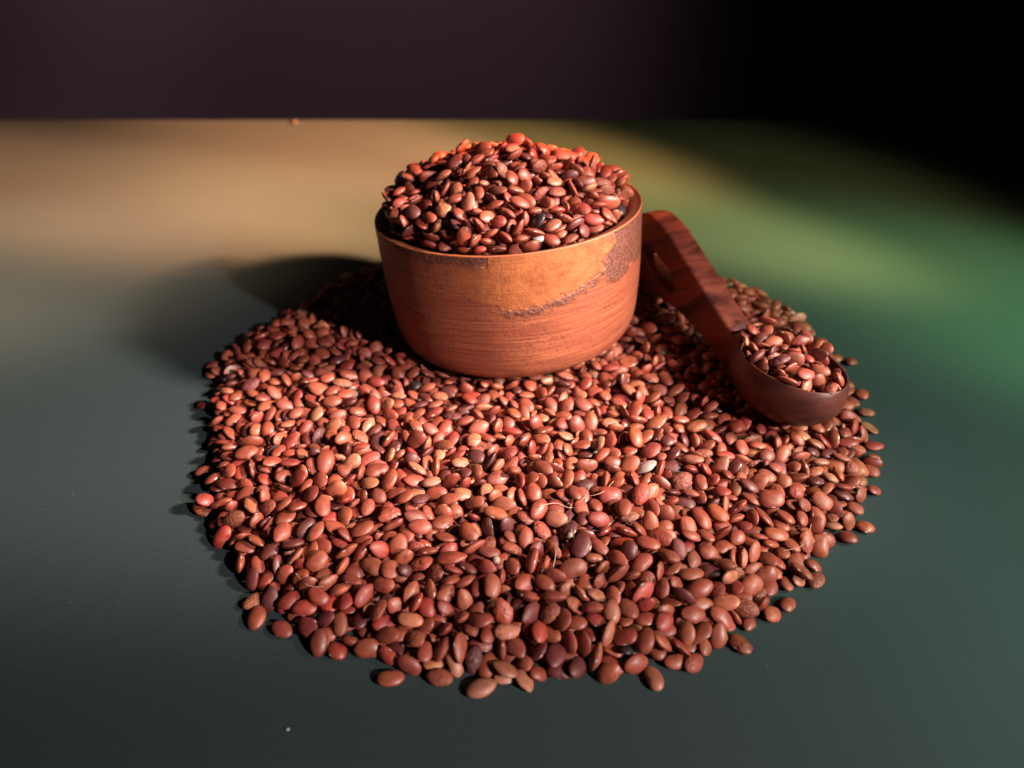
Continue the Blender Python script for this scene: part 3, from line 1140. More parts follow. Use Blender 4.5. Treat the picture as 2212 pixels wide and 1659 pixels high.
70,86,801,1548,38,34,8,-46,
20,107,550,2412,122,-83,-53,7,
14,99,60,1856,108,63,-16,73,
131,116,-113,2228,638,13,-46,-61,
52,115,-43,1783,104,23,-47,-70,
3,110,689,2076,109,0,0,-2,
11,95,5,2030,118,6,13,87,
4,111,-436,1613,76,-11,1,13,
110,100,200,2414,739,77,-40,-41,
61,98,333,1954,115,-14,-59,-75,
0,114,153,1902,80,-70,-62,12,
32,98,176,1935,99,-23,-2,-96,
11,89,595,1852,90,5,34,-93,
50,98,-543,2413,109,5,-38,89,
130,98,-57,2323,715,-97,8,-20,
3,103,-221,2163,108,13,-6,-35,
211,107,1004,1965,296,-43,20,-82,
30,97,1092,1999,62,-7,1,-88,
200,104,866,1933,270,93,-3,-27,
100,104,-100,2624,801,34,-20,-17,
100,102,-121,2527,791,22,-4,-96,
231,94,973,2125,320,3,-37,-14,
21,97,327,1734,89,3,-33,83,
1,91,931,1807,63,-27,94,-12,
1,110,1164,2189,34,-5,-13,98,
203,96,819,2182,315,-9,-12,46,
20,95,541,1986,127,-14,9,17,
3,113,-549,2107,107,-9,-26,-28,
101,96,-229,2524,742,23,-1,-95,
50,99,171,1853,110,59,-68,-29,
34,98,-588,1377,28,-15,-30,26,
0,94,-231,1923,94,43,2,55,
4,107,1135,2039,58,55,27,46,
60,116,445,2255,109,-8,-19,75,
52,94,969,1779,60,-15,18,-25,
0,90,-755,1803,77,-13,9,-23,
21,92,-243,2127,119,99,0,-6,
14,110,-844,1854,52,-5,2,-97,
60,98,40,2040,106,36,13,-61,
20,89,794,1777,101,1,20,35,
64,111,-483,1644,100,-12,-25,-48,
60,96,-78,1912,111,7,11,94,
21,93,-348,2274,116,0,-13,41,
0,99,458,1931,107,-1,-46,-10,
2,101,319,1986,110,-96,-12,16,
144,112,-287,2330,651,-7,13,-54,
50,106,-46,1962,119,-45,54,-63,
70,100,97,2151,116,22,-25,-42,
11,95,-8,1904,102,38,49,18,
34,101,482,1481,67,24,12,51,
10,110,-708,1566,29,2,1,94,
10,114,1066,2704,75,21,-10,0,
20,87,-757,1551,46,-14,-43,-69,
123,103,-68,2370,720,-42,-73,50,
51,111,-732,2571,107,10,-12,-12,
0,105,330,2249,103,24,1,-46,
0,95,16,1424,74,16,-11,-85,
13,107,819,1803,76,14,-5,74,
32,110,-94,2065,112,83,11,-4,
34,104,-768,1601,26,-6,23,86,
11,105,-29,1684,86,24,12,-19,
0,110,-60,2135,113,8,15,78,
10,94,-410,1494,78,-16,-4,98,
40,116,-367,1385,55,16,-9,-53,
20,105,-1003,2085,44,-37,16,88,
14,94,363,1728,103,-34,32,-58,
2,98,-416,2087,113,23,-34,-13,
24,94,-497,1432,54,-47,-85,-15,
130,98,184,2257,635,15,-3,-92,
61,95,-278,1335,59,-98,2,8,
71,111,58,1984,104,25,-11,93,
30,102,-856,2171,80,45,-86,0,
62,100,126,2250,102,-18,28,-89,
40,84,569,1293,19,42,40,78,
4,94,-469,1872,96,30,-2,21,
50,110,453,2529,128,52,62,-41,
40,103,-612,2158,119,-1,-5,41,
34,99,-189,1915,102,17,3,-81,
1,102,421,1514,84,-1,-47,85,
31,93,930,1638,32,-18,7,66,
160,102,108,2554,786,43,83,31,
1,85,517,1672,96,-27,-4,-29,
1,103,-1094,2511,24,-56,-70,-4,
60,95,-936,2123,61,-8,2,-99,
150,105,-129,2446,743,23,-7,-84,
120,105,-89,2569,802,-17,-6,97,
44,107,-506,2169,102,-36,-65,-65,
11,105,620,2467,131,-5,0,-58,
44,112,442,1767,109,71,33,44,
40,100,-629,1375,18,-77,54,32,
114,113,-363,2446,663,52,27,2,
120,97,306,2364,670,25,19,67,
100,103,-3,2257,671,-38,57,-61,
10,110,744,1647,54,77,-56,26,
20,96,1025,2010,78,-7,-35,15,
3,111,-512,1864,101,22,-57,-23,
11,107,736,2868,106,-6,-89,-40,
10,104,-797,2258,95,30,38,77,
0,105,164,2028,103,-96,8,-12,
11,100,345,1595,94,-94,27,-11,
40,104,595,1447,67,44,20,60,
31,108,1048,1801,44,72,-25,19,
112,102,-239,2310,652,-31,-30,66,
0,105,117,1405,77,-1,13,52,
3,102,-849,2330,79,-3,-1,-97,
40,111,-27,1371,81,-67,33,-60,
21,113,-324,1494,79,-43,-88,-10,
260,97,857,2256,339,85,-28,-8,
120,93,57,2228,618,-15,60,77,
20,102,0,2203,114,-33,28,87,
62,97,-84,1612,84,26,-11,-68,
20,114,896,2795,94,19,-20,90,
61,110,-470,1468,54,3,-1,-43,
40,109,671,2394,109,-22,88,36,
14,99,805,2053,89,-22,-22,91,
34,92,656,1829,108,-11,-3,-98,
70,103,203,1653,103,8,16,-63,
100,107,-360,2611,702,-28,-92,21,
270,105,865,1999,313,-34,70,-61,
60,90,39,1897,111,-23,66,-62,
21,104,-574,1937,89,20,-26,70,
61,95,1000,1797,61,-60,-69,24,
1,99,-779,2562,98,32,-15,91,
100,110,279,2630,741,-18,-65,0,
250,108,1005,2112,314,32,-24,-37,
0,115,704,2092,136,-9,29,46,
30,101,-546,1872,86,23,20,61,
121,98,10,2388,742,-16,13,10,
54,87,251,1516,98,-36,-16,23,
72,89,759,2220,102,-71,-43,-12,
1,90,-608,1559,62,-3,-28,91,
160,106,304,2536,712,-95,-7,10,
42,92,-356,1295,47,-26,11,-89,
42,108,957,1841,73,20,-94,22,
32,101,-479,2287,115,19,-9,-58,
50,95,458,1645,91,84,-41,28,
0,117,-498,2096,91,-86,-9,-3,
4,87,-137,1707,101,40,66,-32,
160,106,-176,2721,773,-22,-38,-15,
52,113,-719,2837,94,-14,-30,89,
62,102,-224,1839,102,-6,-8,-64,
11,110,352,1930,94,60,46,18,
0,105,895,1717,61,-25,7,57,
50,107,-861,2004,67,22,29,-77,
10,106,779,1699,71,24,-10,-62,
74,96,636,2247,105,5,-98,-4,
4,91,443,2025,120,-79,-59,7,
102,107,-207,2290,633,70,-66,-7,
60,106,305,1843,104,18,-20,-21,
10,80,649,1368,14,-93,-28,-13,
144,102,139,2305,706,95,15,-2,
100,94,-219,2456,719,45,-14,-84,
100,116,186,2579,756,35,81,25,
73,98,735,2484,116,9,-15,88,
0,97,-22,2099,110,38,7,91,
31,89,1033,1864,72,11,12,96,
30,105,-711,2229,113,-19,-4,1,
62,94,229,2148,112,-18,-18,89,
64,104,584,1767,101,-88,-12,44,
0,104,-64,2039,119,-32,30,85,
51,91,795,2073,115,8,-5,-39,
20,112,497,2001,102,20,-34,52,
50,98,315,2134,114,13,9,75,
34,100,620,2346,118,-1,10,-77,
11,115,1181,2728,40,29,92,23,
50,112,708,2690,106,6,-10,-29,
1,112,-922,2314,79,3,-20,93,
60,91,609,1626,92,-10,57,-50,
23,95,-317,1302,50,18,33,-64,
40,110,94,1861,100,48,-12,-86,
110,111,-345,2686,703,-5,-5,86,
1,106,825,2795,105,12,-34,92,
21,92,81,2238,125,99,4,-2,
114,98,-38,2247,631,85,-24,-43,
11,104,420,1547,72,20,-14,38,
100,95,-20,2220,653,21,33,83,
11,96,-524,1735,90,11,7,49,
70,92,-116,1233,39,-26,29,-45,
71,91,-185,1215,25,-48,-8,-86,
0,105,253,1677,93,-7,-9,-21,
2,92,-375,1837,103,-29,-28,66,
20,104,272,1342,65,-75,43,-48,
50,100,761,2386,103,-7,-33,72,
23,100,550,1926,86,-40,23,-81,
10,103,-687,2069,88,-3,-18,95,
100,100,262,2434,703,-38,-8,-58,
0,109,623,2670,113,-4,7,-71,
70,81,-655,1934,88,60,75,25,
63,95,-442,1963,98,1,-7,55,
40,106,823,2655,102,16,89,28,
41,103,109,1819,101,-15,-24,59,
10,95,274,1944,106,23,93,-23,
13,97,-601,1830,104,-44,-56,-54,
13,98,174,2197,120,-5,34,89,
50,117,-690,2866,89,15,15,-73,
30,94,129,1773,105,-7,-77,60,
63,99,-290,2127,113,-8,6,-37,
21,107,-764,2375,105,3,-21,-40,
33,117,229,1555,86,-3,32,-69,
63,102,-499,1635,75,-17,20,9,
51,97,493,2437,117,-79,-11,-56,
1,101,4,1750,115,65,-68,22,
51,101,536,1967,106,6,22,60,
120,89,89,2454,740,-35,-27,-82,
74,103,-908,2569,92,6,4,17,
10,88,533,2202,130,60,79,0,
0,98,-393,2174,101,9,-35,79,
113,88,-175,2271,669,33,9,87,
100,100,253,2672,730,-82,28,34,
73,94,-391,1352,59,8,17,-60,
33,110,383,2208,126,-74,23,61,
13,108,-1037,2350,45,-12,-20,-18,
40,108,205,1507,91,23,-70,60,
60,100,360,2092,112,3,11,-27,
70,109,-309,2330,103,-11,42,-53,
10,99,-668,2278,105,4,-37,91,
71,110,-929,2404,79,18,28,52,
61,105,-315,2048,98,5,-23,16,
40,97,770,1886,101,9,-98,10,
220,98,963,2183,313,50,-10,-46,
22,93,694,2309,111,-24,-34,53,
21,107,1044,1906,52,-32,-10,82,
4,98,461,1751,88,-31,-25,75,
20,104,1098,2073,41,-7,31,-43,
21,99,-762,2279,85,-50,41,61,
41,92,602,1400,47,-52,-68,-27,
110,115,260,2344,630,-12,-6,96,
14,97,-171,1831,102,93,3,30,
13,90,-97,1711,100,47,73,-35,
102,96,254,2447,729,88,33,13,
31,103,-34,2046,100,14,-11,-48,
31,101,476,1268,30,14,-4,10,
14,105,-974,2589,76,-29,89,-31,
30,106,693,1783,88,69,69,14,
0,100,-479,1680,75,31,5,-67,
20,94,649,2035,105,-24,-6,8,
14,93,541,1773,100,-22,-21,-87,
0,113,-113,2030,111,0,46,56,
60,92,275,1721,106,63,49,44,
40,87,847,2005,89,4,-4,-42,
10,109,698,2247,96,15,17,-82,
100,117,182,2415,699,-46,76,-43,
41,93,396,1735,92,-13,-28,32,
2,101,-102,1541,81,14,24,60,
160,122,-137,2257,673,-44,-2,-66,
23,90,709,2449,111,-7,-5,94,
40,92,-721,2120,86,27,-16,86,
51,94,-293,1388,70,10,-8,79,
70,109,-335,2104,95,-29,-91,4,
11,102,656,2483,115,15,17,-90,
71,90,500,1588,86,11,14,-40,
174,102,277,2365,698,95,13,3,
74,91,1115,1775,14,-94,-25,17,
33,100,171,2175,96,61,-23,1,
50,99,-387,2102,102,-7,-3,98,
64,98,-835,1623,35,14,6,77,
31,100,370,2040,117,-41,-63,52,
30,102,-641,2572,101,-6,-82,-19,
10,85,530,1883,95,88,-39,-17,
63,96,-414,1869,99,13,30,87,
0,105,527,1483,61,-8,29,-83,
43,110,120,1476,84,31,12,71,
150,95,-350,2361,644,10,52,9,
41,100,-431,1663,85,-69,52,-23,
30,110,656,1511,61,2,19,86,
10,96,452,1827,101,59,75,0,
11,101,-894,2165,60,95,11,-15,
51,106,597,2816,117,45,83,23,
140,97,140,2525,769,9,90,-38,
41,93,-334,2145,110,95,-24,-15,
61,91,-336,1989,108,31,13,-71,
0,105,628,1986,99,6,16,-90,
41,106,-213,1797,89,-93,-27,-20,
10,100,-765,2062,83,30,22,52,
64,105,-896,2692,79,-92,-28,16,
50,98,836,1905,97,-27,48,-63,
1,80,-959,2190,71,-88,-44,10,
20,82,340,1646,105,-90,-39,-6,
10,108,897,2895,91,36,-20,-29,
0,105,-624,2959,92,8,23,-90,
64,103,-485,1717,103,-20,-31,4,
43,96,-202,1754,93,80,56,15,
160,105,-75,2228,632,-15,-21,-82,
41,107,-257,2089,109,5,-19,-91,
200,98,807,1999,273,65,-67,15,
4,100,-445,2363,107,-29,28,-16,
44,103,763,2047,113,-14,35,84,
41,93,-1043,2393,46,30,-78,-51,
21,101,-1020,2533,61,35,-20,-46,
4,115,-718,2998,80,9,-31,-92,
240,105,796,2217,326,14,14,62,
40,107,-377,1610,79,12,6,-41,
52,119,934,1951,80,-96,-14,13,
20,85,-673,1723,69,46,-75,32,
10,104,199,1433,67,20,23,91,
100,98,22,2475,782,91,30,23,
61,107,650,1861,96,-7,36,-72,
43,103,-307,2085,111,94,22,3,
74,98,994,1736,61,94,12,-13,
4,112,823,2182,97,-5,-4,-99,
170,99,-253,2282,625,81,-43,6,
41,89,-340,1923,102,-68,61,2,
40,107,-426,2016,95,-36,-87,26,
31,114,-897,2201,72,-32,-91,20,
111,114,-152,2567,759,14,-49,58,
0,110,-74,1995,116,9,-39,-38,
170,97,-67,2502,787,3,85,-50,
100,83,-67,2234,660,94,-11,27,
10,98,-603,1486,28,-86,7,43,
21,85,358,1308,48,-5,-3,78,
50,109,-615,2012,89,7,13,76,
40,114,49,2142,111,-14,-19,-92,
60,98,593,1340,31,8,-18,0,
43,91,225,1838,102,96,-15,4,
71,90,-730,2005,96,-7,-7,-88,
143,118,238,2781,735,6,18,-83,
64,101,-235,1183,13,-5,6,-97,
170,106,-321,2431,688,3,94,-20,
40,107,-1097,2222,13,-5,-4,-43,
1,105,-600,2495,103,4,-14,-88,
32,110,-269,1885,98,-57,17,79,
30,100,-257,2220,112,-9,3,-55,
60,109,-636,1710,57,-20,2,27,
3,93,949,1888,71,3,24,37,
4,98,-389,2462,113,22,15,39,
100,88,-210,2331,653,-30,-67,61,
0,122,-246,1997,89,13,17,-83,
62,122,-753,2634,86,19,61,-75,
1,90,353,2382,109,64,-26,47,
4,105,-979,2056,38,-12,-11,-14,
110,103,204,2370,696,20,-17,73,
20,95,-482,2343,122,-16,6,-42,
0,97,-707,2495,102,-6,4,-20,
42,110,369,2421,114,23,-7,-53,
0,113,468,1902,81,-16,0,90,
51,112,630,3132,92,10,-17,10,
3,89,320,2201,115,-87,42,-22,
44,98,-734,2158,95,8,-28,50,
110,101,16,2242,604,48,-15,29,
4,94,-761,2859,79,33,16,-1,
24,98,-982,2188,55,92,-2,-32,
1,98,321,2026,114,70,-54,20,
110,93,-387,2544,678,-47,85,-14,
40,98,-60,1845,111,-26,55,-69,
21,101,-839,2259,88,-9,15,85,
50,108,-32,1553,82,30,9,88,
13,88,-264,1847,102,80,31,30,
1,108,666,2686,107,52,41,71,
30,102,-668,2095,103,76,-36,9,
0,98,-216,2210,123,-6,-13,-80,
2,113,426,2196,108,5,9,-94,
10,108,-680,2674,100,7,39,45,
70,80,683,1526,68,94,-9,-8,
0,110,-84,1754,86,2,-4,95,
43,104,-718,2283,104,3,23,17,
51,98,470,1611,77,24,-5,-1,
34,94,1000,1931,77,36,10,91,
54,100,1306,2507,12,0,0,47,
31,105,171,2111,107,56,1,58,
100,95,71,2305,705,47,-85,19,
101,93,-357,2588,673,-19,-64,67,
270,103,786,2044,278,57,9,-37,
0,107,892,2018,96,-3,25,-74,
62,103,304,1239,39,-7,-22,-69,
101,105,-88,2277,664,21,-22,68,
40,98,-802,2410,101,-46,87,-1,
70,107,91,1333,75,8,11,-2,
51,96,706,1834,89,7,46,86,
43,115,685,1642,62,-97,3,16,
73,89,162,1567,94,16,1,74,
103,112,-23,2541,784,4,-13,48,
163,114,57,2548,790,-13,21,-4,
43,97,469,1674,96,87,32,-20,
44,114,-675,2136,94,-1,21,-12,
30,104,-886,2397,77,19,-89,30,
51,99,-1105,2415,30,-72,-61,28,
60,108,-385,2417,108,30,6,-6,
120,99,251,2526,744,27,31,-42,
40,99,430,1249,35,26,30,-31,
144,100,23,2317,684,4,33,-57,
162,110,388,2565,653,-2,-57,-64,
20,106,275,1754,82,15,-3,72,
54,109,579,2361,108,28,-51,65,
130,110,-288,2692,712,2,-19,-89,
13,102,728,2543,102,36,27,-9,
0,99,243,1489,77,90,26,27,
21,102,658,2276,113,42,-83,17,
250,92,770,2101,265,32,-41,31,
31,95,-557,1915,106,19,-3,97,
40,104,-146,1912,101,-11,25,-80,
74,98,0,2139,99,10,22,-37,
40,82,-694,1864,88,-4,1,99,
11,80,799,1964,104,-16,14,-81,
14,104,682,2135,115,-15,0,-82,
10,105,833,2964,88,-51,-51,-8,
1,89,-457,1844,105,2,-60,-71,
70,96,641,1743,106,-28,5,-78,
124,120,-77,2538,782,-29,-30,-2,
41,119,789,1950,82,0,11,-41,
60,112,296,2308,124,6,21,72,
2,94,-669,2764,85,29,-38,63,
60,104,489,1955,111,-81,51,-24,
2,105,-1003,2224,71,40,86,-26,
0,114,575,3082,101,-27,24,-18,
71,100,68,1821,106,47,-76,38,
143,109,-46,2208,617,24,92,-26,
30,102,-374,2304,105,3,-53,81,
14,96,1143,2683,60,-74,-65,0,
30,102,562,2739,119,92,-36,-4,
0,93,605,2569,110,-2,10,-13,
150,97,40,2283,686,-68,11,-71,
0,88,-348,2028,105,1,-13,24,
63,111,24,2181,106,-15,10,50,
0,83,-146,1867,99,-97,-8,5,
60,103,763,2740,107,37,3,68,
61,87,-461,1718,84,-41,-88,19,
4,100,-401,2382,121,89,-24,9,
51,106,-479,2698,120,-26,-10,-95,
233,121,832,2096,313,54,46,20,
70,96,-106,1574,95,-36,-25,-71,
60,96,-829,1722,46,97,-3,2,
51,100,866,1930,85,-62,56,-50,
214,88,935,2061,312,-69,-70,12,
24,105,368,1987,92,-5,50,-60,
0,91,-492,2553,114,-11,1,-96,
10,90,-579,2547,115,-29,31,-68,
20,102,512,2750,108,15,-11,-72,
10,102,543,2238,114,12,-20,91,
50,87,-740,1708,68,54,-71,-43,
12,80,-385,2139,111,-11,1,-6,
111,102,340,2593,705,76,60,18,
64,101,-197,1859,86,84,-8,44,
44,91,-360,1796,96,-18,-26,63,
50,103,18,2003,87,15,-28,75,
23,103,-430,2576,113,-8,99,-5,
41,117,-455,2434,116,-22,-13,74,
71,111,-756,1634,37,-10,4,-57,
52,91,-531,1830,96,42,-77,37,
12,104,1021,2799,96,79,-50,7,
20,103,708,2194,113,19,-88,8,
10,90,622,3034,97,-80,-39,-26,
1,106,422,1670,85,-47,86,-4,
23,106,1074,1915,39,21,-16,-89,
4,107,-426,2484,107,-10,-52,-83,
71,116,-586,2708,93,-4,27,-89,
51,104,-39,1941,89,-30,12,35,
30,104,-715,1515,12,6,5,52,
60,110,28,1519,85,9,-4,72,
50,89,-457,1640,85,71,-55,42,
53,101,-739,2053,91,36,24,42,
51,94,-181,2114,109,61,68,30,
4,99,720,1466,33,9,22,85,
61,94,680,1732,91,15,-8,64,
14,92,696,1874,83,1,-4,98,
63,111,-609,2623,99,55,21,28,
74,99,-1024,2204,50,-4,2,-97,
11,109,395,1965,108,-11,-34,-83,
40,115,-934,2155,46,-2,24,-48,
44,105,-589,2760,103,7,19,-63,
10,96,426,2511,107,-12,22,92,
0,91,-1143,2478,13,6,0,-95,
11,95,-603,2555,104,31,3,72,
0,94,-766,1946,70,2,60,-34,
0,88,153,1849,92,19,44,38,
51,85,-348,1850,96,-40,85,-24,
4,96,284,2042,105,75,-4,-62,
30,96,608,1808,83,10,26,-63,
43,97,-296,1612,90,15,3,-74,
14,110,-805,2928,61,47,-43,24,
51,103,463,2425,85,42,-12,-28,
210,108,781,2123,302,-52,1,-81,
51,104,477,2655,105,-50,-56,-64,
20,91,-296,2264,117,-13,-93,24,
0,110,-895,2523,82,-29,-14,69,
140,112,139,2275,659,12,3,-98,
40,107,-464,2131,107,-74,49,40,
24,101,-855,1635,14,-1,-7,-88,
50,101,1018,2961,73,-92,21,12,
31,103,788,2253,101,26,-4,-90,
0,105,974,1661,14,-6,5,-97,
50,103,-536,2556,105,-4,3,-31,
30,101,889,2633,100,-8,9,-39,
44,104,-875,2237,76,10,-16,-45,
33,95,665,1965,98,25,-32,-90,
131,98,47,2700,793,-43,-1,-48,
70,115,-1068,2308,16,15,-19,-64,
21,102,-634,1768,89,39,-39,5,
13,109,331,1689,79,20,23,-93,
10,107,-557,2964,103,3,-12,-91,
23,107,-4,1288,64,49,32,59,
0,96,173,1609,83,55,-4,75,
111,89,106,2463,758,-12,35,64,
30,104,239,2321,113,-42,78,-44,
54,98,477,2297,113,31,-55,-76,
11,80,-1004,2156,57,6,17,76,
64,111,-397,1568,71,31,-10,-2,
24,113,-655,3028,71,-13,-92,-28,
24,100,-414,1454,62,9,-3,6,
1,101,-983,2349,57,-33,27,-15,
51,99,-757,2188,85,16,-14,4,
252,103,873,1965,308,81,55,-10,
70,93,392,2313,97,43,12,14,
63,93,643,2438,96,45,19,-78,
70,106,646,2091,118,50,50,4,
163,106,-247,2471,696,-73,-50,-18,
0,95,440,1307,38,7,2,-60,
100,95,-245,2410,708,-66,-31,63,
171,91,-150,2471,779,-13,-43,-5,
40,95,484,2086,113,-28,74,-59,
240,101,823,1978,309,-43,-17,-73,
51,96,649,2588,108,68,-70,-13,
50,86,373,1465,76,-14,14,89,
10,106,866,2707,102,-13,-15,-57,
40,88,-879,1731,31,-14,1,89,
50,84,-135,1589,71,-8,75,-53,
0,98,688,2973,92,13,31,-42,
71,107,-953,2408,70,-28,9,-92,
62,113,-696,1941,69,28,17,-69,
41,102,-225,1370,49,-9,13,44,
1,97,-52,2178,121,-24,-24,-78,
50,107,962,1819,46,-4,-21,86,
40,90,-234,1495,71,1,-90,32,
40,106,728,2155,109,-5,-81,54,
70,101,-905,1852,52,-6,-25,-54,
22,90,-858,2785,72,5,8,-22,
0,99,136,1957,90,10,32,92,
0,117,719,2967,105,22,22,71,
72,116,-283,1669,91,2,6,44,
140,110,-425,2600,645,-11,33,-69,
170,101,-180,2520,754,-18,-15,80,
11,93,-137,1640,61,-3,11,-62,
151,101,152,2289,637,12,-2,-69,
204,86,776,2216,310,-15,17,-86,
11,107,513,1937,90,8,8,58,
41,84,-359,1515,74,38,41,-13,
30,105,854,2909,104,2,-3,-82,
0,112,-929,2467,59,0,38,-31,
14,105,-299,1755,93,19,-3,96,
34,98,-360,2216,97,52,-6,80,
30,92,-359,1323,33,11,25,-72,
0,93,-175,1408,72,5,10,-91,
53,99,-672,2582,90,36,13,-63,
270,109,879,2065,334,-31,-17,-53,
23,93,792,3040,86,15,-2,57,
104,100,-16,2377,722,36,34,61,
71,106,891,1876,69,60,1,39,
10,91,-198,1475,75,-12,86,-43,
10,97,-947,1915,19,-25,6,76,
102,100,4,2576,810,-7,1,-94,
200,109,825,2053,311,-70,-11,17,
10,107,-1069,2556,26,-35,-56,69,
1,99,-515,2737,124,81,51,22,
0,96,138,1360,64,17,-3,29,
110,88,-113,2300,703,62,-73,21,
10,100,-598,2815,111,36,-11,-90,
100,95,174,2455,738,-36,86,-27,
10,83,-91,2191,125,7,26,46,
171,88,-9,2323,714,22,38,82,
70,91,559,1839,102,67,-44,5,
10,92,449,2159,110,33,-8,86,
154,95,-100,2215,613,-14,10,85,
51,101,273,2104,108,88,-39,-9,
2,96,100,2019,108,-14,-6,-68,
23,97,-1010,2292,56,-26,14,77,
144,96,-260,2283,599,91,8,-21,
41,93,293,2281,103,5,24,-25,
10,93,223,2044,100,-6,-5,-47,
0,101,-437,2157,94,13,-67,71,
60,109,-700,2190,100,3,-2,-41,
110,98,246,2417,680,-75,20,-28,
0,96,-351,1596,94,27,-7,70,
21,104,663,2631,97,7,8,-40,
14,102,-11,1849,99,3,18,-96,
74,108,-941,1976,38,1,-31,-94,
73,95,-703,1596,53,-67,54,-48,
51,107,592,1709,61,66,0,1,
120,94,-272,2854,694,-86,-15,-8,
271,85,808,2132,313,39,79,-46,
41,92,-206,1222,13,-18,17,-54,
152,93,374,2610,687,-77,56,-20,
1,105,-102,2199,96,-19,14,61,
70,96,519,2302,120,-27,-32,-8,
14,105,-521,2894,113,-5,3,-99,
111,108,-138,2246,597,-11,-32,-86,
41,98,-538,1659,74,17,-49,81,
10,95,-780,1843,80,-30,-10,-53,
2,86,119,1297,63,8,-11,18,
100,114,-302,2590,672,-33,-46,3,
124,108,71,2601,782,-34,53,-64,
52,106,768,2542,112,-23,71,-52,
60,91,362,2194,93,86,-47,-4,
30,93,-789,1556,19,20,-42,-54,
0,102,-492,2487,117,-20,-45,76,
41,107,-521,2334,106,78,9,-23,
61,93,122,2039,117,77,-52,-2,
13,101,803,2601,99,10,-9,-95,
41,95,-1015,2450,63,5,72,63,
154,99,-336,2362,587,-10,-7,-89,
152,97,-268,2330,626,13,7,-68,
20,99,518,2674,112,-5,11,52,
71,98,-117,1491,76,-93,-21,21,
40,118,-218,1421,58,20,-19,-69,
70,102,-893,1770,35,0,-4,5,
42,100,770,2455,97,-79,-44,-32,
10,111,-84,1881,91,10,-15,97,
142,103,343,2437,636,-26,-43,-61,
170,106,-331,2513,685,-22,6,81,
44,101,85,1276,66,-10,-24,74,
1,102,826,3130,64,1,52,-84,
60,106,540,2132,92,7,22,9,
11,98,-135,1221,28,-46,-70,48,
0,112,-53,1987,87,-2,5,-92,
40,101,-572,2434,102,9,29,-39,
13,112,519,2439,99,-42,-29,53,
51,104,323,2413,119,16,5,-2,
50,103,-641,2528,93,-3,-12,-93,
171,93,-429,2549,650,86,-18,-38,
10,97,-546,1691,70,10,-21,85,
0,95,1111,2873,56,15,4,-87,
31,97,616,2285,100,-18,-44,20,
11,101,722,1768,74,-8,-11,54,
23,103,257,1869,87,-10,7,-97,
31,94,-673,1901,79,26,86,-34,
2,102,342,2065,100,5,25,68,
0,106,-630,1512,14,83,-54,-7,
40,94,-778,1764,55,12,16,97,
2,98,511,2332,123,7,-65,-36,
60,82,-758,2005,85,8,7,84,
133,105,-159,2500,732,11,13,74,
14,87,-642,2479,98,5,34,42,
20,99,734,1948,85,-4,8,16,
60,105,-696,2525,87,12,-25,75,
160,104,-335,2405,663,57,23,-3,
101,114,-47,2327,684,8,26,-67,
44,98,1113,2118,51,38,87,26,
100,99,372,2641,703,-36,-16,22,
121,93,-281,2730,728,-71,64,-22,
11,90,870,2590,99,-9,2,12,
61,91,-201,2058,118,47,-82,30,
23,111,701,3065,94,-20,-10,-60,
50,89,258,2260,111,-2,-3,92,
24,105,-117,1340,56,-21,4,35,
42,101,683,2554,106,40,38,-15,
144,92,136,2390,706,18,23,-55,
22,101,611,1928,82,-15,33,-60,
24,105,-699,1459,14,-32,-93,-1,
60,115,1212,2241,14,-58,-80,8,
73,112,-707,2673,84,-17,-2,-79,
1,103,306,1999,89,21,-22,90,
20,88,-222,2125,93,0,18,91,
74,99,-376,2058,95,0,-18,35,
141,95,172,2352,696,-46,-53,59,
31,104,-956,2675,58,92,-36,-3,
4,100,483,2055,98,13,66,-10,
51,109,655,2324,95,61,-20,-42,
21,108,-952,2226,52,98,-9,-7,
30,110,-713,1791,72,-49,4,81,
1,80,41,1211,11,28,-95,-6,
11,95,-382,1723,90,41,-12,33,
53,112,950,3037,63,6,44,-83,
74,102,-554,2489,98,-35,-39,-62,
73,98,473,2375,89,-8,71,-60,
0,96,-394,2222,100,88,10,-38,
273,92,1015,2023,280,-38,-15,72,
21,99,71,1787,93,9,-8,-35,
51,103,274,1563,79,38,11,46,
0,101,-529,2294,114,87,-43,-21,
110,104,341,2664,715,-12,-2,94,
40,101,631,1673,76,-10,23,87,
41,91,874,1752,57,3,-9,18,
21,90,-136,1266,22,70,-40,-31,
131,95,-432,2549,617,-61,-73,2,
51,108,642,2803,108,-20,23,-38,
60,91,6,2082,118,-31,13,-62,
41,95,777,2142,99,-24,-12,46,
1,98,-608,3138,84,-58,79,11,
64,88,-793,1944,56,5,31,-35,
54,104,-586,1333,14,6,-5,23,
40,102,619,2978,92,26,2,-38,
40,105,747,2837,90,20,-54,78,
62,91,135,1518,78,-26,29,-10,
10,81,517,2059,104,65,-73,-10,
41,94,-159,1970,88,-13,-50,-84,
10,96,-653,2424,104,17,28,88,
74,97,-624,1660,71,52,-84,8,
50,105,534,2362,107,-5,-47,67,
42,100,-705,1757,57,-12,-13,47,
0,97,1131,1975,13,1,-8,96,
33,105,277,1816,79,18,-12,-50,
10,103,601,2142,74,-4,21,-1,
70,93,-333,1227,17,2,-42,89,
3,106,656,2887,109,-6,-11,-78,
10,98,-804,2721,76,64,-46,-43,
63,85,-979,1990,17,15,-65,-72,
10,100,862,2847,98,4,1,-80,
30,100,-807,1900,59,-18,-15,75,
24,102,815,1891,76,-7,27,-40,
51,94,-950,2016,33,-2,24,31,
10,100,-102,1847,100,6,-58,79,
4,102,919,2676,108,67,-67,28,
71,94,-446,1397,47,-6,-13,60,
14,97,650,2999,90,4,-29,30,
70,103,127,2165,109,-31,-22,42,
4,97,-131,1307,40,2,-10,-92,
50,97,-1130,2417,13,-52,-84,8,
153,109,-324,2624,666,12,30,-2,
110,103,211,2697,750,6,18,12,
41,107,951,2782,89,-11,-92,-32,
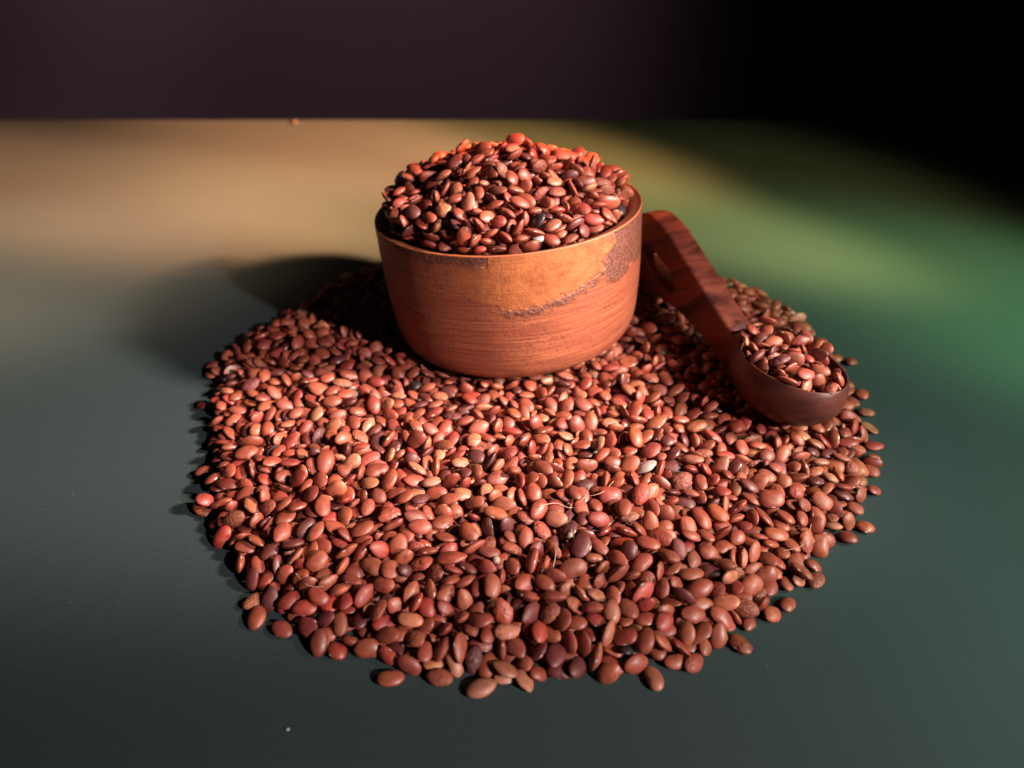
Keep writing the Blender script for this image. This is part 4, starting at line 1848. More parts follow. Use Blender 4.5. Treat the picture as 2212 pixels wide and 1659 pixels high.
23,94,436,2446,103,-43,-8,59,
0,92,777,1796,83,50,4,71,
14,88,304,2083,93,-16,-4,58,
20,96,813,2870,100,73,66,-7,
10,93,981,2992,76,-61,-74,13,
40,89,-535,1953,108,-70,-70,1,
0,98,549,2300,103,-67,-73,9,
0,102,-866,2654,69,26,23,93,
133,92,215,2450,741,-52,-70,41,
60,111,-649,2019,76,10,5,73,
0,109,-266,2178,96,15,9,73,
0,95,591,2257,91,60,-1,-56,
71,104,-787,2344,91,-10,17,88,
40,104,-615,1522,42,26,-29,89,
30,98,771,2811,108,-4,-1,64,
233,98,830,2012,242,21,-43,-84,
31,106,-197,1511,58,21,11,-54,
50,99,263,2300,101,-10,49,-84,
21,93,1135,2806,46,-18,49,48,
24,100,-548,2702,104,-11,2,-84,
70,93,618,2418,107,64,-54,-52,
51,103,-146,1504,61,41,9,-39,
41,101,675,2825,117,4,2,55,
174,97,-37,2609,813,2,-25,-48,
260,102,789,2186,183,-36,69,-35,
70,105,495,2365,111,29,32,48,
33,85,-101,1160,13,-1,-22,81,
4,98,-630,2077,80,-26,28,-82,
201,103,933,1916,259,-76,49,-39,
73,114,-315,1899,73,-3,14,-6,
10,101,823,1644,38,8,2,93,
34,90,-452,2244,103,11,-10,32,
61,80,-227,1635,83,85,-43,14,
24,92,-893,2957,19,6,30,-77,
11,91,527,1730,86,10,15,-69,
0,97,983,2750,85,-14,41,85,
31,102,-1010,2160,34,8,3,86,
13,104,611,2505,99,62,-12,-4,
74,106,812,1522,11,6,-3,-79,
52,90,134,1994,102,8,-4,-85,
1,107,-976,2030,14,8,2,35,
70,104,-769,2747,71,-9,5,-44,
43,94,663,2354,115,-18,-1,-56,
10,101,-950,2269,63,8,89,42,
34,96,553,2832,106,-8,-4,56,
40,110,-498,2202,94,4,12,-28,
12,112,-468,1610,41,-12,-22,18,
4,100,177,1531,80,19,77,-55,
24,96,541,2892,120,-21,-5,-91,
0,91,-319,1358,51,7,-7,-7,
61,96,625,1481,51,-11,-9,53,
10,105,800,2006,81,-21,9,38,
34,106,277,1604,80,25,2,22,
220,80,831,2016,307,49,83,2,
21,100,786,2204,76,-8,-28,75,
0,106,228,2266,89,-8,-21,-94,
0,94,-938,2693,75,-11,-3,-81,
24,91,686,1935,85,18,9,65,
30,86,-641,2122,97,-21,54,-43,
60,91,331,2330,106,19,27,-54,
61,97,-834,2421,90,26,14,78,
0,104,117,1871,87,42,-40,-60,
51,105,1059,2761,83,-74,56,-26,
71,103,-638,2693,85,-6,12,-43,
70,95,408,1862,96,8,-5,-75,
40,102,-600,2070,94,-6,3,73,
31,111,248,1449,55,10,26,35,
1,105,-485,2008,84,-17,39,-79,
21,105,-863,2609,79,80,-49,15,
20,92,-429,2216,88,-80,29,-41,
1,95,697,1429,35,0,3,-34,
71,110,-83,1316,43,81,41,14,
0,104,-706,3046,73,19,15,-32,
30,92,435,1211,11,-4,-5,30,
20,81,804,1609,44,1,37,-90,
0,85,945,2815,96,34,-19,31,
61,106,-1011,2727,25,-14,-43,-68,
11,91,-611,1412,13,-97,15,2,
102,107,-411,2483,621,-29,-52,69,
54,108,1162,2875,39,69,-59,-9,
70,97,-752,2942,74,-1,98,-4,
111,94,-192,2355,685,34,-46,-26,
32,97,-102,2280,107,0,-14,-18,
22,81,400,1225,18,0,-12,-93,
70,98,-293,2220,100,28,-10,83,
30,95,-406,1789,95,-12,37,-91,
10,101,585,2878,112,-54,-59,51,
74,101,-360,1941,90,-14,33,-82,
111,103,-305,2386,571,60,-31,-26,
70,114,130,1809,87,-26,-9,91,
0,98,-802,2791,65,16,5,93,
30,93,-241,2258,114,-22,26,42,
50,111,407,1374,55,14,2,20,
142,91,-90,2410,756,-14,-8,-80,
60,94,914,2757,106,-5,2,69,
21,98,-274,2296,96,-26,0,95,
274,103,988,2087,295,-8,-70,59,
54,98,998,1981,59,-65,-64,38,
1,95,-954,1967,13,40,-90,6,
41,99,551,2709,106,-8,23,5,
61,111,-766,2976,60,33,-57,70,
40,91,-688,2017,90,-15,4,-79,
40,115,-645,3110,75,80,-54,-20,
4,102,232,2315,82,-4,1,7,
61,110,195,2322,101,78,59,-12,
51,108,729,2040,86,-31,-2,71,
1,93,-487,2397,102,-6,-40,85,
1,106,-403,2357,101,-53,-12,-75,
50,100,1257,2531,12,0,0,15,
30,92,-829,2850,76,91,-13,1,
31,98,-812,1604,12,4,6,99,
61,94,-619,1895,83,-26,2,-30,
11,100,832,2748,98,-83,-27,46,
1,96,-664,1620,57,-3,-16,95,
1,118,903,2720,81,-1,-25,86,
10,90,716,2633,93,-9,-9,80,
40,109,821,2502,112,18,32,57,
71,102,191,1900,95,-21,78,-45,
30,99,924,1867,54,-66,71,-19,
60,107,-537,2799,109,15,-29,91,
122,103,-216,2759,728,-3,-3,44,
43,90,344,1549,82,27,19,4,
30,102,480,2489,112,-43,-84,26,
4,108,-509,2681,110,-25,-5,-96,
70,91,866,2500,105,19,-28,36,
1,84,-573,1484,47,26,5,-87,
61,99,393,2396,96,15,-4,-94,
54,100,-534,1522,56,0,34,-93,
23,94,551,1386,52,34,-58,-54,
12,114,342,1398,61,-2,0,94,
140,99,-75,2411,734,24,-4,-96,
60,118,530,1829,78,11,2,78,
72,104,-664,2310,98,17,-4,34,
151,103,113,2350,703,0,63,-69,
21,111,261,1232,36,15,13,87,
244,87,763,2092,297,-11,42,-41,
111,87,-44,2442,733,52,21,-12,
141,102,272,2470,706,-7,8,98,
64,116,-630,1804,79,16,6,-8,
142,94,-86,2496,756,38,7,-12,
11,103,-710,1842,60,-3,-30,78,
3,105,91,2134,82,-13,25,-71,
20,109,484,2199,96,13,0,6,
30,93,480,2556,113,35,10,-14,
22,97,-620,2763,82,15,-44,78,
133,103,58,2405,715,-46,80,-9,
120,97,-296,2368,613,31,-11,-93,
1,109,786,3161,68,87,38,-12,
10,91,-272,2343,83,40,6,63,
61,81,315,2132,89,-20,-1,-95,
20,99,-551,2759,105,-31,31,-29,
41,100,-684,2348,100,-54,78,-29,
0,97,-655,1548,61,95,14,-25,
70,82,710,1608,48,25,-28,89,
20,112,1022,2722,91,-30,66,-58,
130,96,268,2377,670,93,19,-22,
272,97,828,2272,314,-3,-22,-84,
0,103,570,2635,103,-43,64,-61,
10,101,-336,1655,73,-10,-27,-67,
24,110,-233,2333,94,0,1,-95,
20,92,-780,2211,69,18,-5,81,
61,107,1096,3017,36,-5,19,-26,
33,95,494,2519,99,57,-7,-32,
41,91,-250,1743,87,42,6,-71,
40,104,-637,2824,82,-78,-1,12,
171,115,288,2764,722,53,-82,-16,
50,104,-739,2754,87,68,-71,7,
71,101,-37,1914,73,-7,3,96,
30,98,-48,1309,57,41,-6,90,
30,97,749,2684,88,-89,-30,3,
0,111,-217,2197,93,17,-18,-7,
41,106,441,2308,98,7,0,71,
12,96,1080,1810,13,8,1,39,
30,101,904,3106,65,-12,26,-45,
30,80,-758,2234,90,-51,81,-22,
240,96,942,2121,299,-6,53,-3,
110,96,379,2613,658,36,-23,-51,
211,94,915,2199,311,-95,-12,23,
10,93,-302,2381,103,23,14,95,
1,105,-184,1561,73,-12,24,-95,
141,111,194,2333,661,35,7,12,
33,91,70,1539,66,10,-49,83,
140,98,-387,2429,599,-48,-83,18,
20,92,796,1571,29,35,10,-51,
40,97,-975,2133,47,62,76,-3,
50,97,-318,2252,100,9,8,67,
31,104,521,2879,104,-18,11,-14,
3,98,-225,2061,95,11,10,-64,
50,94,509,2808,108,50,-86,-2,
63,98,649,2757,107,-10,-26,-89,
20,102,764,3056,72,34,-32,76,
13,100,-455,2656,110,-7,21,67,
70,101,-984,2547,63,-8,-9,94,
4,110,586,1533,42,5,0,24,
101,98,-235,2662,729,0,-32,-91,
44,105,150,2285,98,-29,69,60,
11,94,-546,2006,93,18,44,51,
20,90,397,2441,99,40,5,60,
23,89,-863,2491,85,-7,-19,32,
20,122,894,3153,52,-14,6,-92,
140,114,-15,2274,625,16,-46,67,
44,106,706,1983,89,26,-7,36,
0,105,40,1868,86,-24,59,-65,
161,97,-126,2347,698,20,38,-59,
50,103,-861,2068,68,-12,49,-75,
224,91,987,1945,275,17,-80,35,
30,98,-636,2730,95,-27,-13,-41,
1,98,375,1913,108,32,34,30,
14,90,-767,2456,76,26,-7,30,
41,93,425,1626,96,-20,37,-20,
14,100,-794,2390,75,3,20,-93,
30,90,-1045,2630,36,-55,72,25,
10,93,-228,1882,84,-15,22,-95,
1,105,586,1676,66,71,49,-30,
241,84,870,2109,322,-3,-20,-76,
0,97,-269,1377,42,96,1,-11,
40,86,49,1177,12,23,7,44,
1,86,1172,1931,16,18,-93,22,
34,108,-461,1703,61,7,-11,-44,
30,94,-821,2240,68,1,1,98,
74,107,695,2766,86,36,19,49,
21,113,695,2898,97,-14,-31,22,
100,97,-13,2420,742,-37,-40,-57,
1,98,-685,2933,86,-12,-5,80,
60,110,237,1381,38,-17,11,-33,
0,102,995,2872,80,-42,3,38,
21,102,-993,2463,44,29,24,-59,
24,102,828,3062,73,8,-13,80,
11,98,787,2488,104,68,34,-33,
41,115,544,1610,78,-10,5,-2,
20,110,120,2109,92,4,20,-36,
40,90,685,2807,99,-6,-21,-17,
72,102,-115,1809,88,19,-8,-39,
60,100,152,1628,82,30,8,49,
170,104,163,2532,745,-20,0,-12,
72,83,359,2219,116,-29,80,-40,
50,101,199,2223,96,-3,-7,-98,
110,84,75,2508,781,46,-9,69,
40,96,-1065,2445,49,3,-31,-34,
22,93,-852,2739,73,-1,-4,-99,
3,106,1059,2876,67,93,-25,-19,
14,95,361,2269,91,13,-14,72,
70,102,60,1224,29,-5,0,-83,
0,120,305,1374,41,0,-3,98,
14,99,-585,2396,82,5,0,-46,
30,86,8,2235,111,-5,52,84,
114,93,-267,2318,587,17,-65,70,
4,95,-80,2245,96,-32,-27,78,
41,95,-515,1336,46,24,-48,80,
51,101,680,1503,38,-12,1,95,
23,110,2,1712,69,17,-11,-71,
51,106,184,1865,73,3,88,-7,
10,92,-117,1984,107,7,-20,-12,
10,100,739,1568,39,18,10,86,
50,102,-180,1311,40,3,-9,-95,
2,104,240,1282,59,-8,-7,-98,
1,98,194,1395,52,56,77,-2,
132,109,135,2488,749,-20,30,-42,
14,96,-660,2240,88,-7,26,-95,
4,110,572,1812,76,17,48,54,
171,107,396,2667,675,27,-45,-80,
33,103,16,1758,86,-15,9,85,
10,92,414,1472,67,-4,-6,23,
60,102,-289,1984,100,-51,-69,14,
1,95,274,1484,67,-14,-1,62,
1,96,-685,1504,30,-12,3,-54,
14,97,-307,1850,95,78,-37,-23,
4,86,800,2753,96,68,24,34,
32,100,1066,2097,75,19,31,92,
111,108,-166,2697,753,3,-6,-91,
64,105,88,1192,13,1,6,-62,
40,98,286,2373,113,-20,0,-63,
0,120,437,2640,130,71,-4,17,
41,99,-158,1777,91,11,12,-2,
0,98,-617,3026,93,-21,-4,59,
14,92,947,2725,95,-28,-19,-91,
3,81,-476,2059,81,38,90,-8,
64,90,1063,1774,28,16,12,97,
31,91,-107,1625,68,-3,26,-51,
20,100,-797,2439,86,27,15,-82,
271,98,905,1913,263,15,78,-2,
110,108,-322,2494,662,-33,71,-59,
30,92,406,1272,21,36,-22,-88,
71,99,381,1824,89,-16,-21,85,
11,101,18,1888,82,-22,44,-66,
40,86,80,2090,96,-47,-13,-32,
4,108,-704,1988,56,-38,-66,-19,
110,99,-392,2673,657,11,-19,-80,
51,101,-711,1643,44,51,-6,-79,
11,104,-839,2907,57,-15,36,81,
54,94,384,1337,66,4,-20,-33,
30,90,-331,1823,87,-6,-9,-79,
113,94,44,2474,755,52,-7,3,
51,106,15,1616,75,20,13,15,
61,91,-649,1468,34,-4,-16,-77,
50,80,549,1273,11,0,8,51,
130,98,-319,2617,700,-38,-16,-87,
0,95,-397,1673,85,5,-10,63,
50,104,876,2955,87,51,33,-72,
23,99,745,2598,92,-13,-35,22,
4,105,903,2995,86,-10,-14,53,
30,105,-708,2619,80,-30,-15,78,
70,113,1092,2657,59,-97,19,6,
50,96,-725,2314,90,20,25,-73,
114,93,-81,2360,685,18,11,-50,
110,105,-369,2511,664,-10,15,80,
42,99,-456,1558,58,-42,89,8,
260,96,933,2066,283,-33,-12,-91,
72,96,792,2519,100,-61,63,35,
4,85,-613,2433,98,25,-38,-8,
10,103,576,2449,101,14,2,81,
20,97,1134,2011,21,-8,-86,48,
60,102,-554,2250,83,19,-34,-90,
131,106,297,2377,637,-19,-16,-94,
140,110,26,2572,779,-13,24,-35,
131,91,401,2635,643,-76,23,6,
24,86,-412,2514,108,-26,43,12,
170,100,14,2513,771,10,18,-72,
64,99,107,1447,62,48,-84,-14,
41,102,-598,2898,98,8,-6,-34,
62,117,-751,1820,47,30,-92,8,
10,103,-668,1822,69,-21,-92,-12,
41,105,-760,1530,15,-5,-25,76,
120,94,-32,2278,664,20,12,19,
40,106,-790,3149,25,-51,7,65,
40,97,-811,1692,33,16,-2,18,
72,103,369,1760,80,-4,12,-94,
1,97,844,1729,65,-8,-5,96,
10,97,-275,1581,100,32,5,93,
1,100,-118,2243,99,-13,-10,-47,
42,103,-1038,2430,39,-6,-3,26,
170,100,-179,2283,644,-30,39,-57,
32,102,429,2594,116,-22,24,-93,
12,111,104,2265,71,-44,-13,57,
4,99,328,1498,78,-17,-11,88,
71,102,381,2235,100,30,-23,14,
30,91,617,2065,88,-21,-44,43,
4,102,-141,2128,109,28,-5,-15,
54,97,124,1222,15,-9,19,95,
244,113,811,2224,296,41,-21,-67,
41,90,-135,2208,104,-84,-3,-52,
42,86,443,1411,65,-12,-15,97,
50,84,609,2455,108,-14,12,-76,
30,106,-64,1539,43,23,-3,95,
44,104,732,2755,87,-5,77,30,
221,100,999,1985,265,1,23,-2,
70,113,-888,2104,43,-13,19,-93,
100,98,-53,2407,714,24,30,-90,
34,106,599,2688,85,14,-28,46,
0,114,-837,2820,57,-8,15,-96,
0,102,636,1884,78,-96,-23,1,
60,93,852,2640,88,13,0,-59,
70,93,133,2158,89,-11,-30,-17,
110,93,-216,2318,601,12,-62,76,
21,97,-444,2618,106,92,9,-5,
60,101,833,2219,112,-2,3,-34,
4,86,1112,1938,21,-29,-22,-54,
30,80,737,1465,10,1,-1,-87,
32,93,-666,3198,66,-3,10,87,
20,86,779,2029,96,8,-38,-42,
144,92,-165,2248,627,57,47,5,
54,108,58,2230,99,3,-16,93,
30,116,1046,2088,59,-25,7,-54,
3,95,-362,2128,87,-85,-44,-10,
20,104,1038,2611,87,-94,29,-5,
0,114,981,2803,71,28,-12,71,
14,122,1020,2915,60,25,0,-1,
21,107,-164,2277,83,-38,-10,-68,
104,98,163,2658,764,-73,11,31,
72,111,54,1933,93,0,5,20,
22,98,447,1988,94,20,17,-91,
14,99,864,2074,82,20,33,46,
31,96,-556,1754,79,17,11,64,
3,103,-426,1539,72,18,34,-85,
71,100,970,2900,71,43,-8,13,
40,81,543,2098,104,-11,-14,-95,
70,89,-331,1422,68,-1,31,-71,
23,99,413,2488,87,-9,-18,-13,
44,89,296,2227,96,-7,32,-51,
70,92,-150,1474,64,28,11,-4,
70,109,933,2843,84,6,-22,58,
44,115,371,2345,98,0,14,-71,
21,97,856,2420,80,20,27,69,
74,92,132,2311,88,10,-37,71,
71,108,-79,1676,85,71,-65,-16,
71,104,854,1808,62,16,-11,-48,
120,95,-414,2777,641,-87,-14,-44,
113,98,-98,2452,735,74,46,45,
60,99,-151,1200,16,84,-39,-23,
64,106,-177,1259,13,7,-6,-38,
52,122,790,2145,74,-86,38,-31,
30,98,456,1440,54,-2,-2,-1,
50,93,517,1426,49,-36,-88,-26,
50,111,-274,1933,82,18,11,-96,
54,97,-660,1533,37,-14,-6,-90,
1,102,-519,1921,83,20,12,-71,
21,104,784,2405,86,2,3,-33,
54,117,455,2518,80,-47,-42,46,
13,104,542,2585,96,22,-3,-95,
10,97,-163,1693,76,7,32,55,
74,94,-900,2383,60,-25,-4,-10,
11,99,654,1703,61,21,12,-82,
20,94,570,1995,95,20,0,-69,
0,93,-301,1698,77,9,19,-65,
40,111,717,2580,96,47,-13,-79,
20,88,971,1694,28,3,-28,-92,
23,108,-601,2246,95,7,21,-84,
40,103,1202,2271,33,12,-13,-96,
71,106,320,2402,92,0,-17,-83,
0,101,-609,2385,100,35,-20,-60,
1,101,373,2477,111,11,21,-11,
30,97,-585,1861,98,27,83,-23,
64,108,-579,3086,64,30,6,66,
1,105,-423,2321,95,-12,-9,-95,
50,88,15,2263,105,-20,-90,35,
131,107,-116,2399,713,16,0,88,
11,89,-15,1414,52,-56,-70,41,
30,86,-629,2904,84,-45,-77,12,
11,96,1032,1777,13,-7,5,-55,
51,89,-486,1897,88,26,-72,62,
54,96,45,1596,77,14,33,-59,
62,94,914,1909,59,3,-17,24,
20,94,747,2910,104,-21,-14,92,
1,86,-135,1740,87,15,9,-21,
73,97,-723,2021,73,-4,-15,-78,
70,98,861,2759,100,64,-70,-6,
0,107,850,1971,71,-2,7,-97,
174,88,291,2652,715,8,-33,36,
50,97,765,1625,39,7,-4,-81,
60,96,721,2341,101,-9,-9,-70,
51,108,1233,2653,15,37,91,0,
120,92,122,2576,773,-97,-8,-14,
150,91,-126,2299,673,-32,-22,8,
32,118,-811,2618,69,11,-15,86,
0,87,-342,2445,101,-20,-95,7,
31,117,773,3267,23,-44,2,-12,
60,89,-620,2287,108,29,91,-6,
14,97,758,2332,85,-6,40,-52,
31,90,-523,2857,90,31,5,32,
171,102,-428,2676,637,-96,-23,3,
10,117,135,1251,36,24,-96,-2,
10,88,705,2828,91,-77,-34,-52,
31,101,587,2581,89,17,-23,68,
54,104,135,2209,90,-5,-11,13,
1,100,-456,2195,81,63,68,31,
70,122,1069,2921,46,15,-22,-17,
21,113,-615,1779,53,2,17,92,
42,95,167,2247,93,7,32,-30,
1,89,740,2427,96,14,-10,51,
74,106,758,2990,87,65,74,2,
10,96,88,1597,85,5,-1,-89,
1,89,-369,1462,79,-59,-24,42,
100,85,-251,2675,703,-81,-47,8,
0,100,-930,2846,23,-56,-67,11,
10,94,82,1905,75,7,5,98,
40,102,842,2466,94,-6,-3,93,
63,101,887,1650,34,20,0,29,
31,109,834,2411,67,26,36,54,
30,102,579,2541,96,-13,-5,7,
32,94,599,3195,61,39,20,-61,
54,117,474,1397,48,1,-6,-96,
31,90,803,1710,55,-2,-19,-53,
10,107,-417,2125,89,-18,31,-90,
40,92,-492,1532,59,81,-49,-13,
11,98,-139,1369,30,-47,85,-14,
54,89,763,2179,85,23,-52,-37,
50,105,441,2075,102,-11,-6,-76,
10,96,123,1734,91,-77,61,6,
0,100,915,1957,55,21,22,85,
12,112,-184,2014,80,-5,12,-96,
62,98,103,1925,92,-12,2,-76,
50,112,-979,2419,54,-11,27,42,
71,91,1124,2175,48,96,-20,-3,
24,98,-125,2309,86,-42,89,-1,
60,111,868,1891,68,-8,52,-75,
3,105,17,1942,77,6,-17,86,
23,96,128,1561,81,2,5,-15,
110,101,-309,2385,641,32,-16,-91,
30,107,-1033,2475,38,28,0,37,
10,100,562,2970,92,-90,8,33,
33,100,-707,2448,100,2,8,-13,
21,84,586,3010,88,20,12,89,
50,103,-612,3080,81,-30,80,-34,
60,91,-723,2713,72,-95,17,11,
51,106,659,1997,75,16,17,-78,
44,99,226,1211,12,-6,6,-57,
50,90,843,2036,75,-3,19,-49,
13,106,693,3183,56,-9,4,-95,
60,111,128,1945,67,-1,20,75,
54,98,222,2178,92,51,1,-63,
20,105,-894,2806,48,85,-33,5,
141,85,222,2453,708,2,14,-94,
34,104,-698,1701,53,-5,-21,88,
100,111,-55,2474,729,14,20,-90,
50,106,555,1966,62,14,-20,34,
20,95,942,2972,73,-6,9,4,
61,106,599,3308,49,-79,-56,19,
71,105,521,1556,59,15,-12,97,
3,95,-207,2235,92,36,-21,73,
11,103,784,1751,64,3,17,-96,
250,107,868,1992,253,3,-20,-97,
60,119,-780,3003,56,-6,37,-90,
50,105,-956,2883,17,-23,-13,-8,
60,104,-581,2847,98,23,-10,23,
21,115,296,2332,91,33,9,6,
54,107,805,2269,80,0,1,76,
61,91,-146,1382,58,-16,33,-71,
40,101,-549,2376,101,19,-70,1,
51,88,833,1569,40,2,25,20,
33,93,948,1709,40,-19,6,73,
11,109,-795,2008,63,37,-2,7,
40,96,-703,2721,89,2,23,-20,
130,114,350,2474,676,58,77,-19,
10,91,-37,2264,104,-2,-18,78,
31,94,-344,1373,34,1,13,-94,
51,111,-406,1367,40,73,-66,-9,
164,111,-354,2769,685,-5,26,93,
14,99,308,1431,79,10,-5,13,
43,109,-556,1834,65,6,-15,90,
34,100,50,1828,57,-71,67,15,
50,97,600,2943,93,12,-15,-46,
10,94,-547,1356,19,-43,10,-30,
74,103,-689,2795,76,16,5,67,
0,100,-432,1734,54,-18,-1,87,
21,90,-169,2224,98,-50,47,-11,
172,95,352,2548,668,-75,46,-37,
1,97,1229,2350,13,38,91,5,
10,100,-404,1933,83,12,-24,57,
150,100,129,2437,732,27,16,52,
144,93,-194,2548,733,3,-8,95,
50,106,-961,2509,51,-9,4,-12,
131,107,-72,2276,631,12,-39,86,
10,97,-31,1866,81,32,16,25,
10,102,212,1303,43,7,20,-46,
10,97,367,1885,82,-1,-6,93,
1,96,-143,2019,93,-11,42,-58,
144,97,86,2287,660,-92,2,-36,
103,96,-39,2639,778,-12,-3,96,
31,94,75,2035,93,44,19,61,
10,97,-828,3127,15,48,84,14,
12,99,49,1695,91,-10,1,90,
13,96,-586,2095,74,4,-11,72,
43,122,547,2187,104,16,-3,-23,
70,96,591,2752,102,-7,9,97,
234,98,970,2054,288,21,48,74,
1,111,228,1885,69,-2,13,-31,
50,86,1180,2258,52,43,28,-84,
30,100,-98,1732,56,-20,12,92,
50,105,307,1666,89,-95,6,-12,
4,90,-1082,2605,19,45,-81,30,
30,104,747,2289,99,-13,-3,-98,
11,95,-879,1777,13,-4,-6,-6,
142,94,-158,2438,711,18,21,-95,
10,100,-315,1544,64,28,31,84,
0,105,546,3073,89,-20,23,-42,
171,106,179,2443,715,-11,-13,11,
20,95,998,3122,42,-31,10,-51,
50,94,-558,2919,97,95,-24,0,
3,82,617,1539,66,51,25,46,
40,94,1055,2018,60,48,48,72,
50,83,-249,1219,14,-19,-12,-63,
2,100,733,1543,13,-6,6,-78,
34,108,-795,2878,60,26,-28,-73,
40,103,772,1523,16,15,-2,-75,
60,97,-483,2507,102,-82,39,-9,
3,101,-518,2369,97,42,74,-15,
11,111,517,2096,83,-15,-1,-2,
11,88,594,2214,102,9,11,72,
4,105,-178,2162,89,88,-15,10,
14,99,-726,1772,35,2,9,10,
1,103,929,2612,107,55,49,58,
70,84,-789,2306,90,-54,-76,32,
0,99,215,2100,108,7,7,-98,
41,102,692,2520,82,9,3,-90,
51,100,848,2573,76,-23,-1,80,
61,89,-699,3124,53,-30,-78,-51,
1,111,-897,2682,51,-6,10,-28,
60,107,-773,1912,46,-42,-47,-33,
71,99,-422,2395,89,38,-4,76,
10,95,322,2186,90,21,-22,-71,
130,101,320,2401,648,-10,25,-34,
2,100,-103,1573,57,21,-4,18,
21,112,75,1311,49,13,-95,-20,
113,110,-153,2379,704,-31,61,-31,
41,93,546,1535,63,-80,-51,6,
4,95,-723,2790,68,-82,53,17,
101,104,112,2307,652,22,37,-78,
40,96,-147,2304,104,-2,98,-1,
10,104,215,2132,83,22,1,91,
40,114,-463,1286,16,-8,-14,8,
24,105,-91,1816,68,7,-4,18,
130,96,0,2647,799,-1,-26,-87,
40,103,962,1764,35,-3,15,-91,
44,100,959,2697,85,-13,92,-33,
10,80,830,2614,79,-83,6,-43,
60,94,825,3007,84,2,20,65,
71,86,902,1984,75,55,-79,16,
71,84,54,1987,82,-9,34,-85,
53,116,-101,1361,22,-24,13,78,
30,111,562,2787,104,-5,-23,-96,
51,96,-105,1392,52,-6,8,97,
40,98,-1011,2376,27,-4,17,92,
1,103,-983,2127,19,-31,-16,25,
64,101,563,1744,76,-61,76,13,
1,97,64,1482,69,30,-7,60,
50,112,313,1920,98,-34,70,-12,
200,93,967,1932,266,-42,10,-40,
20,106,429,1323,14,-2,5,-68,
70,87,425,1800,89,6,3,-57,
60,105,924,2912,79,11,-21,23,
31,98,-582,3185,70,-41,-60,67,
70,110,-303,1624,69,20,-12,23,
60,87,157,1670,95,30,36,-66,
131,91,-142,2740,755,-32,0,-11,
3,100,-225,1473,45,-2,13,-38,
70,101,614,1636,60,18,29,-85,
50,103,356,2019,84,-14,23,-82,
50,96,-445,2519,97,2,21,-80,
43,98,666,3129,77,-11,1,-61,
10,93,602,2637,91,-52,41,-67,
250,109,921,1974,248,-10,-22,65,
10,105,-932,2776,41,-3,-42,5,
60,106,-844,2575,78,65,-63,31,
1,98,231,1753,76,-8,14,-90,
140,104,293,2597,703,4,47,-45,
60,122,557,2895,81,36,-9,45,
62,95,-519,2771,108,-27,-81,-31,
63,92,748,2796,88,22,10,59,
61,106,630,2765,83,46,21,46,
151,95,31,2649,780,-68,72,2,
10,95,531,2167,79,0,8,30,
30,99,-645,2376,90,-12,27,-48,
41,95,877,2026,75,-17,10,-82,
42,92,-38,2170,87,-37,52,-61,
1,101,-971,2382,47,5,-70,69,
4,99,-189,1732,50,15,-33,-82,
23,118,651,2851,75,19,21,-71,
50,101,-709,3161,54,8,-23,-92,
110,100,23,2281,643,-47,-46,36,
60,98,-640,1744,59,79,-14,6,
110,101,225,2479,692,-9,5,-98,
174,109,53,2358,683,12,0,62,
50,107,269,1399,57,-29,2,93,
31,107,509,2271,104,-9,17,47,
111,92,-4,2613,796,13,-56,-78,
100,101,-259,2364,663,0,-13,97,
140,99,-252,2732,710,25,-1,-33,
50,105,729,2118,98,-3,-53,44,
3,87,-860,2534,70,0,-29,86,
51,91,813,2366,87,-47,3,-87,
44,97,473,2728,120,98,1,-10,
30,97,696,1529,23,1,-20,59,
54,106,768,2926,91,29,-35,-22,
30,82,-476,2602,101,55,-59,-21,
30,98,-293,1911,100,4,32,-81,
63,100,818,1704,37,-14,-4,74,
71,83,-889,1977,44,30,-36,-37,
0,86,-623,2858,86,5,-21,89,
40,103,-1073,2393,18,-18,94,-1,
1,115,-908,1813,18,-5,-21,-95,
73,92,-283,1503,71,27,-1,-60,
214,97,862,1973,281,-2,2,96,
204,97,843,2006,220,15,-46,-82,
70,101,-951,2346,64,41,37,56,
20,101,-560,2331,85,-3,28,-86,
174,99,381,2550,625,81,-36,35,
51,98,535,1449,35,3,-3,3,
21,83,705,2385,91,25,-14,25,
20,94,-430,2060,83,12,6,-98,
60,88,-547,2077,89,-12,-4,91,
60,96,645,2647,76,33,13,-24,
14,102,-430,2264,87,20,0,-5,
1,105,9,1818,72,13,2,78,
0,97,334,1824,87,13,14,-96,
24,97,-495,1340,13,-8,-3,45,
11,101,-220,1704,71,18,23,-49,
44,86,450,1526,64,41,-51,65,
10,100,-800,1642,32,-27,-26,63,
1,101,472,1348,56,2,13,-92,
70,96,-145,1421,56,22,23,-60,
50,104,57,1423,63,3,42,-79,
40,97,44,1279,62,15,11,-47,
72,109,268,1920,83,92,36,12,
0,100,-315,1941,95,16,10,-59,
74,100,-843,1675,17,2,34,90,
21,97,632,1511,33,14,4,-76,
71,95,364,1804,100,10,-35,83,
11,105,896,2671,82,95,-21,-17,
0,118,1169,2839,26,-55,8,4,
130,91,-215,2507,710,70,9,62,
14,93,-814,2288,70,19,4,-81,
44,99,-574,1515,36,69,48,52,
141,103,150,2693,766,7,27,20,
101,97,71,2492,740,42,10,-19,
170,117,56,2609,755,31,19,68,
70,80,-967,2089,27,-95,21,8,
30,100,-214,1339,31,2,15,-14,
0,111,-412,1834,75,22,-1,86,
11,102,-590,1931,51,-39,25,-2,
0,91,-2,2181,82,17,-4,-42,
34,93,-1035,2691,20,-37,-9,82,
10,104,-592,2458,85,5,-18,28,
30,106,-470,2296,79,21,-6,-90,
134,95,-270,2494,682,11,-26,20,
100,92,330,2437,683,50,47,-62,
50,96,651,2065,85,-43,86,20,
10,107,66,1623,67,30,12,-64,
31,95,18,1544,68,2,11,-65,
70,92,-422,2456,98,-18,23,44,
40,98,-675,2463,85,-10,-43,39,
71,93,787,2323,91,22,-2,70,
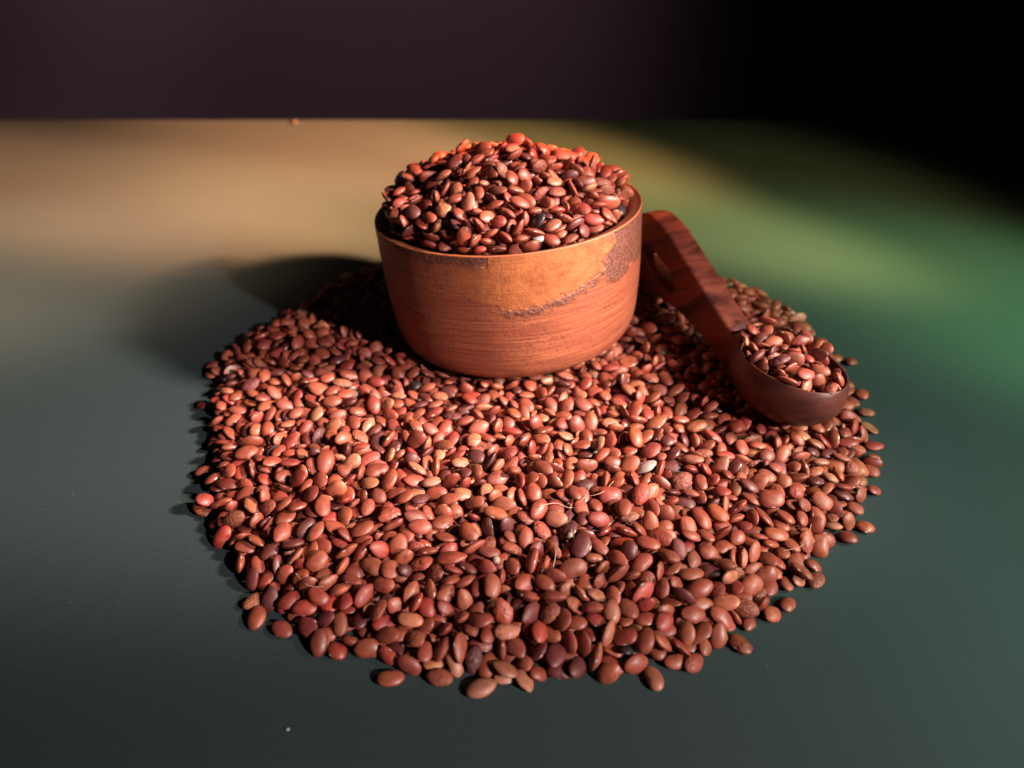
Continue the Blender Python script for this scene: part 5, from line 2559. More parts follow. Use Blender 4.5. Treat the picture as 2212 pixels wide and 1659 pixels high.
110,108,-388,2577,655,5,3,89,
41,98,687,2044,86,-75,-64,-1,
50,117,-355,2254,84,10,-19,96,
40,89,-260,1534,84,0,12,-51,
70,99,-746,3125,53,-41,-90,9,
160,105,-336,2808,673,-53,-12,79,
1,97,-659,3289,26,-40,-27,-39,
41,98,-755,3193,33,22,-13,-63,
61,105,266,2398,82,56,78,-1,
23,102,1063,2821,63,-68,-58,10,
60,105,421,1748,75,13,-12,88,
52,84,-674,1869,71,54,81,13,
163,87,-130,2662,771,-8,-15,-42,
132,84,-62,2675,792,15,-96,-13,
60,105,-455,2467,81,14,-12,-60,
61,113,983,2034,66,2,5,65,
110,114,-273,2455,653,-5,-18,54,
142,95,90,2375,697,50,-82,25,
30,95,-772,2811,64,-35,6,-54,
0,104,459,1680,66,3,1,0,
131,108,-438,2608,569,0,8,-4,
171,99,-198,2466,690,39,73,-55,
2,122,226,2363,105,6,32,94,
20,88,-571,2566,88,3,-11,81,
30,80,96,1270,45,4,-13,-84,
4,103,195,1764,71,28,3,71,
2,92,-1086,2455,16,-16,6,97,
0,95,707,1683,55,27,-8,-60,
150,99,-124,2265,626,69,42,17,
50,97,-664,2876,70,0,-44,64,
50,84,-39,1197,12,2,8,-98,
50,116,324,1202,33,-22,-16,71,
50,100,185,1205,16,-11,21,-33,
41,101,-867,2094,57,39,-9,80,
13,102,-25,2129,83,-23,17,-80,
41,99,-484,1589,61,5,-23,-26,
31,99,-280,2031,82,0,-5,99,
34,111,125,1904,54,-1,3,-20,
1,98,663,2273,74,30,-33,-58,
60,102,539,1666,48,-23,-17,84,
10,118,-323,2399,82,-97,-3,19,
41,97,-474,2319,100,-10,-18,23,
3,86,171,1988,86,-23,41,-84,
1,96,-542,2532,80,-5,-18,5,
63,93,896,1588,12,-9,0,-24,
31,95,-52,1250,43,14,0,90,
60,80,-859,1799,39,-47,-81,-26,
40,105,-355,1693,78,3,16,-97,
30,104,-369,2377,94,39,38,-78,
0,98,516,2535,85,29,9,-88,
241,100,806,2060,220,-48,13,0,
30,99,197,2320,128,86,48,7,
51,95,678,2354,93,-1,-8,-49,
11,94,-342,1445,58,22,14,42,
51,99,333,1465,61,-2,-19,-73,
72,91,1112,2038,43,19,44,-5,
60,109,829,1615,17,-18,5,60,
61,103,594,2723,83,3,-32,94,
111,107,-32,2480,763,14,-3,-48,
0,111,-539,3067,91,7,-21,83,
33,92,524,1521,42,-16,7,52,
40,99,-535,2219,87,-14,23,28,
110,105,-324,2425,634,32,5,42,
20,115,842,2146,79,-11,-3,59,
150,118,1,2546,759,-1,-12,96,
64,91,479,2545,78,67,52,49,
51,94,-227,1300,42,-96,1,25,
110,101,224,2369,657,56,18,8,
3,109,-744,2334,74,-15,29,-79,
71,102,50,2305,95,7,48,-75,
20,103,-289,1558,78,-90,-31,23,
174,92,-59,2588,790,19,-37,-62,
51,112,850,3091,59,-49,79,-14,
1,91,-672,2394,82,-10,18,-49,
42,99,739,3250,21,-13,44,76,
21,112,-279,1649,57,31,-8,23,
3,93,-267,1516,57,-5,-20,79,
10,96,599,1441,33,9,-11,-7,
20,108,-1040,2222,21,-30,-15,62,
63,102,313,1565,69,-14,-37,68,
30,99,646,1461,37,15,-3,-81,
20,109,96,1736,50,1,42,89,
44,104,-266,1294,13,9,-9,-92,
40,90,-127,1707,67,-37,-22,49,
74,91,-446,1500,55,22,2,-32,
30,114,1210,2723,13,-7,-3,40,
1,103,561,1875,69,64,51,41,
10,105,-970,2211,20,42,14,33,
34,107,-419,1880,72,-12,14,-96,
64,86,208,1827,82,58,-80,-2,
31,106,-832,2463,74,7,-4,46,
4,92,493,2669,78,33,-8,-93,
140,107,-180,2380,663,46,-16,-86,
0,95,515,2619,100,38,-15,-80,
234,108,867,2223,291,-20,-30,17,
60,87,-901,2462,68,-40,53,-71,
41,99,-547,2143,84,9,98,11,
120,108,-223,2572,714,16,-7,-38,
40,101,553,2936,100,17,-85,-42,
11,106,-1008,2331,28,-4,-2,2,
111,87,-160,2322,662,24,-4,61,
0,110,343,1591,65,-5,7,83,
41,97,794,2634,82,79,-55,-22,
41,103,676,2508,102,13,-7,31,
10,94,-386,2016,78,-16,2,98,
60,96,-754,1986,62,14,-41,-86,
40,112,814,2707,95,-4,0,-58,
124,95,-75,2632,787,13,-27,37,
43,87,-61,2098,96,86,37,-32,
31,97,401,2277,101,82,45,-22,
22,103,1022,3070,32,-82,42,8,
40,110,-179,1392,45,1,-13,94,
261,94,805,2098,300,42,-60,-48,
70,102,80,1356,57,-6,-52,84,
33,95,37,1499,37,-8,23,-77,
200,97,811,2062,271,53,-22,45,
1,107,-533,1391,36,2,0,-97,
24,104,-643,1955,72,12,-3,34,
50,110,-661,2970,66,23,-13,-39,
13,107,1083,2961,39,9,-1,-39,
41,83,-481,2806,98,60,7,22,
60,110,-595,3293,38,-3,-27,92,
74,103,920,1776,41,25,18,76,
131,109,186,2337,633,-1,1,-95,
101,96,50,2279,639,77,-9,61,
141,99,-205,2578,751,-41,-90,7,
33,106,140,2046,80,9,-6,89,
23,93,662,1601,41,17,-20,-95,
74,107,-664,2922,69,13,-24,-37,
30,107,385,2529,119,-4,14,-92,
4,105,631,2593,86,-15,26,-68,
170,89,-119,2590,780,18,-3,-19,
50,90,315,1328,33,-17,-13,13,
0,106,350,2108,75,3,7,5,
14,94,-804,2054,56,-16,-10,-85,
71,94,-655,2713,71,18,-16,87,
24,99,146,1760,72,-9,12,-95,
44,96,855,1690,54,-2,9,91,
43,118,361,2192,65,-17,23,-95,
40,90,569,2673,90,-19,66,-24,
51,101,225,1615,78,3,6,86,
100,108,-104,2591,757,-64,-74,-13,
41,99,167,1322,38,-14,-2,-60,
0,112,422,2151,90,-20,-5,-82,
12,95,994,1910,36,6,-20,-80,
124,89,-190,2404,695,-16,-28,83,
43,100,1097,2694,52,-1,-11,98,
41,105,-493,2834,108,73,-60,27,
70,107,157,1451,63,7,15,52,
33,108,-622,1599,45,-1,-7,-90,
21,96,-175,1893,65,-65,62,40,
20,94,526,1766,69,3,-17,70,
63,98,-185,1354,48,19,-79,57,
73,99,195,1475,81,10,-1,-8,
70,89,-439,2022,73,3,22,85,
74,87,-877,2597,54,5,-10,98,
70,85,-59,1565,27,12,-10,52,
0,93,-677,2535,68,44,-9,-75,
140,94,-400,2730,648,58,-74,-5,
10,108,1156,2067,19,-13,19,9,
41,90,-152,2237,85,25,-63,35,
0,103,-658,2195,90,6,-15,55,
70,97,-597,2172,97,23,12,-15,
70,95,816,2096,98,2,11,89,
20,107,727,2715,86,24,10,-26,
61,106,783,2015,55,15,21,80,
0,103,764,3191,35,-11,-37,32,
1,113,-784,2146,65,36,-12,-60,
54,98,-968,2818,13,8,-2,-7,
61,102,1016,2020,37,-18,4,-2,
70,97,92,2303,80,-9,48,-72,
74,109,632,2263,83,-9,-14,46,
53,109,441,1363,33,-9,-1,80,
120,102,10,2424,706,34,88,-27,
72,108,186,2072,86,-4,16,-86,
13,95,24,1666,61,5,-23,-44,
71,99,-627,1648,52,97,16,5,
52,121,556,1595,50,-14,-15,-97,
4,100,698,2691,71,-6,38,55,
130,102,-224,2442,682,-7,-34,-45,
12,110,-710,2954,61,-19,16,-61,
20,98,-1032,2568,43,0,-40,66,
10,99,588,1942,71,-11,35,-57,
70,107,-524,1625,61,-24,7,-11,
74,103,-417,1741,83,21,2,20,
124,95,-214,2619,738,8,5,-50,
73,108,-526,2657,94,-19,7,-88,
71,99,-510,1573,41,65,55,-28,
30,98,-589,1440,31,-1,-8,17,
42,106,-871,2275,63,5,-4,6,
51,101,649,3065,88,-12,-8,-98,
0,103,729,3071,61,-72,-56,-34,
40,106,619,2848,106,34,19,79,
60,86,-380,1808,76,32,6,39,
50,94,-809,2579,82,-63,55,-24,
211,103,784,2123,253,-19,-31,85,
44,106,-94,1204,12,7,1,-54,
0,102,527,1305,19,-14,-26,-94,
30,93,50,1269,35,-20,-4,89,
3,100,601,1530,14,8,-3,-62,
20,108,410,2533,76,26,13,-13,
14,104,849,2246,97,33,-16,15,
4,95,-475,1753,67,36,24,18,
4,98,-740,2536,78,3,-22,39,
70,111,717,1845,59,-3,-17,5,
10,99,-718,2405,84,6,2,-60,
10,80,-906,2196,47,15,18,4,
12,95,-775,2686,70,87,-20,37,
0,104,-711,2139,68,34,-7,19,
50,92,-421,1586,48,4,30,-57,
164,98,280,2471,683,-15,5,96,
44,96,99,2061,82,-35,-45,62,
1,101,890,2602,75,13,-2,-97,
44,101,485,2120,95,-4,-12,40,
41,97,-285,2115,90,95,25,3,
50,102,-783,2346,65,-5,-15,-85,
60,111,505,1690,63,-17,-50,67,
11,109,160,1813,68,6,-13,-98,
4,101,232,1811,62,-7,-8,-98,
10,106,-493,2130,84,-6,43,-86,
10,83,564,1454,54,11,11,96,
0,100,-911,2583,71,85,-49,-15,
100,92,-11,2319,662,36,26,-83,
0,98,1077,2778,64,-30,91,-9,
60,100,526,2259,83,-28,-7,63,
74,93,1073,3050,32,12,-24,94,
20,92,253,1402,13,-7,-2,69,
222,80,823,2130,284,-13,92,30,
64,93,-318,2154,66,-76,-1,15,
70,112,-437,2408,78,-26,45,-78,
51,114,1144,2221,59,6,6,16,
164,105,15,2443,738,61,19,-25,
20,108,509,1376,34,-5,-8,46,
40,105,-248,1439,35,95,21,-10,
70,83,-903,1950,36,51,26,74,
10,96,-615,1973,55,45,12,-81,
61,86,-522,1809,78,5,-16,-87,
30,105,606,2457,82,-39,90,7,
4,106,135,1316,34,42,42,68,
30,99,-234,1528,46,-93,-32,-10,
30,95,29,1457,54,-4,5,84,
60,97,481,2329,90,24,5,65,
170,99,92,2275,626,-14,71,-67,
1,102,-847,2207,55,32,-8,-25,
40,103,-63,1564,71,5,10,-69,
20,103,-376,1696,53,5,-16,85,
70,95,748,1684,74,21,-16,-40,
4,99,493,1743,75,16,25,-81,
54,92,-559,1812,87,-17,29,-65,
30,114,211,1423,15,12,-13,-56,
1,97,-289,1447,60,-1,-33,92,
11,99,121,1542,56,7,-2,79,
10,109,649,3308,25,-38,7,-79,
32,96,961,1879,33,-3,-69,66,
34,122,556,2504,91,57,8,-40,
10,101,0,1317,33,7,8,-85,
4,101,27,2104,94,36,-22,21,
70,101,94,2191,94,-77,59,-20,
64,98,285,2186,89,12,-36,64,
10,97,-67,2305,104,4,-20,41,
73,112,-172,1753,74,6,8,91,
10,96,482,1514,45,-26,91,3,
11,100,-177,1936,83,16,1,2,
60,93,-888,2434,61,-10,-7,6,
4,122,-120,2142,86,10,14,-63,
54,102,833,2075,72,27,15,31,
71,95,-514,1262,10,1,-7,97,
34,94,-884,2632,51,36,0,84,
210,114,874,2100,298,0,-7,-81,
61,111,-532,2213,43,-17,-9,-9,
210,113,797,2180,282,-42,24,-43,
153,104,74,2680,770,-34,-11,-85,
50,107,-999,2282,30,-13,-15,-93,
50,109,-336,2176,91,-8,1,95,
60,97,-733,2442,72,24,51,-34,
30,94,264,1629,70,19,-22,59,
60,109,421,2253,82,49,-76,-10,
21,104,734,2799,66,11,5,71,
101,107,-107,2523,743,9,5,-98,
42,95,-927,1949,27,-20,3,-84,
60,98,703,1702,32,6,-2,-23,
110,93,-128,2776,755,-18,-2,90,
11,118,201,1570,68,-9,11,-98,
30,91,326,1862,86,6,-16,98,
50,96,-899,2241,52,92,-36,-4,
21,119,679,1464,16,5,4,-19,
133,104,67,2253,606,36,59,-64,
24,93,-641,2468,72,55,-81,2,
11,99,989,1811,20,-10,25,78,
70,93,571,1418,39,76,-5,-42,
70,96,-47,1819,82,12,-13,97,
40,104,-454,2590,81,45,-50,-48,
60,93,-168,1303,15,69,-67,5,
4,100,423,2570,78,33,-13,17,
21,104,728,1722,55,-8,-8,94,
60,99,382,1614,65,31,-6,83,
0,102,816,2570,84,-37,-17,70,
220,85,887,2045,297,7,-18,-50,
32,100,67,2278,104,30,-30,-88,
1,119,481,2258,87,8,12,69,
43,93,737,1879,52,13,-1,-3,
20,121,-833,2699,56,0,13,9,
112,107,-138,2501,758,19,-8,-70,
63,93,-437,1651,53,-17,-22,92,
2,98,820,2302,99,-35,-2,64,
270,98,849,2043,258,-8,-10,-21,
40,91,478,1954,83,10,7,41,
50,104,572,3096,60,-27,18,93,
14,96,-90,1920,85,29,10,31,
70,108,-901,2879,21,-54,75,-2,
24,114,-496,1479,15,3,6,-17,
143,104,-172,2272,590,-57,-34,60,
61,103,-408,1652,35,-13,19,77,
161,100,85,2441,712,-72,-29,58,
12,103,257,2069,89,18,-6,84,
210,106,842,2028,283,4,-14,-74,
50,108,579,2394,96,5,20,-91,
41,101,1145,2144,41,62,-66,38,
130,84,63,2312,649,79,27,1,
30,104,639,2091,72,-39,-88,-12,
12,89,-778,3217,12,-83,53,-1,
60,95,446,2036,94,-6,-11,-27,
10,96,687,2993,72,34,-3,8,
43,107,984,1743,13,11,2,57,
20,98,-591,1689,67,-7,-35,51,
60,91,-68,1635,66,3,1,52,
134,93,-302,2732,693,28,16,-90,
50,93,-326,2287,89,38,-43,68,
60,109,-880,1833,36,7,11,98,
50,90,279,1314,44,2,0,41,
13,96,653,1654,48,9,-8,98,
20,90,127,1998,75,40,84,31,
40,99,986,1941,57,17,18,6,
113,96,170,2374,665,2,-47,55,
20,100,-566,2282,92,4,42,-87,
1,81,88,1582,59,-3,19,-97,
70,80,-573,2521,88,4,-13,53,
1,108,469,2690,95,20,20,-92,
61,102,445,2559,102,42,6,50,
10,92,805,2827,94,-6,4,99,
30,98,-551,2878,87,2,6,-91,
10,92,1020,2782,74,-11,15,58,
30,99,251,2178,73,72,-24,-27,
32,118,536,2728,69,-8,-5,94,
154,98,-97,2406,679,32,26,89,
30,100,650,2531,91,14,-2,65,
22,112,-350,2093,58,15,-2,29,
110,115,-262,2554,676,32,-16,27,
101,90,-72,2243,599,4,1,-86,
111,100,-140,2393,671,10,-26,56,
50,93,1029,2668,78,10,12,65,
30,86,-84,1474,55,-13,-2,-93,
0,106,705,3118,63,11,-1,71,
30,97,-601,2981,75,16,-13,92,
1,109,-538,3009,85,2,24,-64,
0,84,887,3045,67,12,-24,-55,
60,98,-330,2348,89,-61,74,-4,
170,93,-392,2447,575,-20,5,-45,
131,93,84,2355,663,12,24,-85,
60,92,-20,1227,45,-50,-80,2,
24,101,-560,1410,15,9,8,73,
41,109,-873,1886,26,-19,-15,-95,
50,92,-493,1507,40,3,-5,1,
61,97,329,1953,79,32,13,77,
1,88,-602,3156,63,-77,62,-2,
0,98,-1006,2521,30,-15,0,-19,
71,96,956,1920,48,15,6,77,
2,104,890,1992,46,17,29,-25,
41,121,-491,2741,102,10,-14,-95,
141,101,-356,2424,615,-15,48,-85,
41,98,-745,2406,67,18,22,88,
40,104,-571,2137,60,25,18,2,
60,108,-682,3205,37,37,49,71,
30,112,-75,2226,70,-19,-19,20,
70,99,959,3153,31,-22,16,-48,
72,100,641,2719,93,6,2,55,
50,105,-1110,2542,14,-53,83,8,
61,100,232,1664,63,-28,3,94,
12,91,654,2921,85,2,28,-91,
31,91,-175,2193,76,14,88,43,
1,97,597,2327,96,-11,25,-95,
110,102,-366,2653,680,1,9,-67,
41,112,841,2203,73,11,-39,75,
13,112,-783,3062,37,-16,10,0,
110,86,82,2727,773,-39,-15,64,
1,103,1149,2107,34,-7,-3,98,
40,83,-1013,2596,48,28,81,39,
40,100,670,2473,85,-30,-1,-54,
50,80,-189,1801,75,-12,-44,-1,
70,103,494,1277,11,7,-2,-10,
71,99,-919,2524,45,15,-23,53,
52,106,939,2651,89,-65,73,7,
132,98,-128,2938,700,-52,36,1,
140,96,202,2644,751,10,56,47,
40,97,280,1204,11,-21,-96,-8,
214,107,908,2047,272,-22,16,69,
71,94,173,1249,10,2,-7,-99,
240,109,914,2171,283,5,47,29,
1,100,-752,2029,52,14,8,-25,
0,89,-478,2412,85,19,18,-91,
42,106,422,2309,70,42,-17,-42,
20,122,407,1457,38,-2,-11,97,
20,108,844,2923,73,16,-12,27,
50,99,-304,2122,66,-24,10,-2,
63,102,-991,2238,36,-75,-46,10,
0,88,22,2223,84,-8,12,-77,
20,103,415,1799,66,-11,7,-18,
61,111,-347,1780,64,26,15,-62,
10,103,-543,1602,14,4,-5,91,
44,92,-18,1513,65,3,-1,99,
11,92,-803,1969,44,39,4,-24,
30,95,-89,2124,97,-6,19,-75,
43,115,-644,2784,70,28,-14,56,
24,101,376,1512,67,17,33,79,
23,99,-182,1643,73,33,-22,18,
70,103,419,1413,44,-96,20,13,
50,99,-661,3091,57,26,7,91,
221,103,943,2027,283,-50,41,-74,
10,108,1076,2039,33,5,40,78,
50,110,-652,1910,54,10,-33,-81,
50,113,-383,2533,95,-50,-73,42,
20,104,165,2352,101,60,-66,-41,
64,110,402,1847,72,-9,14,79,
10,99,-352,1846,67,7,4,-77,
4,114,-148,1831,72,-2,24,-90,
1,95,1182,2143,17,19,29,83,
4,103,-1058,2660,23,-6,-38,44,
71,97,1183,2207,18,8,-27,29,
40,117,661,1762,67,4,-5,-58,
61,100,-733,2592,85,-87,42,-10,
41,91,-788,1665,13,23,-9,-76,
20,97,-837,1748,17,-2,-27,-90,
70,103,-385,1508,55,0,14,-2,
40,105,894,1753,16,0,-32,-92,
61,97,796,2973,62,-6,75,-51,
20,96,122,2074,63,4,3,-74,
60,97,368,1513,35,7,0,-99,
101,108,-184,2486,717,-68,-66,22,
11,108,-847,2872,43,-13,-6,93,
50,106,1025,2849,71,-23,-18,-89,
10,98,495,2474,82,-32,22,-75,
114,94,-17,2370,687,90,0,-19,
60,108,-486,2648,82,22,-12,-84,
133,85,264,2865,698,-29,-26,61,
30,91,-581,1749,67,-2,19,4,
40,120,720,2334,76,-7,16,9,
34,92,-171,1611,49,-2,-10,-20,
30,101,582,3136,79,-78,47,-31,
44,102,-303,1405,49,-5,-8,24,
141,95,-201,2411,651,1,-29,8,
50,90,529,1380,12,-8,-3,70,
150,98,-74,2431,700,-53,53,62,
60,103,454,2143,70,-36,-30,63,
0,104,535,2645,85,19,-13,50,
2,103,744,2508,92,-62,12,-4,
61,94,1032,1825,18,15,-30,91,
44,95,829,2011,58,-5,-25,-76,
41,97,1041,1989,56,92,-35,-1,
14,93,-253,1756,27,-58,19,30,
51,100,911,1675,16,-86,-43,6,
4,100,-451,1926,73,22,-12,-88,
63,100,766,2655,70,50,2,18,
0,108,616,1979,63,36,86,17,
64,102,-88,2300,76,-1,-2,41,
101,80,-134,2298,636,0,-98,3,
21,101,1217,2491,31,-15,60,-38,
70,89,-529,2599,93,-24,-2,-17,
51,111,611,2896,86,24,0,-95,
60,107,698,2282,80,-11,-26,77,
0,88,-655,2656,71,8,13,41,
12,99,-189,2318,65,43,0,-11,
10,104,410,2360,78,3,5,-10,
0,96,-1048,2362,13,-8,-4,66,
74,106,1037,2966,49,-3,-14,32,
10,92,53,2174,82,0,3,96,
120,104,366,2715,679,-8,85,-42,
61,115,630,2144,90,-25,4,-96,
111,87,-344,2385,610,10,13,94,
51,109,-780,3104,18,26,-4,-50,
110,91,304,2434,640,15,55,-41,
60,93,559,1781,62,-7,5,-55,
140,90,306,2711,704,-17,47,77,
41,112,1187,2679,35,21,27,93,
70,91,-114,2244,72,14,8,34,
1,94,562,2252,86,-75,-26,-55,
32,112,569,1705,13,3,-7,-74,
100,96,-35,2588,772,12,-9,-38,
20,91,-851,2136,67,-20,-97,6,
51,104,169,2135,84,46,-85,-21,
42,105,-722,2245,81,46,16,-51,
0,107,-258,2243,88,17,5,-20,
130,110,-236,2901,686,5,7,95,
54,93,862,3018,75,51,82,-4,
60,87,613,2860,60,26,9,-17,
0,91,-447,1337,13,-7,-2,-65,
71,89,-657,1477,12,-19,13,-68,
42,106,294,1367,14,-15,3,-45,
270,108,912,2026,231,3,21,60,
74,101,59,1557,55,13,-41,84,
30,88,1121,2742,36,-7,16,76,
0,114,-347,1422,32,-3,-19,-96,
40,98,-925,2056,12,3,8,79,
40,96,252,1329,31,-8,5,-84,
11,114,-55,1325,16,2,9,95,
10,99,15,1437,26,79,-19,17,
70,108,-185,1449,50,9,-4,67,
131,101,-180,2619,756,38,63,44,
20,92,-410,2024,45,13,36,-90,
140,116,134,2784,739,-52,-14,-11,
33,95,-872,1719,11,34,93,-1,
43,108,565,2202,55,-6,35,85,
60,113,781,2867,80,7,-11,79,
44,95,898,2845,89,12,-14,-64,
41,91,-394,2285,99,72,-10,-12,
34,93,930,1860,33,-8,-9,-24,
160,96,337,2598,679,13,-6,-55,
10,91,-573,1710,50,-10,-9,65,
170,100,228,2703,722,-5,-6,99,
11,90,-8,1771,34,-21,-12,38,
100,97,167,2504,725,-1,-8,86,
14,105,594,2774,79,1,11,-84,
140,86,-309,2469,653,27,89,-8,
2,107,-184,2072,80,-57,-73,17,
13,91,-712,2073,64,-5,22,-83,
131,94,158,2571,730,-27,46,20,
40,112,2,1523,39,-4,17,55,
20,100,-359,1904,64,66,-74,-2,
30,91,677,2845,94,-62,-63,0,
61,117,792,2802,76,0,25,84,
11,103,608,1749,62,9,5,-29,
50,107,-941,2112,14,8,-2,29,
60,94,-535,2649,73,75,62,-16,
11,94,384,2070,72,29,6,84,
43,104,-570,2801,95,-6,16,-75,
70,103,-820,2153,50,54,-18,-61,
21,101,773,1679,36,-22,-23,26,
22,98,993,3052,49,21,54,78,
30,100,710,2084,76,30,-6,90,
44,80,-137,1447,54,2,57,-81,
60,96,814,1707,12,5,-5,-8,
41,103,-791,1864,46,18,-17,-73,
23,96,-785,2086,67,13,2,95,
54,100,-293,2359,74,-37,16,-88,
263,111,952,1985,230,-53,-80,21,
30,97,-451,2094,70,-3,-15,94,
2,101,-431,1776,71,2,3,-47,
1,104,846,2472,66,0,-10,98,
44,105,-869,1927,38,0,9,-57,
20,100,329,1289,26,11,-19,-65,
14,98,-335,1716,63,20,-1,-53,
20,101,-234,1265,14,2,-8,-87,
2,108,-930,2408,36,9,-10,0,
50,96,-418,2554,82,-37,-56,-14,
3,103,-600,3030,67,73,-56,35,
51,116,-154,1688,37,7,-32,-41,
24,111,-894,2130,25,-69,-56,10,
31,106,-212,1758,66,-24,13,-88,
3,106,451,1863,64,12,-40,-83,
4,112,1069,2112,25,-70,50,-44,
254,100,831,2035,209,-75,20,25,
201,116,864,1967,234,-22,-14,-12,
0,86,241,1813,86,2,3,-77,
10,114,-538,1551,30,-32,4,6,
2,113,1111,2782,41,-22,-24,-72,
30,97,487,1537,25,79,54,24,
50,99,983,2727,66,-11,-11,19,
51,103,561,2793,70,19,-16,84,
0,105,643,2803,69,41,-7,62,
62,90,-17,1555,52,-12,-6,90,
61,100,864,1665,12,6,-6,-42,
50,97,-273,1810,77,-62,76,11,
130,110,243,2633,716,26,23,-23,
31,105,581,2076,80,16,30,-28,
20,100,287,2130,78,-17,15,-56,
61,97,23,1397,42,52,-80,-26,
110,85,48,2757,755,-34,14,-24,
40,89,-739,2206,66,-28,-14,52,
0,102,622,2203,85,35,-30,-73,
0,98,1070,1858,13,3,6,31,
54,110,-915,1883,15,81,-57,8,
24,93,1046,1958,40,-1,-4,99,
40,109,352,1979,59,77,-33,-41,
0,102,-30,2310,91,10,24,-92,
171,96,-91,2325,680,-71,26,-33,
13,99,-465,2235,57,52,13,-68,
74,98,-961,2704,36,-7,-9,-6,
41,90,-164,1340,14,-32,1,-43,
60,107,213,1993,90,-11,50,-81,
3,89,-662,3139,57,-1,-21,87,
21,110,597,3057,71,-15,-5,26,
40,83,762,2062,74,-68,68,-6,
44,95,-604,2194,85,18,-14,25,
30,100,778,2099,90,8,-90,34,
54,90,192,2281,90,-61,-26,18,
30,88,525,2136,65,24,95,-6,
121,97,-175,2429,681,-16,-5,93,
32,82,-484,2537,92,-99,1,-3,
1,88,-348,2430,76,-14,24,-95,
70,101,806,2457,81,5,1,96,
1,116,-818,2362,40,28,1,-49,
150,98,-4,2601,764,13,-21,6,
41,92,-785,2529,69,13,-11,67,
1,102,516,2709,88,-6,-10,97,
170,109,149,2413,664,4,24,-75,
12,98,-423,1990,61,-10,-3,-17,
44,86,757,2632,79,17,-36,89,
51,95,1033,2110,20,-14,-34,-11,
13,106,583,2849,86,-7,20,91,
0,96,-225,2164,59,24,2,-81,
0,103,-924,2346,54,61,-20,-67,
31,101,741,2379,73,-4,-10,98,
30,101,869,2103,56,0,22,-54,
20,95,619,3101,71,-32,-22,-79,
30,97,-852,2312,56,-9,-3,98,
53,83,-480,2576,85,-81,-31,45,
30,87,819,2901,81,43,-10,-22,
43,101,41,1253,12,-6,0,99,
72,99,-260,1699,61,-3,12,-88,
41,96,596,1572,30,5,0,97,
110,101,-69,2726,775,-40,-10,18,
23,105,-380,1645,62,3,-3,-59,
1,102,-259,1616,67,59,43,11,
0,104,-209,1609,63,11,34,-90,
41,100,16,1764,59,5,-13,-90,
11,121,663,1640,17,3,-5,76,
34,102,91,1444,41,10,33,-24,
61,98,385,1304,28,-1,1,99,
21,118,-759,2191,39,-3,3,-91,
0,100,-152,1873,74,16,25,-19,
100,102,-228,2402,669,14,1,-12,
41,108,-434,1370,23,-35,6,-77,
40,100,549,1337,32,19,1,-47,
11,98,30,1315,52,37,22,60,
24,95,378,1384,37,-86,-44,0,
50,93,785,2929,68,40,-10,-49,
31,98,625,3209,56,33,-10,-30,
24,104,-396,2080,73,10,-15,54,
160,97,-55,2310,651,29,3,91,
153,97,92,3001,544,-34,-58,-48,
71,103,191,1467,101,-4,-19,78,
0,108,-391,2200,74,-6,19,90,
60,97,150,2257,74,-5,3,19,
60,106,1091,1907,13,-3,-6,-97,
42,119,624,2367,92,-45,79,33,
0,105,-251,1894,62,7,-1,-60,
31,97,494,1821,67,7,-2,80,
1,90,83,2265,93,-26,-37,18,
33,96,-760,2268,39,12,-11,50,
150,115,148,2341,677,47,26,63,
24,100,15,2061,92,-98,-2,16,
50,99,-110,1685,62,-37,8,84,
161,103,-206,2929,677,-19,-85,37,
50,99,708,1583,16,-11,-16,1,
14,101,456,2629,90,-42,18,21,
0,93,-505,2016,65,16,12,23,
71,102,715,1937,62,-18,-7,-6,
24,114,-450,2740,125,9,6,73,
100,113,-256,2394,616,22,-11,-79,
114,95,-103,2317,647,-7,-99,5,
100,99,-368,2790,645,-77,8,34,
41,102,1117,2858,23,-61,-16,-21,
1,93,456,1817,77,8,-25,-73,
110,102,-43,2410,686,12,-1,-97,
50,93,533,2014,96,72,31,46,
70,112,-1016,2173,12,-62,-77,-5,
74,81,835,2339,95,74,-42,34,
22,105,-392,2404,68,33,9,-90,
12,97,-618,3094,45,20,16,67,
71,88,78,1612,105,-52,84,-1,
10,109,374,1668,93,29,-8,54,
50,116,-217,2271,75,-28,-24,9,
71,86,446,1999,30,9,-11,-81,
11,108,487,1919,59,29,-21,-68,
34,107,246,1502,48,14,18,-55,
70,122,-810,1768,36,-13,-7,-32,
1,107,1026,2823,49,-13,0,-98,
40,105,-172,2339,97,-70,-68,-10,
11,107,-979,2556,40,-2,-3,97,
20,102,-104,1538,33,6,2,98,
30,100,-756,2884,48,-25,2,58,
41,87,539,1412,25,1,2,-99,
104,112,-76,2515,722,-4,-8,14,
42,115,-11,2071,77,-7,25,-39,
14,94,-78,2099,72,9,-98,1,
44,104,-680,2703,53,-2,14,84,
42,114,868,2637,65,4,11,-97,
0,117,-466,2412,44,6,29,58,
70,94,-350,2318,92,-4,-27,90,
11,94,773,2530,75,17,19,-93,
0,95,246,1704,37,-8,23,36,
70,82,254,1552,57,-6,4,-95,
64,99,-121,1590,39,22,-2,64,
133,103,93,2406,676,11,-16,78,
121,100,144,2450,692,90,-40,-4,
40,113,-950,2631,46,12,23,19,
120,100,201,2402,668,10,18,-95,
110,104,203,2301,620,-11,13,82,
61,98,404,1603,79,9,3,53,
51,94,-817,1822,33,-2,-13,85,
122,98,-168,2843,717,22,-15,41,
64,102,702,2181,79,6,19,-67,
30,87,-45,1392,51,9,13,-69,
150,105,209,2910,680,-7,-86,-49,
14,107,-62,1972,50,-5,-39,75,
10,85,180,1969,41,-24,-8,94,
54,99,-750,1736,49,-4,-53,-83,
171,115,322,2455,611,50,-26,67,
4,112,-17,1978,63,4,5,82,
60,100,-596,2169,61,20,-20,8,
1,107,936,3059,48,-59,-69,-16,
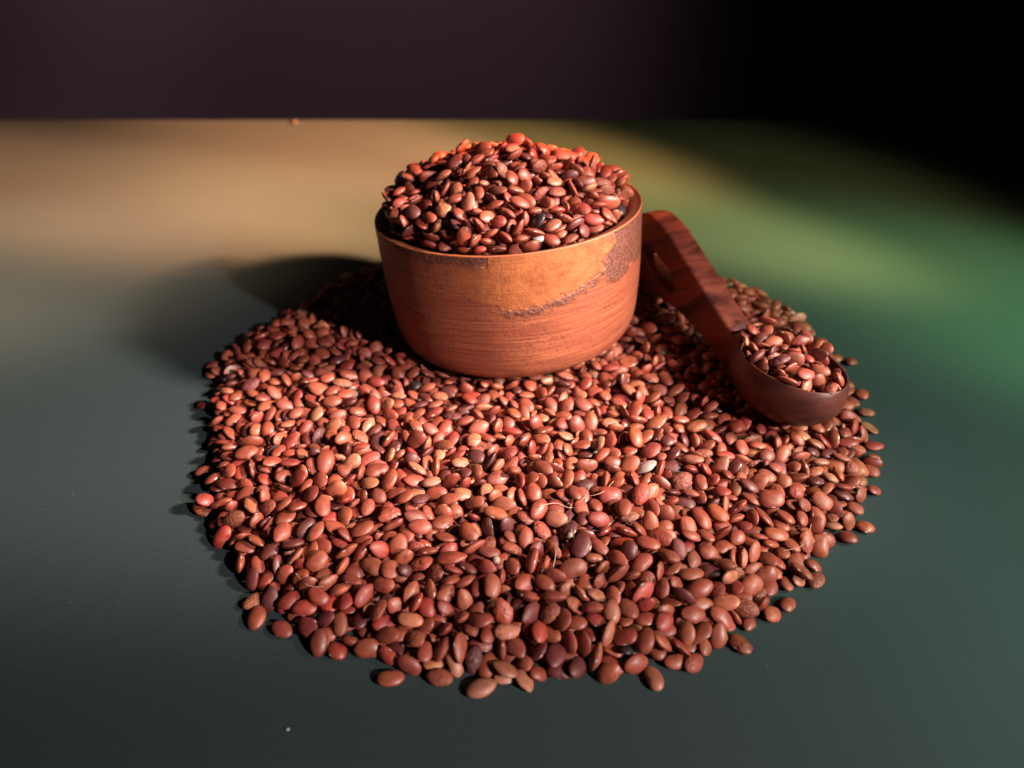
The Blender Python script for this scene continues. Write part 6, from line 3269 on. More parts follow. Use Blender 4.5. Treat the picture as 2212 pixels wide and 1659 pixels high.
43,107,558,2330,82,-3,5,-98,
150,101,-118,2360,669,47,24,0,
54,103,-704,2742,67,-7,-24,91,
0,94,-125,2192,73,1,6,81,
40,111,281,2263,85,-21,3,-78,
1,95,-676,1765,35,-23,-2,-79,
40,109,-141,2338,48,25,2,89,
43,109,-919,2285,49,18,2,-32,
50,96,-824,2517,84,15,-1,3,
100,94,12,2386,695,56,-31,-8,
71,96,409,2199,79,-4,-41,87,
170,92,83,2335,678,-6,38,-63,
20,99,527,2844,87,-4,11,-35,
64,93,806,1805,52,18,12,4,
100,97,164,2635,735,67,-65,26,
0,102,976,1968,36,-71,47,-12,
30,105,919,2051,34,-10,-7,-97,
60,110,1101,1971,37,-55,63,-40,
0,100,-72,1287,30,13,5,-98,
10,87,614,1590,44,-19,7,-41,
50,94,-516,2052,77,-8,22,56,
34,99,474,2492,57,2,-11,32,
0,92,405,2018,84,-5,-5,79,
40,104,42,2285,119,-14,97,-6,
70,86,-84,1248,31,16,6,-63,
10,100,314,1922,57,-11,0,81,
30,103,1008,2758,53,4,-7,19,
50,90,931,2791,60,41,11,12,
0,91,674,2786,76,3,4,-83,
51,96,674,1729,48,89,41,12,
72,99,518,2929,81,-11,-11,83,
23,93,-759,2435,46,11,16,84,
1,106,36,1585,44,11,33,20,
143,111,-352,2709,677,-3,-12,36,
4,97,-796,1939,22,-42,20,10,
70,98,842,1839,48,10,-12,46,
70,96,307,1799,44,-7,34,93,
211,93,795,2133,230,35,-6,-77,
40,108,-544,2245,47,-24,28,83,
0,110,775,2586,73,9,10,66,
70,101,-835,2976,39,-71,39,-40,
4,105,110,1490,31,-22,11,86,
61,94,-13,1370,44,-28,19,-73,
40,92,-562,3051,60,39,-8,88,
60,90,-710,3086,66,-6,16,96,
70,109,-700,2833,62,15,7,93,
13,105,1026,1870,32,0,2,98,
60,95,832,2279,63,14,1,-68,
20,101,-642,3162,49,-80,19,-42,
10,101,272,2206,72,21,-29,70,
30,94,980,2645,79,15,13,-94,
60,95,-1007,2246,12,-4,-7,65,
3,96,176,1551,42,-38,91,-9,
10,90,363,1943,32,7,-2,-16,
33,93,-615,3233,50,0,-13,72,
54,101,-546,3106,86,36,4,-17,
11,97,801,3035,52,-28,14,51,
42,99,-750,3091,41,75,-64,0,
71,95,-636,2149,66,4,29,83,
64,112,-47,2141,60,-15,16,-94,
1,115,914,1824,19,-93,29,-17,
63,102,736,3127,48,69,51,47,
221,105,905,1995,280,15,20,95,
11,104,287,1421,32,8,2,-9,
21,96,-57,1443,42,30,8,-87,
30,101,-775,2914,47,-5,-48,-15,
40,87,-732,3060,57,7,0,6,
60,86,-290,1416,29,2,-4,6,
64,98,-118,1465,40,4,-5,-12,
30,86,-480,1376,36,13,-2,92,
71,96,1013,2995,59,-3,-10,64,
40,86,-838,3081,10,-19,-97,8,
10,88,-302,1253,12,9,1,9,
21,108,466,2541,43,20,-9,31,
72,99,231,2236,64,-20,-30,65,
11,95,-296,1733,61,-22,10,96,
24,93,-3,1224,14,-13,9,-62,
1,85,-799,2944,12,-9,-2,10,
1,95,153,1506,41,11,-35,24,
0,93,-426,1614,31,31,-8,-38,
1,99,-743,2604,59,-12,-2,-98,
34,91,278,2014,67,-14,-18,95,
261,95,795,2086,231,6,-97,14,
41,98,-881,2719,50,-29,31,-19,
41,89,589,1613,63,11,-2,-33,
34,93,986,2948,54,-11,25,-94,
11,98,-924,2207,22,-14,25,45,
164,102,-304,2802,683,6,-39,-59,
42,102,-836,2345,55,-8,-31,92,
10,95,-900,2167,17,12,20,-1,
11,96,1028,2050,50,-20,4,32,
11,104,-51,2188,65,24,16,3,
0,100,684,2087,65,32,16,49,
10,93,-675,1715,37,2,-4,-30,
50,104,-703,2203,71,-17,-23,30,
60,91,-254,2142,63,-79,-46,-21,
64,110,110,1680,80,3,5,-10,
50,102,417,1575,56,19,-6,-18,
40,91,-1043,2572,11,-1,7,84,
70,86,291,2420,107,40,4,42,
110,104,41,2886,651,50,-19,-4,
10,97,-128,1762,66,-11,-23,56,
50,100,-255,1764,69,20,15,-43,
60,106,-263,1330,33,12,-10,-53,
4,94,-96,1503,45,37,2,15,
10,103,578,1384,14,0,8,90,
153,104,48,2749,784,-15,4,-77,
31,96,892,1781,36,-32,7,-93,
20,96,196,1662,81,16,-16,51,
34,109,360,1265,13,7,-3,-53,
30,109,415,1607,38,10,-3,-92,
50,91,-620,1558,31,24,-24,-61,
41,102,467,2073,75,-40,56,-57,
70,86,739,2185,85,44,-44,-76,
111,99,-166,2553,714,-6,-5,75,
150,95,-310,2552,645,-51,-18,79,
10,100,-893,2354,42,23,-24,-15,
30,106,660,1883,50,7,13,-19,
0,99,467,2459,71,22,-5,92,
24,90,851,2313,91,19,-41,-57,
71,99,1142,2807,11,-5,-2,-79,
72,87,-775,2257,62,11,91,-26,
70,102,271,1958,72,-79,57,4,
51,97,204,1956,70,-13,-8,-97,
24,107,524,1912,50,-22,-9,96,
11,113,967,2058,97,11,-17,65,
4,99,-947,2579,55,-3,18,88,
140,92,-137,2515,706,1,-6,-97,
100,105,-208,2585,692,-19,-11,91,
10,115,980,2599,78,70,54,45,
3,82,-236,1709,40,14,-33,-86,
71,107,644,3235,47,-15,64,73,
21,94,-551,1853,30,-25,-29,58,
162,100,290,2559,700,0,-96,-23,
30,87,518,1888,75,3,6,58,
4,107,510,1969,39,-23,5,24,
0,98,-74,2166,89,20,6,-81,
101,93,-235,2774,706,9,8,37,
3,89,-750,1571,12,4,-2,98,
100,87,109,2655,774,-6,11,36,
54,105,64,2068,79,27,17,87,
20,98,704,1634,33,4,-2,77,
24,102,579,1641,36,21,47,-72,
10,91,-891,2773,38,-13,-10,-81,
54,94,-382,2249,63,-36,21,-81,
20,95,11,2207,60,-31,1,-19,
13,109,493,2925,118,3,-10,95,
30,92,768,2763,89,15,-9,56,
163,113,263,2445,666,-13,6,96,
60,97,423,1948,31,10,23,-95,
20,102,792,1904,52,-7,-15,-82,
171,107,-275,2626,702,-7,-26,-46,
41,97,832,1924,62,10,1,-37,
143,100,-230,2370,684,-59,-79,-3,
124,95,128,2621,762,-11,4,-89,
41,89,-289,2145,80,41,-59,64,
40,111,605,2011,85,9,-10,26,
30,110,-680,1843,43,19,20,-95,
10,107,795,1662,15,8,-5,-53,
140,97,200,2502,715,89,29,31,
60,110,626,2695,68,-9,-16,-4,
101,107,-195,2345,629,43,-38,-23,
11,103,-640,2522,61,-28,13,51,
64,86,-918,2010,15,95,-15,19,
22,95,159,1958,55,20,87,14,
1,97,327,2145,59,13,-21,-92,
70,94,914,2030,58,-3,9,-66,
100,95,195,2970,676,1,2,0,
64,114,-512,1713,64,18,-15,11,
20,93,-792,2790,33,34,13,35,
71,98,-129,1408,11,-6,4,-74,
50,94,-624,1455,15,95,21,-17,
11,102,484,2805,87,1,6,37,
20,111,956,3095,41,8,-20,96,
20,85,517,1241,15,16,-17,82,
30,109,224,1881,42,-13,18,-10,
40,103,673,2564,78,51,6,-9,
21,102,-794,2481,62,28,-6,-32,
34,104,-412,2450,66,11,14,-35,
42,100,-484,2458,84,37,-28,-63,
50,107,-348,1832,39,12,-17,-96,
72,105,613,1828,23,-51,-8,-29,
31,105,663,1946,68,-3,4,-94,
1,93,-122,2084,84,6,-12,72,
31,90,-310,2071,74,-22,2,-29,
50,98,-797,2953,49,30,78,51,
52,102,35,1699,37,1,-16,-98,
0,105,960,2033,43,-6,-2,-90,
40,87,812,2042,52,43,23,54,
30,110,684,2037,59,27,14,39,
1,109,-915,2486,19,51,-82,2,
61,97,-555,2095,53,1,26,-58,
61,107,-819,2102,56,-46,87,8,
61,98,858,2805,77,8,19,88,
4,87,526,2782,88,-8,6,-60,
140,116,254,2552,721,15,20,-88,
21,107,467,1627,55,14,-27,84,
40,107,652,1807,85,1,14,-89,
50,99,-25,2237,63,-12,26,70,
0,87,-857,1901,59,-91,37,-9,
60,97,481,2115,55,-2,13,-79,
51,83,514,2307,82,39,14,-14,
40,105,-326,2222,73,88,-3,35,
31,97,1135,2689,36,4,0,35,
10,107,-320,1675,39,6,-7,-2,
12,82,959,2999,53,16,-9,-10,
120,90,158,2272,602,68,51,-3,
33,100,-241,2299,77,-16,-23,-77,
40,102,586,2227,62,-13,11,87,
50,94,-475,2336,74,-64,61,43,
70,108,948,1972,52,35,79,45,
41,95,-26,1760,73,-13,17,24,
10,114,-734,2858,35,69,57,-33,
20,115,-792,2841,35,4,-7,26,
0,94,-682,1647,36,27,-15,-52,
12,91,-505,1938,66,13,-19,42,
60,95,-687,2656,57,50,13,22,
13,97,484,2588,97,87,-21,-31,
50,100,-229,1407,25,-2,-11,-27,
41,98,-790,2742,48,-68,63,-30,
0,92,-833,2290,39,5,-8,-98,
121,105,-338,2868,649,-21,92,25,
171,110,-161,2874,712,6,-30,87,
0,113,-46,1258,15,-5,0,62,
10,101,115,1275,14,8,2,58,
22,88,734,3036,67,-34,62,38,
50,89,-740,2660,72,23,-19,80,
74,106,-163,2037,53,67,72,-13,
60,102,309,2061,72,5,-6,39,
273,103,971,2144,279,74,-6,55,
62,110,-121,1939,83,19,31,-50,
11,110,-104,1427,26,20,12,96,
3,110,171,1384,21,-54,74,-38,
273,100,856,2159,285,-12,32,93,
70,100,711,2855,77,19,9,-62,
42,101,-881,2439,36,-11,5,-82,
10,91,-538,2936,78,-1,-33,50,
74,99,-584,2942,80,-7,-6,-89,
40,83,-592,3109,55,16,26,-9,
270,107,914,2100,302,33,-64,-49,
264,95,825,2087,246,-13,4,-95,
10,102,-813,1714,14,-1,9,-96,
70,94,840,2780,64,2,2,99,
50,109,-998,2622,39,22,-3,-78,
20,104,794,1845,56,11,-2,7,
0,95,523,2337,71,4,38,-19,
40,100,-461,2300,50,-15,14,-94,
11,101,-853,2483,58,1,20,-87,
33,107,151,1390,40,-30,-20,50,
214,89,782,2197,252,4,9,49,
30,112,-539,1787,57,-8,97,-16,
71,100,-1006,2460,13,16,-5,8,
2,106,-868,2379,39,32,-11,-59,
50,99,166,1403,78,23,12,-23,
10,89,-486,1788,60,29,-3,-90,
100,103,-309,2662,691,-22,8,96,
63,106,-130,1543,63,6,-25,80,
50,116,857,2074,16,-6,-5,-52,
210,80,876,2054,205,5,4,-99,
30,111,476,1838,48,1,8,-81,
14,88,343,1521,55,-11,6,-67,
70,97,1115,2977,16,-27,13,-68,
60,96,96,1993,81,45,42,70,
50,88,-739,3208,19,-9,-47,59,
51,109,-354,2053,73,-74,-64,0,
2,94,-435,1448,36,2,7,-97,
41,104,-891,2993,12,-94,-31,2,
40,102,-312,2002,91,1,21,-46,
70,99,-778,2586,76,-82,-53,-18,
30,89,417,1892,52,-11,-9,-9,
60,89,279,1903,65,-26,-23,28,
140,97,-232,2367,640,28,-17,-5,
40,98,-527,2117,59,31,43,84,
14,84,-620,2155,81,-24,-93,17,
51,100,-173,2127,82,-7,-5,-11,
43,88,-535,2404,80,18,14,-93,
131,110,133,2345,647,21,-3,66,
44,85,78,2309,24,-64,75,-5,
130,93,-338,2424,564,27,43,-78,
143,113,-33,2456,703,-18,-21,95,
64,101,-595,2042,71,6,-9,85,
11,100,831,2517,80,-3,-4,-33,
43,97,-814,1843,14,26,-12,-54,
114,113,-190,2512,684,22,9,-92,
73,99,423,2452,71,17,-7,97,
114,103,24,2348,664,-70,70,-1,
41,97,-240,1551,69,12,-4,-67,
30,108,171,2097,65,4,15,95,
10,95,444,2084,66,25,42,41,
164,96,110,2516,742,26,-13,90,
4,109,339,2109,45,-8,2,93,
51,98,357,1972,13,7,2,96,
20,91,-704,1889,57,16,11,93,
0,112,34,1969,55,-4,-3,72,
171,90,115,2705,765,-88,-42,-6,
10,90,628,1834,69,-1,-1,88,
34,102,-688,2365,66,-7,-33,-90,
1,99,-953,2738,13,-6,2,97,
51,106,1158,2755,16,-10,13,-27,
14,105,-381,1857,49,8,6,52,
1,105,-188,1844,55,3,-3,-95,
10,112,-592,1581,15,-8,2,-63,
20,97,179,1916,55,26,1,-95,
23,113,55,2248,27,-39,40,-63,
30,93,-301,2188,78,-5,-10,-53,
40,99,-634,2315,76,-69,-63,1,
4,111,203,2204,59,-26,-30,57,
131,95,289,2484,654,39,1,75,
10,93,668,2602,69,-7,-17,66,
54,84,-484,2373,76,-30,7,-16,
30,98,-836,1894,37,45,-87,-14,
24,101,542,2001,57,-49,-45,-23,
10,106,851,2457,38,-3,-3,-93,
70,83,-639,1948,44,-1,-36,90,
50,105,-593,2796,76,-4,15,-70,
41,111,-868,1931,13,2,-6,-12,
74,106,1042,1929,16,22,2,93,
40,103,739,1706,13,-10,6,46,
31,89,-689,1778,11,-5,-4,-98,
11,106,1070,2852,36,0,9,-47,
10,106,718,2536,65,-49,85,0,
24,82,-88,2084,52,-7,7,-11,
12,104,-635,3196,45,-26,-43,85,
42,84,-413,1685,66,-5,9,-79,
10,102,92,1868,57,-12,17,-24,
63,106,-833,2912,22,-6,-30,-46,
20,113,-688,2885,36,-11,0,71,
0,115,370,1475,15,6,6,66,
10,115,337,1575,38,-13,2,-89,
4,103,614,3323,17,-22,17,-44,
30,100,-880,2913,18,-9,-22,-5,
60,120,-752,1697,36,-5,-1,33,
264,104,988,2023,256,9,26,-4,
0,80,558,1487,36,24,-10,33,
10,104,-332,1582,43,9,3,91,
0,104,598,1849,48,-24,8,-54,
30,106,-300,1862,61,-21,0,-4,
201,96,967,2004,288,37,-18,-86,
22,96,849,3026,48,2,-2,-62,
72,100,391,1926,76,-9,-3,3,
0,103,487,1580,52,6,8,-81,
71,112,-338,1391,12,-6,-4,54,
40,111,452,2388,66,-6,46,-87,
70,102,-488,2723,83,-19,4,78,
10,108,-594,2726,71,-6,22,-96,
61,101,-462,2061,56,96,-20,-8,
20,87,-941,2105,41,3,8,97,
50,90,-217,2199,55,14,30,-93,
1,104,862,2370,93,-17,91,-33,
31,103,-505,2983,82,-15,19,-93,
74,103,828,2219,34,-12,55,-75,
44,104,-431,2330,53,-20,13,-32,
100,99,-138,2605,732,63,56,42,
63,101,395,2137,71,69,61,-11,
60,106,-141,2073,62,-22,17,-83,
71,99,-259,2193,70,72,-66,-17,
41,104,-476,2601,51,38,16,-59,
4,105,910,3172,17,7,-27,-95,
40,99,369,1446,55,0,1,-66,
4,88,-277,1474,44,20,8,96,
30,107,571,1987,44,-16,-37,39,
160,81,231,2322,631,-58,-58,-55,
11,93,693,2128,84,-91,-28,25,
0,101,8,2307,107,38,9,49,
61,108,330,2454,104,11,-6,-70,
3,103,245,2384,60,-41,2,-35,
50,101,544,2377,62,-40,9,88,
54,102,-568,2001,77,-13,31,-6,
42,87,0,1285,10,8,-1,-56,
40,99,-562,2690,64,-9,6,-4,
23,106,537,2477,58,8,77,28,
0,113,-546,2454,82,-43,-43,74,
10,105,661,2205,78,4,-29,76,
10,106,727,2213,69,28,-6,13,
61,111,100,1776,35,0,-18,97,
71,92,-155,2344,75,3,5,93,
10,93,289,2439,94,34,27,-33,
40,110,-474,2016,24,-27,-14,-29,
40,96,115,2323,62,-57,62,-17,
50,88,-794,2411,54,3,21,12,
70,97,-290,1907,29,6,-13,82,
3,103,560,1767,38,-1,-1,-91,
1,107,-31,1589,14,-2,8,96,
174,96,303,2901,673,-19,0,-25,
71,110,-285,1979,61,21,6,-31,
60,94,-330,1599,71,-5,-28,88,
51,90,309,2010,42,14,20,81,
4,86,-321,1903,48,96,20,1,
30,97,874,2052,55,-3,-1,-99,
64,97,-753,2241,55,-7,-7,37,
60,93,1,2276,52,-8,1,-62,
10,92,134,2282,54,-13,-26,42,
31,101,-681,2618,63,-1,-18,-87,
54,91,391,1345,21,-71,48,49,
1,110,-4,1486,28,14,34,87,
74,100,367,1417,23,-49,-28,1,
73,85,-154,1800,81,30,21,-61,
40,88,34,2236,60,-19,5,91,
4,106,363,2240,61,3,13,40,
40,104,-492,2257,50,-77,-15,24,
51,113,657,2729,69,29,91,19,
54,111,858,2862,69,27,-14,-52,
40,103,581,2354,67,21,1,-64,
70,99,519,2452,60,-40,-21,82,
40,95,1156,2235,34,18,0,-44,
0,100,752,2416,67,8,12,-35,
140,88,139,2666,748,28,27,34,
2,97,330,1639,73,3,-22,-82,
70,101,-513,1754,66,30,-20,80,
11,112,869,1799,22,62,-61,-33,
110,88,-13,2684,779,-10,1,-88,
0,105,-695,1959,32,68,-30,39,
30,115,876,1713,13,-20,-97,7,
100,84,121,2554,749,-43,16,56,
50,91,544,2055,74,33,43,49,
2,103,-665,1992,56,18,27,60,
0,103,953,1785,14,-3,-8,-99,
131,95,-288,2759,685,6,-37,-5,
100,97,-364,2607,646,45,-5,-21,
10,94,646,3014,43,17,-7,91,
40,106,175,1880,36,-12,-6,-25,
11,100,772,1871,35,-2,-7,-86,
173,88,-344,2569,639,25,11,-75,
100,88,-232,2525,685,-62,-56,24,
33,107,464,1971,65,-12,4,-84,
60,99,-247,1944,68,-15,-25,94,
72,106,-581,1738,27,-12,-13,82,
64,103,-797,2223,48,-19,6,-85,
100,89,347,2491,623,-13,32,-92,
11,112,125,2217,37,7,-5,-99,
63,100,-594,2228,46,35,22,-75,
30,102,552,3208,51,14,-16,22,
60,106,610,2992,62,5,6,14,
11,102,798,3082,59,-19,-94,-17,
0,100,-568,2593,69,7,-19,0,
11,90,-926,2622,60,14,12,46,
44,91,-464,2662,62,5,5,33,
10,96,426,2607,78,24,-17,93,
50,104,301,1830,62,13,22,-88,
150,96,-416,2746,615,5,-55,-79,
70,96,840,2049,36,13,0,-84,
130,95,146,2707,734,-41,21,-85,
23,113,826,1987,41,-14,-12,-28,
62,109,83,2084,50,26,15,-64,
20,114,507,2990,93,-20,-20,88,
0,106,789,2721,71,2,7,94,
61,108,299,2169,56,23,-18,-94,
50,104,-475,1549,33,6,3,78,
1,95,110,1394,32,72,68,3,
50,114,-516,1451,36,7,20,-93,
14,102,-120,1314,14,-5,4,71,
11,100,629,1793,52,3,1,35,
41,101,139,2192,65,23,12,-94,
11,110,-4,2264,80,-11,3,-79,
11,113,-545,2032,19,-13,14,10,
41,91,-514,2823,85,89,29,4,
40,88,688,2592,97,-48,76,-41,
34,85,101,2108,10,-1,7,90,
4,109,982,2039,15,0,-12,-97,
70,93,-513,1661,49,30,-16,-33,
34,98,-247,2071,77,43,22,62,
60,103,-218,1640,49,-39,-85,9,
30,94,162,1693,78,-39,88,1,
64,87,4,1396,16,38,-41,-61,
0,108,218,1459,40,3,12,-25,
41,107,352,1711,65,0,-19,34,
61,95,902,2083,23,24,-30,73,
61,97,291,1628,32,2,4,-31,
161,94,135,2979,681,36,-26,-72,
14,111,-48,1720,63,-84,42,-20,
60,101,-224,1504,27,98,9,13,
11,103,55,1377,34,21,16,50,
40,92,1107,2136,14,-21,-8,-57,
54,89,-553,1639,34,-18,-15,27,
24,98,-485,1666,39,22,-18,-56,
12,100,-556,1464,15,-14,-97,-6,
200,110,887,2205,272,10,4,-87,
10,100,528,2969,70,-55,75,-15,
41,101,-66,1680,60,13,-2,-31,
30,104,-248,1572,49,12,28,-51,
42,98,-541,1696,36,2,1,-37,
160,102,-232,2826,702,-25,94,-18,
30,102,290,1454,12,2,6,46,
13,90,48,1469,13,9,3,30,
170,106,49,2960,705,-6,-8,-25,
44,106,811,2902,41,-25,-22,-31,
60,106,1003,2866,45,35,3,22,
50,95,522,2843,31,3,97,12,
21,101,845,2838,35,6,-8,-66,
11,96,1108,2889,34,17,2,8,
41,108,-739,2937,50,14,13,73,
1,100,-758,2915,16,-3,-14,-16,
51,109,603,2822,65,-21,-95,11,
40,92,568,1918,51,7,2,70,
10,101,-868,2259,27,5,13,46,
33,103,881,1939,51,63,-74,-12,
10,96,394,1928,51,-2,10,19,
50,104,140,1855,50,-33,77,-41,
31,106,-629,1866,59,-85,30,22,
10,120,-749,2301,16,0,-7,-78,
61,98,471,2747,95,84,49,-19,
10,92,-1031,2293,13,-5,3,60,
71,94,1113,2049,10,-12,98,6,
71,106,-517,2146,65,43,0,-19,
11,101,909,2088,57,17,8,84,
32,96,72,2140,62,10,-9,96,
31,93,81,2180,66,29,-15,-33,
40,104,40,2268,70,-22,4,83,
52,112,-377,1459,43,38,91,6,
250,93,890,2018,217,9,20,52,
0,89,845,2135,15,-15,-12,-96,
31,96,78,1821,75,10,-10,-90,
1,110,-576,1884,65,-4,-16,93,
2,105,-502,1873,52,-85,-23,8,
23,107,692,1808,65,3,-18,97,
70,97,-106,1746,22,-25,-10,-85,
0,84,842,1676,30,-25,-9,94,
70,91,-780,1730,29,-7,13,6,
11,84,750,1590,17,35,-21,-33,
23,98,852,2690,75,6,11,-33,
40,101,-769,2449,20,-2,33,34,
50,104,-352,2130,48,0,-55,82,
10,117,-420,2366,34,22,9,-13,
10,109,-358,2007,56,-3,-8,-98,
34,89,237,2114,54,-11,1,-34,
54,93,536,2174,53,-5,-1,77,
74,109,707,2018,31,19,-9,-14,
50,102,602,1888,62,-22,7,-83,
70,93,-823,2766,55,-2,15,90,
60,85,-762,2766,51,17,-6,-71,
21,89,345,1750,59,23,3,46,
0,95,-223,1819,72,23,-2,23,
63,97,133,2007,53,-8,-26,67,
10,103,-88,1868,14,-5,-6,96,
10,91,-422,2593,66,-16,13,-80,
64,90,-569,2644,78,-57,-73,30,
42,81,937,2595,55,-95,-22,-19,
20,108,207,1349,36,4,14,-26,
71,93,899,1881,17,6,24,4,
51,109,560,3011,74,-19,16,-66,
41,93,820,3246,11,6,6,32,
71,100,774,3136,51,-4,10,78,
40,114,603,3276,33,3,-15,-98,
0,109,726,1748,26,-24,4,-96,
132,96,-422,2586,591,-4,6,-97,
2,99,1009,2092,40,1,-4,53,
12,102,-323,2210,43,6,-9,-73,
0,86,-757,1906,12,-9,-1,18,
23,113,-550,1953,73,-75,-51,-35,
11,105,-843,1949,56,74,-64,-17,
113,96,-272,2693,686,16,-1,-91,
61,116,985,3013,37,5,-10,4,
72,95,691,3059,68,-5,40,69,
10,104,-475,1970,52,0,57,40,
162,98,-426,2619,622,-3,-94,14,
20,108,-733,1853,15,-8,0,17,
1,97,-657,1981,23,86,-36,33,
10,92,211,2028,37,62,3,38,
54,120,531,2039,41,20,-7,65,
41,97,-152,1778,11,-5,-3,-75,
130,90,218,2546,739,16,7,-6,
41,99,319,1965,38,2,-8,-96,
24,103,-910,2720,33,8,-1,64,
32,94,518,1624,50,-20,-26,33,
43,102,62,1700,66,-27,-17,14,
60,87,125,1696,61,10,-30,79,
70,106,-1018,2597,17,-13,-24,-95,
60,101,-531,2476,59,22,-21,63,
10,90,715,2468,71,31,-3,91,
11,106,326,2455,75,7,-15,90,
33,100,527,1482,13,-5,-10,-87,
14,86,719,2727,60,-8,-33,80,
0,97,-710,2997,43,28,0,67,
10,103,-26,1416,22,19,40,62,
32,110,724,2827,44,-81,-47,-27,
21,109,855,2751,46,-4,-2,98,
14,101,1038,2741,36,5,7,-90,
30,102,-862,2757,49,-18,26,-60,
71,91,162,1286,12,86,46,-6,
64,93,281,1285,26,-9,5,-92,
40,90,419,1949,89,1,5,18,
71,98,81,1910,37,6,-16,-93,
64,98,-505,1898,37,21,-59,63,
150,89,242,2505,710,11,21,19,
24,109,-345,1971,72,1,20,-94,
24,85,-780,2661,57,58,61,-24,
71,98,908,3137,21,86,-4,25,
31,97,819,2659,73,23,-2,-56,
1,109,-87,1956,60,-17,-31,83,
41,98,686,1977,51,-5,5,-25,
20,103,741,1973,60,33,21,-52,
41,96,743,2253,82,14,-22,90,
51,101,845,3097,27,18,2,-5,
30,96,-303,2314,69,14,14,85,
71,104,-582,1645,11,-7,-2,36,
10,97,-336,1787,39,15,-12,5,
0,98,1100,2821,46,56,35,26,
20,104,-516,2469,90,53,8,82,
50,98,-45,2288,13,-7,-5,91,
0,102,-513,2415,63,11,1,73,
12,118,21,2315,71,4,-45,87,
20,91,-758,2390,49,-34,16,40,
20,99,-431,2357,69,-22,10,-25,
22,90,-304,1361,28,0,-16,-75,
1,102,558,2423,53,-19,19,-37,
21,97,876,2425,46,25,-12,47,
64,97,-556,2633,54,-2,-2,-75,
64,93,237,2084,71,6,-20,97,
30,112,180,2013,67,41,0,57,
40,104,-806,2563,48,22,1,19,
4,98,619,2156,41,-16,-11,10,
1,103,-87,2267,44,95,-15,19,
161,107,-185,2949,582,42,-56,29,
104,99,127,2379,679,-6,17,-87,
161,98,116,2415,703,44,6,1,
170,101,131,2533,721,32,6,19,
110,122,328,2729,662,-18,56,-76,
40,100,53,1508,59,-5,20,-97,
50,89,784,2068,61,19,-3,-44,
53,104,872,2022,34,-48,-46,-51,
3,80,-47,1991,37,32,5,-86,
51,100,-845,1995,37,17,-18,27,
40,90,-260,2380,70,8,4,84,
30,113,1062,1974,15,-15,-97,8,
111,116,40,2466,713,20,6,-40,
154,102,42,2828,683,-2,52,41,
170,106,269,2402,641,59,8,55,
110,101,216,2515,689,41,6,9,
131,80,-309,2469,627,-23,-26,92,
100,91,-327,2620,632,-16,-9,-21,
40,90,-409,2599,85,34,3,93,
0,89,-460,2542,38,-91,35,-16,
71,80,-502,2919,88,91,-20,27,
71,82,-572,2986,84,88,-40,-22,
50,95,438,2502,41,12,12,-54,
40,96,-608,2527,77,-3,7,76,
73,103,797,3206,20,27,38,79,
61,105,-651,2607,83,15,7,-56,
0,107,527,1719,53,-2,-16,-36,
61,100,457,1395,12,-69,71,-8,
40,95,295,1258,11,2,6,34,
0,92,-464,1389,13,-7,-1,-75,
30,110,-272,1389,13,28,95,-5,
70,111,230,1317,12,-6,-1,86,
40,96,609,1338,11,7,-3,-89,
271,84,887,2157,268,22,-8,-22,
32,91,-713,3049,29,3,60,-78,
40,97,-62,2068,81,0,12,-96,
62,98,407,2072,87,24,-2,84,
11,97,368,1660,55,-28,15,-56,
70,80,477,1666,44,-37,-23,51,
52,101,1139,2938,17,-70,-64,14,
0,105,-668,3020,38,18,16,-49,
42,93,-210,1312,13,93,31,-7,
44,86,807,3159,41,-40,-16,83,
14,104,352,1803,65,-13,4,92,
11,102,-238,1843,58,-37,-69,-29,
11,89,517,1865,57,-2,12,92,
42,93,50,1750,67,-36,40,-39,
60,102,400,1386,13,-6,-2,99,
20,107,-788,2105,33,6,7,60,
240,99,963,2136,238,-19,-23,21,
263,106,843,2180,296,-17,-19,-26,
50,101,503,1493,30,-31,5,61,
254,103,836,2149,253,-1,23,-91,
40,95,-740,3025,41,-70,69,-4,
4,101,910,3000,59,0,-17,69,
2,90,698,3228,38,-18,14,7,
20,84,228,1501,18,-11,-90,40,
74,105,-406,1514,39,13,14,84,
220,119,860,2066,229,-18,2,16,
201,90,967,1988,252,-1,13,-26,
73,101,584,3024,50,13,-8,-71,
41,110,-619,1646,29,2,14,98,
210,103,892,2068,184,3,3,-18,
110,89,288,2688,715,-82,43,-2,
264,94,988,2000,229,-1,-8,-53,
14,103,288,1864,49,7,0,98,
22,103,510,1792,45,-20,-7,94,
3,101,-229,1788,47,5,-14,-82,
60,103,-16,1801,39,-23,-39,-41,
63,98,276,1719,51,-39,-35,72,
73,92,165,1737,84,-91,-34,-9,
21,108,209,1840,49,-1,55,-81,
62,92,-98,1255,12,2,-7,87,
0,87,813,1756,44,-17,-34,87,
0,108,-871,2203,22,-84,37,4,
41,96,-234,1737,46,-58,4,31,
271,101,946,2106,268,-32,11,36,
73,113,-2,1260,30,-4,5,-18,
0,98,351,1328,13,7,0,-80,
60,92,718,2142,54,-29,-43,39,
33,106,-846,2421,40,21,-2,83,
70,106,-706,2419,34,-3,3,-21,
61,97,1006,1963,12,-1,-7,98,
10,95,-435,2128,64,-5,28,-94,
60,110,145,2150,67,2,4,-95,
41,94,-850,2141,43,-87,48,-1,
2,99,321,2265,75,-72,56,-16,
70,102,1154,2119,11,6,2,-34,
20,99,379,2105,30,72,-23,64,
10,91,-735,2231,17,6,41,89,
10,102,-861,2098,14,-5,6,-95,
23,101,-72,2030,25,-40,-17,-72,
50,104,759,2240,14,8,1,-37,
4,108,-815,2310,15,-7,-1,-60,
40,109,257,2345,73,-5,-46,87,
31,106,381,2340,65,-6,24,42,
41,106,-838,2407,65,2,10,76,
34,87,-538,2273,63,11,2,-14,
4,101,1206,2308,14,-6,-1,-47,
31,88,343,2498,88,2,-29,-46,
